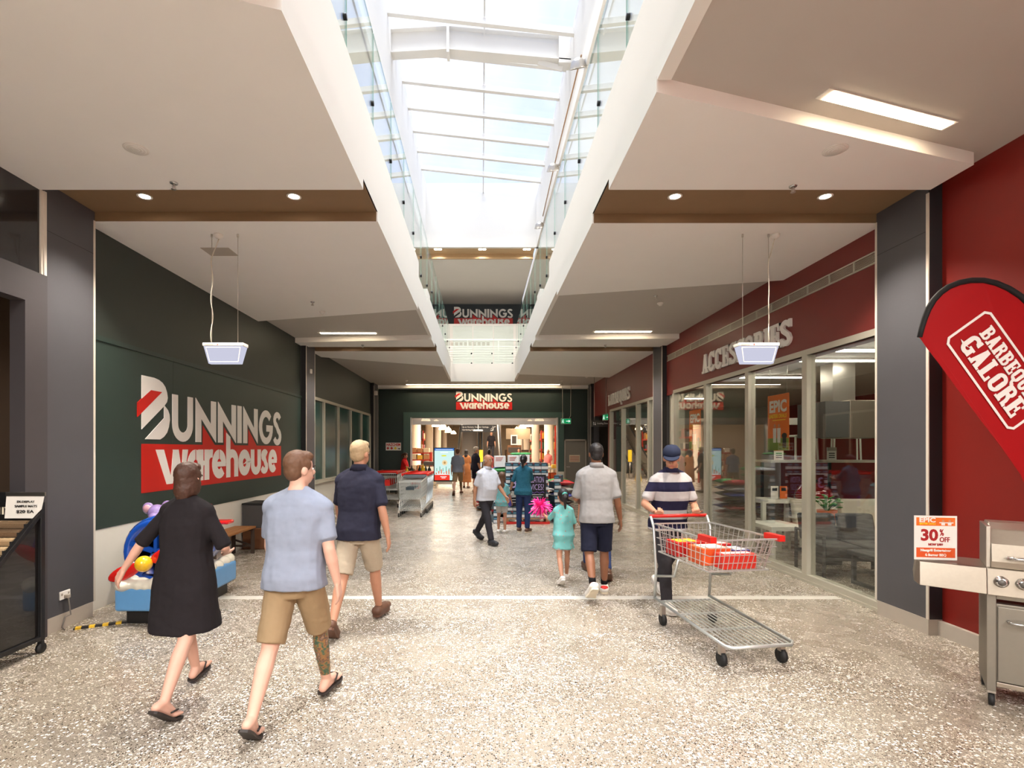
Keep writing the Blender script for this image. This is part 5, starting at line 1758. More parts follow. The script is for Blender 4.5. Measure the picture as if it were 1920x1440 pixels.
# racks along the aisles
goodc = [mat('stock_%d' % k, c, .6) for k, c in enumerate(((176, 122, 78), (206, 184, 150), (60, 52, 46), (170, 44, 34), (214, 168, 60), (92, 104, 116), (226, 216, 200), (58, 92, 70)))]
m_rack = mat('orange_red_rack', (178, 46, 28), .5)
def make_rack(loc, rz, label, seed):
    random.seed(seed)
    t = thing('storage_rack', label, 'rack', loc, rz, 'orange racks along the far aisles')
    u = MB()
    for x in (-1.3, 1.3):
        for y in (-.4, .4):
            u.box(x - .04, x + .04, y - .04, y + .04, 0, 3.0)
    u.build('upright', m_rack, t, world=False)
    for z in (.12, .9, 1.65, 2.4):
        MB().box(-1.3, 1.3, -.44, -.38, z - .1, z).box(-1.3, 1.3, .38, .44, z - .1, z).box(-1.26, 1.26, -.38, .38, z - .02, z).build('shelf', m_rack, t, world=False)
    return t
def stock(t, seed, desc):
    random.seed(seed)
    M = mat_of(t)
    for lv, z in enumerate((.12, .9, 1.65, 2.4)):
        x = -1.2
        k = 0
        while x < .95:
            w = random.uniform(.25, .5); h = random.uniform(.3, .6)
            o = MB().box(-w / 2, w / 2, -.3, .3, 0, h).build('stock_carton', goodc[random.randrange(8)])
            o.matrix_basis = M @ Matrix.Translation((x + w / 2, 0, z + .002))
            tag(o, 'stock carton on the %s shelf of %s' % (['bottom', 'second', 'third', 'top'][lv], desc), 'carton', 'cartons on ' + desc)
            x += w + random.uniform(.02, .08)
rk = make_rack((-4.6, 31.5, 0), PI / 2, 'orange pallet rack, first rack of the left aisle in the far store', 1)
stock(rk, 10, 'the first rack of the left aisle')
lowr = thing('low_rack', 'low orange rack of timber offcuts facing the entrance, left of the advertising screen', 'rack', (-3.1, 25.0, 0))
for x in (-3.75, -2.45):
    for y in (24.7, 25.3): MB().box(x - .04, x + .04, y - .04, y + .04, 0, 1.5).build('upright', m_rack, lowr)
for z in (.12, .65, 1.15, 1.48): MB().box(-3.75, -2.45, 24.66, 25.34, z - .05, z).build('shelf', m_rack, lowr)
random.seed(31)
for z, nm in ((.12, 'bottom'), (.65, 'second'), (1.15, 'third'), (1.48, 'top')):
    for k in range(4):
        o = MB().box(-.13, .13, -.28, .28, 0, .2 + .05 * random.random()).build('timber_pack', [goodc[1], goodc[0], goodc[6], goodc[4]][random.randrange(4)], bevel=.01)
        o.location = (-3.55 + k * .3, 25, z + .002)
        tag(o, 'pale timber pack on the %s shelf of the low orange rack' % nm, 'pack', 'packs on the low orange rack')
for i, (x, y, a, nm) in enumerate(((-4.6, 38.5, PI / 2, 'second rack of the left aisle'), (4.7, 31.5, -PI / 2, 'first rack of the right aisle'), (4.7, 38.5, -PI / 2, 'second rack of the right aisle'), (4.7, 45.5, -PI / 2, 'third rack of the right aisle'))):
    r = dup(rk, (x, y, 0), a, 'orange pallet rack, ' + nm + ' in the far store')
    stock(r, 11 + i, 'the ' + nm)
bulk = struct(MB().box(1.6, 3.2, 33.9, 34.0, 2.3, 3.0).build('trim_7', m_storew))
t = thing('display_stand', 'dark brown display stand with stacked goods right of the escalators', 'display stand', (2.2, 33.2, 0))
MB().box(1.5, 3.0, 33.0, 33.4, 0, 1.6).build('body', mat('dark_brown_stand', (70, 50, 36), .6), t)
MB().box(1.55, 2.95, 32.98, 33.0, .9, 1.5).build('face', mat('stand_face', (110, 84, 58), .6), t)
t = thing('framed_picture', 'white framed picture standing high right of the escalators', 'picture', (1.95, 31.0, 2.2))
MB().box(1.75, 2.15, 31, 31.05, 1.9, 2.5).build('frame', m_white, t); MB().box(1.82, 2.08, 30.99, 31.0, 1.97, 2.43).build('print', goodc[2], t)
t = thing('timber_stand', 'tall brown timber stand under the framed picture', 'display stand', (1.95, 31.2, 0))
MB().box(1.55, 2.4, 31.1, 31.5, 0, 1.89).build('carcass', mat('brown_timber', (112, 74, 44), .6, var=.2), t)
for z in (.5, 1.0, 1.45): MB().box(1.6, 2.35, 31.07, 31.1, z, z + .3).build('stocked_tray', goodc[int(z * 2) % 8], t)
# goods tables near the right jamb
t = thing('goods_table', 'steel goods table near the right side of the store entrance', 'table', (2.75, 22.5, 0))
MB().box(2.3, 3.3, 22.0, 23.0, .78, .82).build('tabletop', m_steel, t)
for x in (2.33, 3.27):
    for y in (22.03, 22.97): MB().box(x - .02, x + .02, y - .02, y + .02, 0, .78).build('leg', m_steel, t)
MB().box(2.33, 3.27, 22.05, 22.95, .18, .21).build('lower_shelf', m_steel, t)
random.seed(8)
for k in range(8):
    o = MB().box(-.1, .1, -.15, .15, 0, random.uniform(.06, .2)).build('folded_goods', [m_yellow, goodc[1], goodc[6], goodc[4], goodc[2]][k % 5], bevel=.01)
    o.location = (2.43 + (k % 4) * .23, 22.3 + (k // 4) * .4, .822)
    tag(o, '%s pack in the %s row on the goods table by the entrance' % (['yellow', 'tan', 'cream', 'ochre', 'dark'][k % 5], ['front', 'rear'][k // 4]), 'pack', 'packs on the goods table')
for k in range(3):
    o = MB().box(-.14, .14, -.2, .2, 0, .42).build('orange_tub', mat('tub_orange', (214, 84, 30), .4), bevel=.03)
    o.location = (2.48 + k * .31, 22.45, .212)
    tag(o, 'orange tub, %s under the goods table' % ['leftmost', 'middle', 'rightmost'][k], 'tub', 'orange tubs under the goods table')
t = thing('mulch_stack', 'low stack of pale timber trays left inside the entrance', 'stack', (-2.2, 23.5, 0))
for k in range(5): MB().box(-2.62, -1.98, 23.2, 23.9, .02 + k * .22, .2 + k * .22).build('tray', goodc[[1, 0, 1, 6, 2][k]], t)

# ------------------------------------------------------------------ right hand shop interior behind the glass
m_shopled = emis('shop_led_tube', (255, 248, 230), 18)
for i, (x, y, L) in enumerate(((5.3, 6.0, 1.5), (5.3, 6.9, 1.5), (5.2, 7.7, 1.4), (5.2, 9.5, 1.4), (7.2, 7.6, 1.5), (5.3, 13.5, 1.4))):
    t = thing('tube_light', 'bright linear tube light on the shop ceiling behind the glass, %s from the camera' % ords[i], 'ceiling light', (x, y, 3.0), 0, 'tube lights in the glazed shop')
    MB().box(x - L / 2, x + L / 2, y - .06, y + .06, 2.97, 3.0).build('tray', m_white, t)
    MB().box(x - L / 2 + .02, x + L / 2 - .02, y - .045, y + .045, 2.955, 2.97).build('tube', m_shopled, t)
def poster(y0, y1, lb):
    z0, z1, x = 1.63, 2.43, 4.24
    t = thing('sale_poster', lb, 'poster', (x, (y0 + y1) / 2, z0), 0, 'orange sale posters behind the glass')
    u, v = Vector((0, -1, 0)), Vector((0, 0, 1))
    W, H = y1 - y0, z1 - z0
    O = Vector((x, y1, z0))
    MB().flat([rect(0, 0, W, H)], O, u, v, .004).build('sheet', m_orange, t)
    MB().flat([rect(0, 0, W, H * .22)], O - Vector((.0045, 0, 0)), u, v, .001).build('grass_band', mat('poster_grass', (120, 138, 60), .5), t)
    O2 = O - Vector((.0055, 0, 0))
    l = MB(); text_on(l, 'EPIC', O2, u, v, W * .1, H * .68, W * .8, H * .22, .001, .04); l.build('white_lettering', m_paper, t)
    l = MB(); text_on(l, 'EASTER DEALS', O2, u, v, W * .1, H * .58, W * .8, H * .07, .001, .02); l.flat([rect(W * .25, H * .535, W * .85, H * .55)], O2, u, v, .001); l.build('yellow_lettering', m_yellow, t)
    f = MB()
    for cx in (.35, .55): f.flat([[(W * (cx - .07), H * .14), (W * (cx + .07), H * .14), (W * (cx + .08), H * .40), (W * (cx - .08), H * .40)]], O2, u, v, .001)
    f.build('printed_clothes', mat('print_white', (226, 220, 214), .5), t)
    f = MB()
    for cx in (.35, .55): f.flat([arc(W * cx, H * .44, W * .05, H * .035, 0, 360, 12)[:-1]], O2, u, v, .001)
    f.build('printed_faces', mat('print_tan', (196, 140, 104), .5), t)
    f = MB().flat([arc(W * .8, H * .26, W * .12, H * .05, 0, 360, 14)[:-1], rect(W * .72, H * .04, W * .88, H * .22)], O2, u, v, .001); f.build('printed_barbecue', m_black, t)
    for yy in (y0 + .05, y1 - .05): MB().cyl((x, yy, z1), (x, yy, 2.96), .003, n=6).build('hanging_wire', m_steel, t)
poster(7.13, 7.66, 'orange EPIC sale poster hanging behind the glass, nearer one')
poster(10.0, 10.55, 'orange EPIC sale poster hanging behind the glass, farther one')
t = thing('range_hood_display', 'large grey box hood hung from the shop ceiling behind the glass', 'hood', (5.65, 8.2, 1.83))
MB().box(5.25, 5.62, 7.9, 8.6, 1.83, 2.38).build('dark_side', mat('hood_dark', (66, 64, 62), .4), t)
MB().box(5.625, 6.25, 7.9, 8.6, 1.82, 2.4).build('hood_body', m_bst, t, bevel=.01)
MB().box(5.5, 5.85, 8.1, 8.4, 2.4, 3.0).build('duct', m_steel, t)
t = thing('display_shelf', 'long pale shelf with white chairs across the back of the glazed shop', 'shelf', (6.0, 8.9, 0))
MB().box(4.9, 7.6, 8.75, 9.3, 1.42, 1.46).build('shelf_board', m_frame, t)
for x in (5.0, 6.2, 7.5): MB().box(x - .02, x + .02, 9.2, 9.24, 0, 1.42).build('bracket_post', m_black, t)
m_chair = mat('white_resin', (222, 220, 210), .4)
def make_chair(loc, lb):
    t = thing('resin_chair', lb, 'chair', loc, 0, 'white chairs on the shop shelf')
    MB().box(-.2, .2, -.2, .2, .40, .43).build('seat', m_chair, t, world=False, bevel=.01)
    MB().box(-.2, .2, .18, .2, .62, .74).build('backrest', m_chair, t, world=False, bevel=.008)
    for sx in (-1, 1):
        MB().bar((sx * .19, -.19, 0), (sx * .18, -.17, .41), .025).build('leg', m_chair, t, world=False)
        MB().bar((sx * .19, .21, 0), (sx * .18, .19, .72), .025).build('leg', m_chair, t, world=False)
    return t
ch0 = make_chair((5.55, 9.02, 1.462), 'white resin chair on the shelf under the grey hood')
dup(ch0, (6.35, 9.02, 1.462), -.5, 'white resin chair turned sideways on the shelf by the column')
for k, x in enumerate((5.05, 5.95)):
    t = thing('shelf_price_card', 'small price card on the shop shelf, %s of the first white chair' % ['left', 'right'][k], 'sign', (x, 8.8, 1.462))
    MB().box(x - .08, x + .08, 8.79, 8.8, 1.463, 1.68).build('card', m_paper, t); MB().box(x - .08, x + .08, 8.787, 8.79, 1.62, 1.68).build('header', m_orange if k == 0 else m_plinth, t)
    for j in range(3): MB().box(x - .05, x + .05, 8.787, 8.79, 1.50 + j * .035, 1.515 + j * .035).build('printed_line', m_ink, t)
def parsons(loc, sx, sy, h, lb):
    t = thing('white_table', lb, 'table', loc)
    MB().box(-sx / 2, sx / 2, -sy / 2, sy / 2, h - .06, h).build('tabletop', m_chair, t, world=False)
    for a in (-1, 1):
        for b in (-1, 1): MB().box(a * (sx / 2 - .03) - .03, a * (sx / 2 - .03) + .03, b * (sy / 2 - .03) - .03, b * (sy / 2 - .03) + .03, 0, h - .06).build('leg', m_chair, t, world=False)
parsons((4.95, 8.72, 0), .7, .5, .82, 'taller white outdoor table behind the glass, price cards on it')
parsons((4.55, 8.0, 0), .55, .75, .5, 'low white outdoor table beside the window mullion')
for k in range(2):
    t = thing('table_price_card', 'price card on the taller white table, %s one' % ['white', 'orange'][k], 'sign', (4.9 + k * .15, 8.65, .822))
    MB().box(4.84 + k * .15, 4.96 + k * .15, 8.65, 8.66, .823, 1.03).build('card', [m_paper, m_orange][k], t); MB().box(4.86 + k * .15, 4.94 + k * .15, 8.647, 8.65, .95, 1.0).build('print', m_ink, t)
m_cush = mat('cream_cushion', (206, 198, 182), .9, var=.06, scale=60)
def sofa(loc, rz, L, lb, mf, mc, back=.42):
    t = thing('outdoor_sofa', lb, 'sofa', loc, rz)
    for sx in (-1, 1):
        MB().tube([(sx * L / 2, -.35, 0), (sx * L / 2, -.35, .55), (sx * L / 2, .35, .55), (sx * L / 2, .35, 0)], .022, 8).build('arm_frame', mf, t, world=False)
    MB().box(-L / 2, L / 2, -.35, .35, .24, .28).build('seat_frame', mf, t, world=False)
    for k in range(2):
        a = -L / 2 + .03 + k * L / 2
        MB().box(a, a + L / 2 - .05, -.34, .3, .28, .42).build('seat_cushion', mc, t, world=False, bevel=.04)
        MB().add([(a, .2, .42), (a + L / 2 - .05, .2, .42), (a + L / 2 - .05, .30, .42 + back), (a, .30, .42 + back), (a, .33, .40), (a + L / 2 - .05, .33, .40), (a + L / 2 - .05, .42, .42 + back), (a, .42, .42 + back)], [(0, 1, 2, 3), (7, 6, 5, 4), (0, 4, 5, 1), (1, 5, 6, 2), (2, 6, 7, 3), (3, 7, 4, 0)]).build('back_cushion', mc, t, world=False, bevel=.03)
m_dk = mat('charcoal_weave', (74, 72, 70), .9, var=.12, scale=90)
sofa((5.75, 8.05, 0), 0, 1.5, 'cream cushioned white framed outdoor sofa behind the glass', m_chair, m_cush)
sofa((4.85, 6.82, 0), -.1, 1.0, 'charcoal outdoor lounge seat with orange tags behind the glass', m_dk, m_dk, .34)
def bench_(loc, rz, L, lb):
    t = thing('outdoor_bench', lb, 'bench', loc, rz)
    MB().box(-L / 2, L / 2, -.25, .25, .36, .42).build('seat', m_dk, t, world=False, bevel=.015)
    for sx in (-1, 1): MB().bar((sx * (L / 2 - .08), -.23, .36), (sx * (L / 2 - .08), -.23, 0), .04).bar((sx * (L / 2 - .08), .23, .36), (sx * (L / 2 - .08), .23, 0), .04).bar((sx * (L / 2 - .08), -.23, .02), (sx * (L / 2 - .08), .23, .02), .04).build('leg', m_dk, t, world=False)
bench_((5.15, 6.15, 0), .05, 1.3, 'low charcoal outdoor bench behind the glass before the lounge seat')
t = thing('outdoor_chair', 'charcoal outdoor armchair close behind the glass beside the charcoal column', 'chair', (4.85, 5.45, 0))
MB().box(-.3, .35, -.3, .3, .32, .42).build('seat', m_dk, t, world=False, bevel=.03); MB().box(-.3, -.22, -.3, .3, .42, .78).build('backrest', m_dk, t, world=False, bevel=.02)
for a in (-.28, .32):
    for b in (-.28, .28): MB().box(a - .02, a + .02, b - .02, b + .02, 0, .5 if a > 0 else .78).build('leg', m_black, t, world=False)
MB().box(-.3, .35, -.31, -.25, .5, .54).build('armrest', m_dk, t, world=False); MB().box(-.3, .35, .25, .31, .5, .54).build('armrest', m_dk, t, world=False)
for i, (x, y, c) in enumerate(((5.75, 8.95, (150, 24, 28)), (6.95, 8.2, (30, 30, 32)))):
    t = thing('kettle_barbecue', '%s kettle barbecue on tripod legs behind the cream sofa' % ['dark red', 'black'][i], 'barbecue', (x, y, 0))
    MB().lathe([(.02, .62), (.2, .66), (.29, .78), (.30, .82), (.30, .83), (.28, .92), (.2, 1.02), (.05, 1.08), (.01, 1.08)], (x, y, 0), 26).build('kettle', mat('enamel_%d' % i, c, .15, coat=.8), t)
    for k in range(3): MB().bar((x + .1 * math.cos(k * 2.1), y + .1 * math.sin(k * 2.1), .66), (x + .3 * math.cos(k * 2.1), y + .3 * math.sin(k * 2.1), 0), .02).build('leg', m_steel, t)
    MB().box(x - .06, x + .06, y - .015, y + .015, 1.08, 1.12).build('handle', m_black, t, bevel=.005)
t = thing('potted_plant', 'small potted plant with green leaves on a black plinth behind the mullion', 'plant', (5.0, 7.49, 0))
MB().lathe([(.1, 0), (.13, .22), (.12, .22), (.02, .2)], (5.0, 7.49, .55)).build('pot', mat('terracotta', (176, 92, 52), .7), t)
MB().box(4.87, 5.13, 7.36, 7.62, 0, .545).build('plinth', m_black, t)
lf = MB(); random.seed(2)
for k in range(26):
    a = random.uniform(0, 6.28); r = random.uniform(.05, .16); z = .8 + random.uniform(0, .2)
    lf.ell((5.0 + r * math.cos(a), 7.49 + r * math.sin(a), z), (.05, .02, .012), 8, 5, Euler((random.uniform(-.6, .6), random.uniform(-.8, .2), a)).to_matrix())
    lf.bar((5.0, 7.49, .74), (5.0 + r * math.cos(a), 7.49 + r * math.sin(a), z), .005)
lf.build('foliage', mat('leaf_green', (64, 120, 46), .5, var=.2), t)
# dark green stock behind the far shopfront
for k in range(4):
    t = thing('hedge_panel', 'dark green artificial hedge panel behind the far shopfront, %s from the entrance' % ['first', 'second', 'third', 'fourth'][k], 'hedge panel', (4.75, 15.6 - k * .95, 0), 0, 'hedge panels behind the far shopfront')
    MB().box(-.18, .18, -.4, .4, 0, .45).build('planter_box', goodc[2], t, world=False)
    random.seed(k + 40)
    h = MB()
    for j in range(90):
        h.ell((random.uniform(-.2, .2), random.uniform(-.42, .42), random.uniform(.45, 1.3)), (.07, .05, .02), 7, 4, Euler((random.uniform(-1, 1), random.uniform(-1, 1), random.uniform(0, 6))).to_matrix())
    h.build('foliage', mat('hedge_green', (44, 66, 34), .7, var=.3), t, world=False)
    MB().bar((0, 0, .4), (0, 0, 1.0), .03).build('stem', goodc[2], t, world=False)
# ------------------------------------------------------------------ people
def rot_about(p, c, R):
    return Vector(c) + R @ (Vector(p) - Vector(c))

def capsule(mb, a, b, ra, rb, n=14):
    a, b = Vector(a), Vector(b)
    d = b - a
    L = max(d.length, 1e-5)
    d = d / L
    pts = []; rs = []
    for k in range(5):
        t = math.radians(-90 + 90 * k / 4 + (2 if k == 0 else 0))
        pts.append(a + d * (math.sin(t) * ra)); rs.append(max(1e-3, math.cos(t) * ra))
    for k in range(1, 4):
        f = k / 4
        pts.append(a.lerp(b, f)); rs.append(ra + (rb - ra) * f)
    for k in range(5):
        t = math.radians(90 * k / 4 - (2 if k == 4 else 0))
        pts.append(b + d * (math.sin(t) * rb)); rs.append(max(1e-3, math.cos(t) * rb))
    # rings with one steady frame
    u = d.orthogonal().normalized(); v = d.cross(u)
    rings = [[p + (u * math.cos(2 * PI * j / n) + v * math.sin(2 * PI * j / n)) * r for j in range(n)] for p, r in zip(pts, rs)]
    return mb.loft(rings)

def skin_mat(name, c):
    return mat('skin_' + name, c, .5, var=.06, scale=14, spec=.35)

TORSO_M = [(.80, .075, .075, -.01), (.85, .135, .105, -.012), (.92, .165, .118, -.012), (1.0, .158, .112, -.005), (1.10, .148, .106, .004), (1.22, .162, .116, .008), (1.32, .178, .118, .004), (1.40, .172, .102, -.004), (1.45, .125, .082, -.010), (1.49, .068, .064, -.010), (1.53, .056, .058, -.004), (1.58, .054, .058, .006)]
TORSO_F = [(.80, .08, .075, -.01), (.85, .145, .11, -.015), (.92, .172, .122, -.015), (1.0, .150, .108, -.004), (1.10, .126, .094, .004), (1.22, .140, .112, .012), (1.30, .148, .116, .012), (1.40, .150, .092, -.004), (1.45, .11, .072, -.010), (1.49, .058, .055, -.010), (1.53, .048, .050, -.004), (1.58, .046, .050, .006)]

def person(label, loc, heading, height, pose, skin, hair=None, top=None, bottom=None, feet=None, fem=False, voxel=.0058, child=False, belly=0.0, headwear=None, watch=False, group=None):
    s = height / 1.77
    t = thing('person', label, 'person', loc, math.atan2(heading[1], heading[0]) - PI / 2, group)
    hs = 1.0 if not child else 1.28            # children have larger heads
    lean = math.radians(pose.get('lean', 3))
    twist = math.radians(pose.get('twist', 0))
    RT = Euler((-lean, 0, twist)).to_matrix()
    piv = Vector((0, 0, .95))
    def T(p): return rot_about(p, piv, RT)
    # legs
    legs = {}
    lows = []
    for sd, key in ((-1, 'll'), (1, 'rl')):
        p, k, f = [math.radians(a) for a in pose.get(key, (0, 2, 0))]
        ab = math.radians(pose.get('abd', 2))
        hip = Vector((sd * .088, 0, .90))
        d1 = Vector((sd * math.sin(ab), math.sin(p), -math.cos(p)))
        knee = hip + d1 * .43
        d2 = Vector((sd * math.sin(ab) * .3, math.sin(p - k), -math.cos(p - k)))
        ank = knee + d2 * .405
        fd = Vector((sd * .14, math.cos(f), math.sin(f))).normalized()
        up = Vector((0, -math.sin(f), math.cos(f)))
        heel = ank - fd * .05 - up * .045
        ball = ank + fd * .115 - up * .052
        toe = ank + fd * .185 - up * .052
        if f < -.2:
            toe = ball + Vector((fd.x, math.cos(f * .35), math.sin(f * .35))).normalized() * .07
        lows += [heel.z - .032, ball.z - .026, toe.z - .02]
        legs[sd] = (hip, knee, ank, heel, ball, toe, fd, up)
    dz = -min(lows) - .0 + (.012 if feet and feet[0] != 'bare' else 0)
    Z = Vector((0, 0, dz))
    def V(p): return (Vector(p) + Z) * s
    # arms
    arms = {}
    sw = .150 if fem else .170
    for sd, key in ((-1, 'la'), (1, 'ra')):
        p, ab, e, inn = [math.radians(a) for a in pose.get(key, (0, 10, 12, 4))]
        sh = T((sd * sw, -.005, 1.388))
        d1 = Vector((sd * math.sin(ab), math.sin(p) * math.cos(ab), -math.cos(p) * math.cos(ab)))
        el = sh + d1 * .285
        d2 = Vector((sd * math.sin(ab - inn), math.sin(p + e) * math.cos(ab - inn), -math.cos(p + e) * math.cos(ab - inn)))
        wr = el + d2 * .245
        tg = pose.get('lt' if sd < 0 else 'rt')
        if tg is not None:                     # hand placed on a point of the scene
            q = mat_of(t).inverted() @ Vector(tg) / s - Z
            L1, L2 = .285, .325
            dv = q - sh
            D = min(dv.length, L1 + L2 - .004)
            dv.normalize()
            a_ = (L1 * L1 - L2 * L2 + D * D) / (2 * D)
            h_ = math.sqrt(max(0, L1 * L1 - a_ * a_))
            hint = Vector((sd * .6, -.35, -1))
            hint = (hint - dv * hint.dot(dv)).normalized()
            el = sh + dv * a_ + hint * h_
            d1 = (el - sh).normalized(); d2 = (sh + dv * D - el).normalized()
            wr = el + d2 * .245
        arms[sd] = (sh, el, wr, d1, d2)
    # head frame
    hy, hp = math.radians(pose.get('head_yaw', 0)), math.radians(pose.get('head_pitch', 0))
    nb = T((0, -.005, 1.53))
    RH = Euler((-lean * .3 + hp, 0, hy + twist)).to_matrix()
    def H(p):
        q = Vector(p) - Vector((0, -.005, 1.53))
        return nb + RH @ (q * hs)
    body = MB()
    tor = TORSO_F if fem else TORSO_M
    def ring(z, rx, ry, yo, n=22, inf=0.0, tf=True, sq=.12):
        out = []
        for j in range(n):
            a = 2 * PI * j / n
            c, q = math.cos(a), math.sin(a)
            k = 1 + sq * (abs(math.sin(2 * a)) ** 1.5)
            front = belly * max(0, q) * math.exp(-((z - 1.08) / .13) ** 2)
            p = Vector(((rx + inf) * c * k, (ry + inf) * q * k + yo + front, z))
            out.append(V(T(p) if tf and z > .9 else p))
        return out
    body.loft([ring(*r) for r in tor])
    ar = .85 if fem else 1.0
    lr = .95 if fem else 1.0
    hd = [((0, -.008, 1.665), (.076, .096, .100)), ((0, .022, 1.602), (.060, .074, .072)), ((0, .055, 1.575), (.034, .034, .034))]
    for c, r in hd:
        body.ell(V(H(c)), tuple(q * s * hs for q in r), 18, 14, RH)
    body.ell(V(H((0, .100, 1.622))), tuple(q * s * hs for q in (.014, .020, .020)), 10, 8, RH)
    body.ell(V(H((0, .085, 1.645))), tuple(q * s * hs for q in (.011, .014, .03)), 10, 8, RH)
    for sd in (-1, 1):
        body.ell(V(H((sd * .076, -.005, 1.632))), tuple(q * s * hs for q in (.013, .024, .034)), 10, 8, RH)
    for sd in (-1, 1):
        capsule(body, V(T((sd * .030, -.012, 1.495))), V(T((sd * sw * .86, -.008, 1.412))), .034 * s, .044 * s)
    capsule(body, V(T((0, -.008, 1.42))), V(H((0, -.012, 1.58))), (.056 if not fem else .048) * s, (.052 if not fem else .045) * s)
    for sd in (-1, 1):
        sh, el, wr, d1, d2 = arms[sd]
        body.ell(V(sh + d1 * .004), tuple(q * s for q in (.062 * ar, .060 * ar, .060 * ar)))
        capsule(body, V(sh), V(el), .053 * ar * s, .039 * ar * s)
        capsule(body, V(el), V(el + d2 * .09), .040 * ar * s, .041 * ar * s)
        capsule(body, V(el + d2 * .07), V(wr), .041 * ar * s, .026 * ar * s)
        # hand: palm, four fingers, thumb
        n_in = Vector((-sd, 0, 0)); n_in = (n_in - d2 * n_in.dot(d2)).normalized()
        pr = math.radians(pose.get('palm', 0))
        lat = d2.cross(n_in) * (-sd if False else 1)
        if lat.y < 0 and abs(lat.y) > .1: lat = -lat
        if pr:
            Rm = Matrix.Rotation(pr * sd, 3, d2); n_in = Rm @ n_in; lat = Rm @ lat
        ps = wr + d2 * .012
        pe = wr + d2 * .085 + n_in * .006
        for q in (-.026, -.009, .009, .026):
            capsule(body, V(ps + lat * q * .7), V(pe + lat * q), .016 * s, .0145 * s, 8)
        cu = pose.get('grip', 0)
        for q, fl in ((-.030, .062), (-.010, .076), (.011, .080), (.031, .072)):
            a0 = pe + lat * q
            c1 = .30 + cu * .8
            f1 = (d2 * math.cos(c1) + n_in * math.sin(c1) + lat * q * 1.2).normalized()
            c2 = .75 + cu * 1.5
            f2 = (d2 * math.cos(c2) + n_in * math.sin(c2)).normalized()
            m1 = a0 + f1 * fl * .52
            capsule(body, V(a0), V(m1), .0098 * s, .0090 * s, 8)
            capsule(body, V(m1), V(m1 + f2 * fl * .48), .0090 * s, .0075 * s, 8)
        tb = ps + d2 * .02 + lat * .026
        f1 = (d2 * .72 + lat * .62 + n_in * .25).normalized()
        m1 = tb + f1 * .045
        capsule(body, V(tb), V(m1), .0125 * s, .0108 * s, 8)
        capsule(body, V(m1), V(m1 + (d2 * .85 + lat * .25 + n_in * .4).normalized() * .032), .0105 * s, .0085 * s, 8)
        # leg
        hip, knee, ank, heel, ball, toe, fd, up = legs[sd]
        capsule(body, V(hip), V(knee), .086 * lr * s, .055 * lr * s, 16)
        capsule(body, V(knee), V(knee.lerp(ank, .3) + Vector((0, -.012, 0))), .052 * lr * s, .055 * lr * s, 14)
        capsule(body, V(knee.lerp(ank, .3) + Vector((0, -.012, 0))), V(ank), .055 * lr * s, .033 * s, 14)
        capsule(body, V(ank), V(heel), .034 * s, .032 * s, 12)
        capsule(body, V(heel), V(ball), .031 * s, .027 * s, 12)
        capsule(body, V(ank - up * .01), V(ball + up * .008), .034 * s, .030 * s, 12)
        side = fd.cross(up)
        for q, ln, rr in ((-.03, .82, .011), (-.015, .92, .011), (0, .98, .0115), (.014, 1.02, .012), (.03, 1.04, .015)):
            q2 = side * (-q if sd > 0 else q)
            capsule(body, V(ball + q2 * .9), V(ball + (toe - ball) * ln + q2), .017 * s, rr * s, 8)
    fuse(body, 'body', skin, t, voxel, 5)
    # face
    for sd in (-1, 1):
        e = MB().ell(V(H((sd * .031, .0775, 1.646))), tuple(q * s * hs for q in (.0120, .0095, .0078)), 12, 8, RH).build('eye', mat('eye_white', (226, 222, 216), .25), t, world=False)
        MB().ell(V(H((sd * .031, .0853, 1.646))), tuple(q * s * hs for q in (.0056, .003, .0056)), 10, 6, RH).build('iris', mat('iris_dark', (48, 34, 26), .2), e, world=False)
        MB().tube([V(H((sd * .016, .093, 1.666))), V(H((sd * .032, .093, 1.671))), V(H((sd * .05, .080, 1.664)))], .0042 * s * hs, 6).build('eyebrow', mat('brow_brown', (60, 44, 34), .8), t, world=False)
    MB().ell(V(H((0, .093, 1.583))), tuple(q * s * hs for q in (.024, .007, .0075)), 14, 8, RH).build('mouth', mat('lip', (158, 88, 80), .45), t, world=False)
    # hair
    if hair:
        style, hm = hair
        h = MB()
        def he(c, r): h.ell(V(H(c)), tuple(q * s * hs for q in r), 18, 12, RH)
        if style in ('short', 'bob', 'pony', 'bun', 'long', 'cap'):
            he((0, -.022, 1.682), (.083, .097, .094)); he((0, -.045, 1.635), (.074, .066, .078))
            if style != 'cap': he((0, .03, 1.728), (.066, .062, .042))
            for sd in (-1, 1): he((sd * .066, .0, 1.672), (.018, .052, .044))
        if style == 'bald':
            he((0, -.060, 1.625), (.070, .046, .046))
            for sd in (-1, 1): he((sd * .07, -.02, 1.64), (.014, .05, .032))
        if style in ('bob', 'long'):
            he((0, -.055, 1.57), (.072, .056, .10))
            for sd in (-1, 1): he((sd * .066, -.01, 1.60), (.024, .056, .085))
        if style == 'long':
            he((0, -.075, 1.46), (.085, .05, .13))
        if style == 'pony':
            capsule(h, V(H((0, -.115, 1.70))), V(H((0, -.165, 1.64))), .036 * s * hs, .040 * s * hs)
            capsule(h, V(H((0, -.165, 1.64))), V(H((0, -.155, 1.47))), .038 * s * hs, .016 * s * hs)
        if style == 'bun':
            he((0, -.085, 1.76), (.05, .05, .046))
        fuse(h, 'hair', hm, t, max(voxel, .0065), 7, .007, .02)
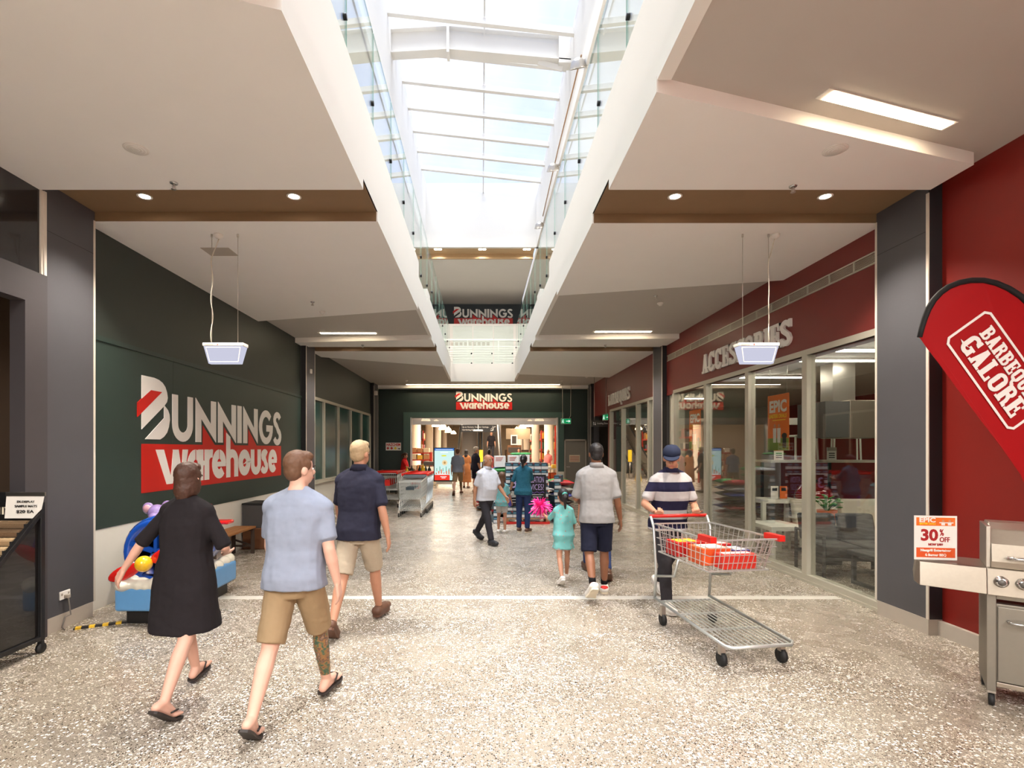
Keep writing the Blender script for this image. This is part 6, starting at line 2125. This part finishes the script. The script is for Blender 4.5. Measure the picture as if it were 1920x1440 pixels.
    if headwear:
        kind, hm = headwear
        h = MB()
        if kind == 'cap':
            h.lathe([(.090, 0), (.094, .03), (.088, .065), (.06, .10), (.02, .114), (.002, .115)], (0, 0, 0), 22)
            vv = [tuple(V(H((x, y * 1.12 - .008, z + 1.675)))) for x, y, z in h.v]
            h.v = vv
            h.build('cap_crown', hm, t, world=False)
            b = MB()
            pts = arc(0, .06, .082, .13, 0, 180, 14)
            upp = [V(H((x, y, 1.688 - .10 * (y - .06) ** 1))) for x, y in pts]
            bot = [V(H((x, y, 1.680 - .10 * (y - .06) ** 1))) for x, y in pts]
            n = len(upp)
            b.add(upp + bot, [tuple(range(n)), tuple(range(2 * n - 1, n - 1, -1))] + [(i, i + n, (i + 1) % n + n, (i + 1) % n) for i in range(n)])
            b.build('cap_peak', hm, t, world=False)
        if kind == 'tie':
            MB().lathe([(.030, -.012), (.040, -.008), (.040, .008), (.030, .012)], (0, 0, 0), 14).build('hair_tie', hm, t, world=False).matrix_basis = Matrix.Translation(V(H((0, -.135, 1.685)))) @ Euler((math.radians(-50), 0, 0)).to_matrix().to_4x4() @ Matrix.Diagonal((s * hs, s * hs, s * hs, 1))
    # clothes
    vx = max(voxel * 1.25, .0075)
    if top:
        kind, tm, hem, sleeve = top[:4]
        loose = top[4] if len(top) > 4 else .022
        c = MB()
        rings = []
        if kind == 'dress':
            for z, rx, ry, yo in ((hem, .25, .20, 0), (hem + .15, .235, .185, 0), (.85, .22, .165, -.005), (1.0, .20, .15, 0)):
                rings.append(ring(z, rx, ry, yo, 22, 0, True, .05))
            base = [r for r in tor if 1.05 < r[0] < 1.47]
            for r in base: rings.append(ring(r[0], r[1], r[2], r[3], 22, (loose + .02 * max(0, (1.3 - r[0]) * 3)) if r[0] < 1.36 else .015, True))
        else:
            rings.append(ring(hem, .172, .125, -.005, 22, loose + .004, True, .08))
            for r in tor:
                if hem + .04 < r[0] < 1.47: rings.append(ring(r[0], (max(r[1], .15 if not fem else .135) if r[0] < 1.36 else r[1]), (max(r[2], .108) if r[0] < 1.36 else r[2]), r[3], 22, loose if r[0] < 1.3 else loose * .7 if r[0] < 1.36 else .015, True))
        rings.append(ring(1.478, .078, .074, -.010, 22, .010, True))
        rings.append(ring(1.500, .064, .064, -.010, 22, .010, True, .04))
        c.loft(rings)
        for sd in (-1, 1):
            sh, el, wr, d1, d2 = arms[sd]
            c.ell(V(sh + d1 * .004), tuple(q * s for q in (.074 * ar, .074 * ar, .072 * ar)))
            capsule(c, V(T((sd * .045, -.012, 1.482))), V(T((sd * sw * .92, -.008, 1.402))), .048 * s, .068 * s)
            if sleeve <= 1:
                e = sh.lerp(el, sleeve)
                capsule(c, V(sh), V(e - d1 * .03), .066 * ar * s, .062 * ar * s)
                ringa = MB()
                c.cyl(V(sh), V(e), .064 * ar * s, .064 * ar * s, 18)
            else:
                capsule(c, V(sh), V(el), .064 * ar * s, .052 * ar * s)
                capsule(c, V(el), V(el.lerp(wr, sleeve - 1)), .052 * ar * s, .044 * s)
        fuse(c, kind if kind in ('dress',) else 'shirt', tm, t, vx, 5, .016, .11)
        if kind == 'polo':
            k = MB()
            pts = []
            for j in range(14):
                a = math.radians(115 + 310 * j / 13)
                pts.append((a, j))
            rr = [[V(T(((.068 - .0 * z) * math.cos(a + PI / 2 - math.radians(25)) * w, (.066) * math.sin(a + PI / 2 - math.radians(25)) * w - .012, z))) for a, j in pts] for z, w in ((1.478, 1.42), (1.535, 1.10), (1.54, 1.02), (1.485, 1.2))]
            n = len(pts)
            vs = [p for r in rr for p in r]
            fs = []
            for i in range(4):
                i2 = (i + 1) % 4
                for j in range(n - 1):
                    fs.append((i * n + j, i * n + j + 1, i2 * n + j + 1, i2 * n + j))
            fs += [tuple(i * n for i in range(4)), tuple(i * n + n - 1 for i in (3, 2, 1, 0))]
            k.add(vs, fs, True)
            k.build('collar', tm, t, world=False)
    if bottom:
        kind, bmn, ln = bottom[:3]
        c = MB()
        wl = [r for r in tor if r[0] <= 1.0]
        c.loft([ring(r[0], r[1], r[2], r[3], 22, .012 + (.02 if r[0] < .84 else 0), True) for r in wl])
        for sd in (-1, 1):
            hip, knee, ank, heel, ball, toe, fd, up = legs[sd]
            lo = .018 if kind != 'trousers' else .012
            if ln <= 1:
                e = hip.lerp(knee, ln)
                c.cyl(V(hip + Vector((0, 0, -.02))), V(e), (.088 * lr + lo) * s, (.072 * lr + lo) * s, 20)
                c.ell(V(hip), tuple((.088 * lr + lo) * s for _ in range(3)))
            else:
                capsule(c, V(hip), V(knee), (.086 * lr + lo) * s, (.062 + lo) * s, 18)
                e = knee.lerp(ank, ln - 1)
                c.cyl(V(knee), V(e), (.060 + lo) * s, (.044 + lo) * s, 20)
                c.ell(V(knee), tuple((.061 + lo) * s for _ in range(3)))
        fuse(c, kind, bmn, t, vx, 4, .014, .10)
        if len(bottom) > 3:
            for sd in (-1, 1):
                hip, knee, ank = legs[sd][:3]
                e = hip.lerp(knee, ln); d = (knee - hip).normalized()
                MB().cyl(V(e - d * .01), V(e + d * .045), (.072 * lr + .021) * s, (.07 * lr + .022) * s, 20).build('hem_band', bottom[3], t, world=False)
    if feet and feet[0] != 'bare':
        kind, fm = feet[:2]
        for sd in (-1, 1):
            hip, knee, ank, heel, ball, toe, fd, up = legs[sd]
            side = fd.cross(up)
            sole = feet[2] if len(feet) > 2 else fm
            def solemesh(th, w, drop):
                m = MB()
                q = []
                prof = [(heel - fd * .030, .020), (heel - fd * .015, .032), (heel + fd * .03, .036), (heel.lerp(ball, .6), .036), (ball, .045), (ball.lerp(toe, .55), .042), (ball.lerp(toe, 1.0), .030), (toe + (toe - ball) * .22, .012)]
                def upat(k): return up if k < 5 else Vector((0, -(toe - ball).normalized().z, math.cos(math.asin(max(-1, min(1, (toe - ball).normalized().z))))))
                lft = [[c - upat(i) * drop - side * w * ww, c - upat(i) * drop + side * w * ww, c - upat(i) * (drop + th) + side * w * ww, c - upat(i) * (drop + th) - side * w * ww] for i, (c, ww) in enumerate(prof)]
                m.loft([[V(p) for p in r] for r in lft], smooth=False)
                return m
            if kind == 'flipflop':
                f = solemesh(.016, 1.15, .024).build('sandal', fm, t, world=False)
                st = MB()
                tp = ball.lerp(toe, .35) + up * .012
                for q in (-1, 1):
                    st.tube([V(tp + up * .012), V(ball + side * q * .030 + up * .034), V(ball - fd * .06 + side * q * .040 + up * .0)], .0065 * s, 8)
                st.build('strap', fm, f, world=False)
            else:
                f = MB()
                for q in (-.017, .017):
                    capsule(f, V(heel + up * .012 + side * q * .5), V(ball + up * .006 + side * q), .044 * s, .043 * s)
                    capsule(f, V(ball + up * .004 + side * q), V(toe + (toe - ball) * .05 + side * q * .8), .043 * s, .034 * s)
                capsule(f, V(ank - up * .012), V(heel + fd * .02 + up * .02), .043 * s, .040 * s)
                capsule(f, V(ank - up * .02), V(ball + up * .012), .044 * s, .042 * s)
                o = fuse(f, 'shoe', fm, t, max(.005, voxel), 4)
                so = solemesh(.022, 1.22, .020).build('sole', sole, o, world=False)
                if kind == 'sneaker':
                    MB().cyl(V(ank + (knee - ank).normalized() * .02), V(ank + (knee - ank).normalized() * .12), .039 * s, .042 * s, 16).build('sock', feet[3], t, world=False)
                    if len(feet) > 4:
                        MB().ell(V(heel + up * .03 - fd * .0), (.047 * s, .045 * s, .026 * s), 14, 8).build('heel_patch', feet[4], o, world=False)
    if watch:
        sh, el, wr, d1, d2 = arms[watch]
        MB().cyl(V(wr - d2 * .035), V(wr - d2 * .012), .032 * s, .031 * s, 18).build('wristwatch', m_black, t, world=False)
    t['_hand_l'] = [float(a) for a in V(arms[-1][2] + arms[-1][4] * .07)]
    t['_hand_r'] = [float(a) for a in V(arms[1][2] + arms[1][4] * .07)]
    return t
def hand_of(t, sd):
    p = Vector(t['_hand_l' if sd < 0 else '_hand_r'])
    return mat_of(t) @ p

def fabric(name, c, **k): return mat('cloth_' + name, c, .9, spec=.15, var=.06, scale=26, bump=.15, bscale=350, **k)
def striped(name, a, b, freq, phase, duty):
    m = fabric(name, a)
    t_ = m.node_tree
    bs = t_.nodes['Principled BSDF']
    tcn = t_.nodes.new('ShaderNodeTexCoord'); sp = t_.nodes.new('ShaderNodeSeparateXYZ')
    t_.links.new(tcn.outputs['Object'], sp.inputs[0])
    q = t_.nodes.new('ShaderNodeMath'); q.operation = 'MULTIPLY_ADD'; q.inputs[1].default_value = freq; q.inputs[2].default_value = phase
    t_.links.new(sp.outputs['Z'], q.inputs[0])
    f = t_.nodes.new('ShaderNodeMath'); f.operation = 'FRACT'; t_.links.new(q.outputs[0], f.inputs[0])
    g = t_.nodes.new('ShaderNodeMath'); g.operation = 'LESS_THAN'; g.inputs[1].default_value = duty; t_.links.new(f.outputs[0], g.inputs[0])
    mx = t_.nodes.new('ShaderNodeMix'); mx.data_type = 'RGBA'
    old = bs.inputs['Base Color'].links[0].from_socket
    t_.links.new(g.outputs[0], mx.inputs[0]); t_.links.new(old, mx.inputs[6]); mx.inputs[7].default_value = lin(b)
    t_.links.new(mx.outputs[2], bs.inputs['Base Color'])
    return m
def spotted(name, a, b, scale, thr):
    m = fabric(name, a)
    t_ = m.node_tree
    bs = t_.nodes['Principled BSDF']
    tcn = t_.nodes.new('ShaderNodeTexCoord'); v = t_.nodes.new('ShaderNodeTexVoronoi'); v.inputs['Scale'].default_value = scale
    t_.links.new(tcn.outputs['Object'], v.inputs['Vector'])
    g = t_.nodes.new('ShaderNodeMath'); g.operation = 'LESS_THAN'; g.inputs[1].default_value = thr; t_.links.new(v.outputs['Distance'], g.inputs[0])
    mx = t_.nodes.new('ShaderNodeMix'); mx.data_type = 'RGBA'
    old = bs.inputs['Base Color'].links[0].from_socket
    t_.links.new(g.outputs[0], mx.inputs[0]); t_.links.new(old, mx.inputs[6]); mx.inputs[7].default_value = lin(b)
    t_.links.new(mx.outputs[2], bs.inputs['Base Color'])
    return m
def tattooed(name, c):
    """skin with a coloured tattoo over the right calf"""
    m = mat('skin_' + name, c, .5, var=.06, scale=14, spec=.35)
    t_ = m.node_tree; bs = t_.nodes['Principled BSDF']
    N = t_.nodes.new; L = t_.links.new
    tcn = N('ShaderNodeTexCoord'); sp = N('ShaderNodeSeparateXYZ'); L(tcn.outputs['Object'], sp.inputs[0])
    def cmp(op, src, v):
        q = N('ShaderNodeMath'); q.operation = op; L(src, q.inputs[0]); q.inputs[1].default_value = v; return q.outputs[0]
    def mul(a, b):
        q = N('ShaderNodeMath'); q.operation = 'MULTIPLY'; L(a, q.inputs[0]); L(b, q.inputs[1]); return q.outputs[0]
    mask = mul(mul(cmp('GREATER_THAN', sp.outputs['X'], .02), cmp('LESS_THAN', sp.outputs['X'], .2)), mul(cmp('GREATER_THAN', sp.outputs['Z'], .15), cmp('LESS_THAN', sp.outputs['Z'], .47)))
    nz = N('ShaderNodeTexNoise'); nz.inputs['Scale'].default_value = 26; nz.inputs['Detail'].default_value = 4; L(tcn.outputs['Object'], nz.inputs['Vector'])
    r = N('ShaderNodeValToRGB'); cr = r.color_ramp
    cr.elements[0].position = .3; cr.elements[0].color = lin((40, 44, 46)); cr.elements[1].position = .75; cr.elements[1].color = lin((176, 138, 108))
    for p_, c_ in ((.42, (66, 92, 70)), (.52, (150, 104, 60)), (.6, (86, 70, 62))):
        e = cr.elements.new(p_); e.color = lin(c_)
    L(nz.outputs['Fac'], r.inputs['Fac'])
    mx = N('ShaderNodeMix'); mx.data_type = 'RGBA'
    old = bs.inputs['Base Color'].links[0].from_socket
    L(mask, mx.inputs[0]); L(old, mx.inputs[6]); L(r.outputs[0], mx.inputs[7]); L(mx.outputs[2], bs.inputs['Base Color'])
    return m

sk_fair = skin_mat('fair', (204, 158, 138)); sk_tan = skin_mat('tan', (180, 130, 104)); sk_brown = skin_mat('brown', (128, 84, 60)); sk_deep = skin_mat('olive', (176, 126, 96))
hr_brown = mat('hair_brown', (66, 40, 28), .55, var=.35, scale=60, bump=.2, bscale=120); hr_dark = mat('hair_black', (30, 26, 26), .5, var=.2, scale=60); hr_grey = mat('hair_grey', (168, 160, 150), .6, var=.2, scale=60); hr_sand = mat('hair_sandy', (172, 146, 112), .6, var=.25, scale=60); hr_mid = mat('hair_mid_brown', (96, 66, 46), .6, var=.25, scale=60)
c_black = fabric('black', (34, 30, 32)); c_tee = fabric('grey_blue', (132, 138, 153)); c_khaki = fabric('khaki', (144, 121, 92)); c_navy = fabric('navy', (40, 40, 54)); c_beige = fabric('beige', (172, 158, 138)); c_white = fabric('white', (206, 208, 216)); c_char = fabric('charcoal', (52, 50, 54)); c_greypolo = fabric('heather_grey', (142, 140, 140)); c_navysh = fabric('navy_shorts', (28, 30, 46)); c_denim = fabric('dark_denim', (44, 58, 96)); c_red = fabric('red', (196, 34, 36)); c_pink = fabric('pink', (216, 112, 108)); c_purple = fabric('purple', (84, 56, 110)); c_grey = fabric('light_grey', (186, 182, 178))
c_dress = MATS['cloth_black']
m_thong = mat('sandal_rubber', (44, 36, 32), .6); m_tanshoe = mat('brown_shoe_leather', (92, 62, 46), .5); m_blackshoe = mat('black_shoe', (40, 40, 44), .45); m_whiteshoe = mat('white_trainer', (222, 216, 208), .5); m_cream = mat('cream_sole', (226, 214, 190), .5)

WALK_L = dict(ll=(24, 8, 4), rl=(-20, 14, -38))       # left leg leads
WALK_R = dict(rl=(24, 8, 4), ll=(-20, 14, -38))
def pose(base, **k):
    d = dict(base); d.update(k); return d

person('woman in a loose black dress and thongs striding away past the ride', (-1.96, 3.42, 0), (.08, 1), 1.565,
       pose(WALK_L, lean=4, la=(-16, 36, 14, 2), ra=(6, 26, 62, 52), head_yaw=-8, palm=60), sk_fair, ('bob', hr_brown), ('dress', c_dress, .53, 1.0, .03), None, ('flipflop', m_thong), fem=True)
person('man in a pale grey tee and khaki shorts with tattooed right calf, walking away', (-1.16, 3.22, 0), (.06, 1), 1.645,
       pose(WALK_R, lean=6, la=(12, 10, 24, 4), ra=(-10, 13, 22, 4), head_yaw=-38), tattooed('fair_tattoo', (204, 160, 140)), ('short', hr_mid), ('tee', c_tee, .86, .78, .034), ('shorts', c_khaki, .93), ('flipflop', m_thong))
person('sandy haired man in a navy polo and beige shorts walking away near the bench', (-1.14, 4.80, 0), (.1, 1), 1.735,
       pose(WALK_R, lean=4, la=(16, 12, 20, 4), ra=(-14, 14, 16, 2), head_yaw=-20), sk_tan, ('short', hr_sand), ('polo', c_navy, .84, .85, .036), ('shorts', c_beige, .92), ('shoe', m_tanshoe), belly=.03)
person('man in a white polo and dark trousers striding across the middle of the corridor', (.08, 9.15, 0), (.62, -.78), 1.58,
       pose(dict(rl=(24, 8, 6), ll=(-24, 14, -34)), lean=5, la=(18, 14, 20, 4), ra=(-18, 12, 22, 4), head_yaw=10), sk_deep, ('bald', hr_grey), ('polo', c_white, .86, .85, .04), ('trousers', c_char, 2.0), ('shoe', m_blackshoe), belly=.07, voxel=.007)
wm = person('woman in a teal print top and navy trousers reading the carton display', (.83, 10.30, 0), (.3, .95), 1.52,
       dict(ll=(3, 4, 0), rl=(-2, 3, 0), lean=3, la=(-4, 22, 22, 4), ra=(40, 4, 60, 30), head_yaw=6, grip=.8), sk_tan, ('pony', hr_dark), ('tee', spotted('teal_print', (44, 96, 116), (24, 60, 80), 90, .25), .84, .95, .03), ('trousers', c_denim, 1.98), ('shoe', m_tanshoe, m_cream), fem=True, voxel=.007, watch=-1)
person('small girl in a spotted aqua top and grey shorts standing before the display', (.40, 10.2, 0), (.3, 1), 1.14,
       dict(ll=(2, 3, 0), rl=(-2, 3, 0), lean=2, la=(4, 10, 16, 4), ra=(10, 14, 24, 4)), sk_tan, ('long', hr_mid), ('tee', spotted('aqua_spots', (112, 172, 174), (206, 108, 84), 32, .22), .80, .8, .04), ('shorts', c_grey, .7), ('shoe', m_whiteshoe), fem=True, child=True, voxel=.006)
g2 = person('small girl in a long aqua top with dark ponytail, holding a pink pom pom', (1.02, 6.45, 0), (-.05, 1), 1.12,
       dict(rl=(18, 8, 2), ll=(-16, 24, -34), lean=3, la=(46, 20, 60, 4), ra=(14, 16, 40, 8), grip=1.0), sk_tan, ('pony', hr_dark), ('tee', spotted('aqua_stripes', (112, 176, 174), (206, 110, 96), 26, .16), .66, .95, .045), ('shorts', c_navysh, .55, c_grey), ('shoe', m_whiteshoe), fem=True, child=True, headwear=('tie', mat('aqua_tie', (96, 190, 178), .5)))
person('man in a heather grey polo and navy shorts walking away, white sneakers', (1.30, 5.86, 0), (.04, 1), 1.70,
       pose(dict(rl=(8, 4, 0), ll=(-14, 30, -40)), lean=2, la=(8, 12, 70, 24), ra=(-8, 13, 18, 2)), sk_brown, ('short', hr_dark), ('polo', c_greypolo, .84, .92, .034), ('shorts', c_navysh, .94), ('sneaker', m_whiteshoe, m_cream, fabric('black_sock', (24, 24, 26)), m_signred))
person('person in a purple top and dark jeans half hidden behind the grey polo man', (1.50, 6.75, 0), (.1, 1), 1.60,
       pose(WALK_L, lean=3, la=(-10, 12, 16, 2), ra=(14, 12, 16, 2)), sk_tan, ('long', hr_dark), ('tee', c_purple, .86, .9, .03), ('trousers', c_denim, 1.97), ('shoe', m_tanshoe), fem=True, voxel=.007)
st = person('man in a navy and white striped polo and cap pushing the trolley', (1.96, 5.44, 0), (.16, -.98), 1.68,
       dict(rl=(16, 10, 4), ll=(-22, 16, -34), lean=8, la=(26, 14, 34, 8), ra=(26, 14, 34, 8), head_yaw=-30, head_pitch=-14, grip=1.1, palm=70, lt=tuple(mat_of(ht) @ Vector((.20, .085, 1.012))), rt=tuple(mat_of(ht) @ Vector((-.20, .085, 1.012)))), sk_tan, ('cap', hr_mid), ('polo', striped('navy_stripe', (34, 32, 56), (176, 172, 172), 5.2, .18, .5), .84, .8, .034), ('trousers', c_char, 1.98), ('shoe', m_whiteshoe), headwear=('cap', fabric('cap_navy', (40, 46, 66))))
person('man in a grey tee and khaki shorts with a leg tattoo, walking past the screen', (-.86, 18.6, 0), (.05, 1), 1.68,
       pose(WALK_R, lean=3), MATS['skin_fair_tattoo'], ('short', hr_mid), ('tee', c_tee, .86, .8, .034), ('shorts', c_khaki, .95), ('shoe', m_tanshoe), voxel=.010)
bg_ = person('person in black with long hair and an ochre skirt carrying a pale bag', (-.66, 22.0, 0), (.1, 1), 1.62,
       dict(ll=(8, 4, 0), rl=(-8, 4, 0), la=(4, 12, 14, 2), ra=(4, 16, 14, 2)), sk_tan, ('long', hr_dark), ('dress', fabric('ochre_skirt', (150, 96, 58)), .25, .9, .02), None, ('shoe', m_tanshoe), fem=True, voxel=.011)
person('grey haired man in a navy shirt standing side on near the entrance', (-.24, 19.75, 0), (.75, .4), 1.72,
       dict(ll=(2, 2, 0), rl=(-4, 4, 0), la=(10, 8, 30, 4), ra=(0, 8, 20, 4), head_yaw=-14), sk_tan, ('short', hr_grey), ('tee', c_navy, .85, .85, .034), ('shorts', c_navysh, .9), ('shoe', m_tanshoe), voxel=.010)
person('woman in a red and white top just inside the store entrance', (.30, 20.6, 0), (0, 1), 1.62,
       pose(WALK_L, lean=3), sk_tan, ('bun', hr_dark), ('tee', c_pink, .85, .6, .03), ('trousers', c_char, 1.97), ('shoe', m_tanshoe), fem=True, voxel=.011)
person('person in a black tee riding the escalator in the far store', (.58, 31.1, 1.0), (0, -1), 1.70,
       dict(ll=(1, 1, 0), rl=(-1, 1, 0)), sk_tan, ('short', hr_dark), ('tee', c_black, .85, .8, .03), ('trousers', c_char, 1.97), ('shoe', m_blackshoe), voxel=.012)
person('staff member in a red shirt behind the entrance table', (-2.86, 19.0, 0), (1, -.25), 1.50,
       dict(ll=(2, 2, 0), rl=(-2, 2, 0), lean=6, la=(20, 8, 40, 4), ra=(34, 8, 40, 4), head_pitch=-6), sk_tan, ('pony', hr_brown), ('polo', c_red, .84, .85, .03), ('trousers', c_char, 1.97), ('shoe', m_blackshoe), fem=True, voxel=.009)
person('person in a dark top at the service counter deep in the far store', (2.15, 30.0, 0), (0, -1), 1.70,
       dict(), sk_tan, ('short', hr_dark), ('tee', c_navy, .85, .8, .03), ('trousers', c_char, 1.97), ('shoe', m_blackshoe), voxel=.012)
person('older man in a pink shirt beyond the goods table in the far store', (3.35, 26.0, 0), (-.6, -.8), 1.62,
       dict(), sk_fair, ('bald', hr_grey), ('polo', c_pink, .85, .8, .034), ('trousers', c_beige, 1.97), ('shoe', m_tanshoe), voxel=.012, belly=.05)

# things people hold
hp = hand_of(wm, -1)
b = thing('drink_bottle', 'purple drink bottle hanging from the hand of the woman in teal', 'bottle', (hp.x, hp.y, hp.z - .24))
MB().lathe([(.036, 0), (.040, .01), (.040, .19), (.03, .215), (.022, .22)], (hp.x, hp.y, hp.z - .245), 18).build('body', mat('violet_bottle', (88, 74, 170), .25, coat=.5), b)
MB().lathe([(.025, .22), (.025, .235), (.012, .25)], (hp.x, hp.y, hp.z - .245), 14).build('cap', m_black, b)
o = MB().box(-.06, .06, -.001, .001, -.05, .05).build('folded_paper', m_paper)
o.location = (hp.x + .09, hp.y - .02, hp.z + .0); o.rotation_euler = (.3, .4, .1)
tag(o, 'white folded paper in the left hand of the woman in teal', 'paper')
hp = hand_of(g2, -1)
t = thing('pom_pom', 'bright pink pom pom held up by the girl in aqua', 'pom pom', tuple(hp))
pm = MB(); random.seed(6)
for k in range(150):
    d = Vector((random.gauss(0, 1), random.gauss(0, 1), random.gauss(0, 1) + .3)).normalized()
    L = random.uniform(.08, .17)
    c = Vector(hp) + Vector((-.02, .02, .10))
    e = d.orthogonal().normalized() * .010
    m_ = c + d * L * .6 + Vector((0, 0, -.01)); q = c + d * L + Vector((0, 0, -.04))
    pm.add([c - e, c + e, m_ + e, m_ - e, q + e * .6, q - e * .6], [(0, 1, 2, 3), (3, 2, 4, 5)])
pm.build('streamers', mat('hot_pink_foil', (236, 44, 140), .4), t)
MB().cyl(Vector(hp) + Vector((.0, -.0, -.05)), Vector(hp) + Vector((-.01, .01, .07)), .011, n=10).build('grip', m_signwht, t)
hp = hand_of(bg_, 1)
t = thing('shoulder_bag', 'pale tote bag hanging beside the ochre skirt near the screen', 'bag', tuple(hp))
MB().box(hp.x - .04, hp.x + .22, hp.y - .05, hp.y + .05, hp.z - .38, hp.z - .06).build('bag_body', c_beige, t, bevel=.02)
MB().tube([(hp.x, hp.y, hp.z - .07), (hp.x + .02, hp.y, hp.z + .0), (hp.x + .14, hp.y, hp.z + .0), (hp.x + .18, hp.y, hp.z - .07)], .012, 8).build('handle', c_beige, t)
for o in COL.objects:
    for k in ('_hand_l', '_hand_r'):
        if k in o: del o[k]
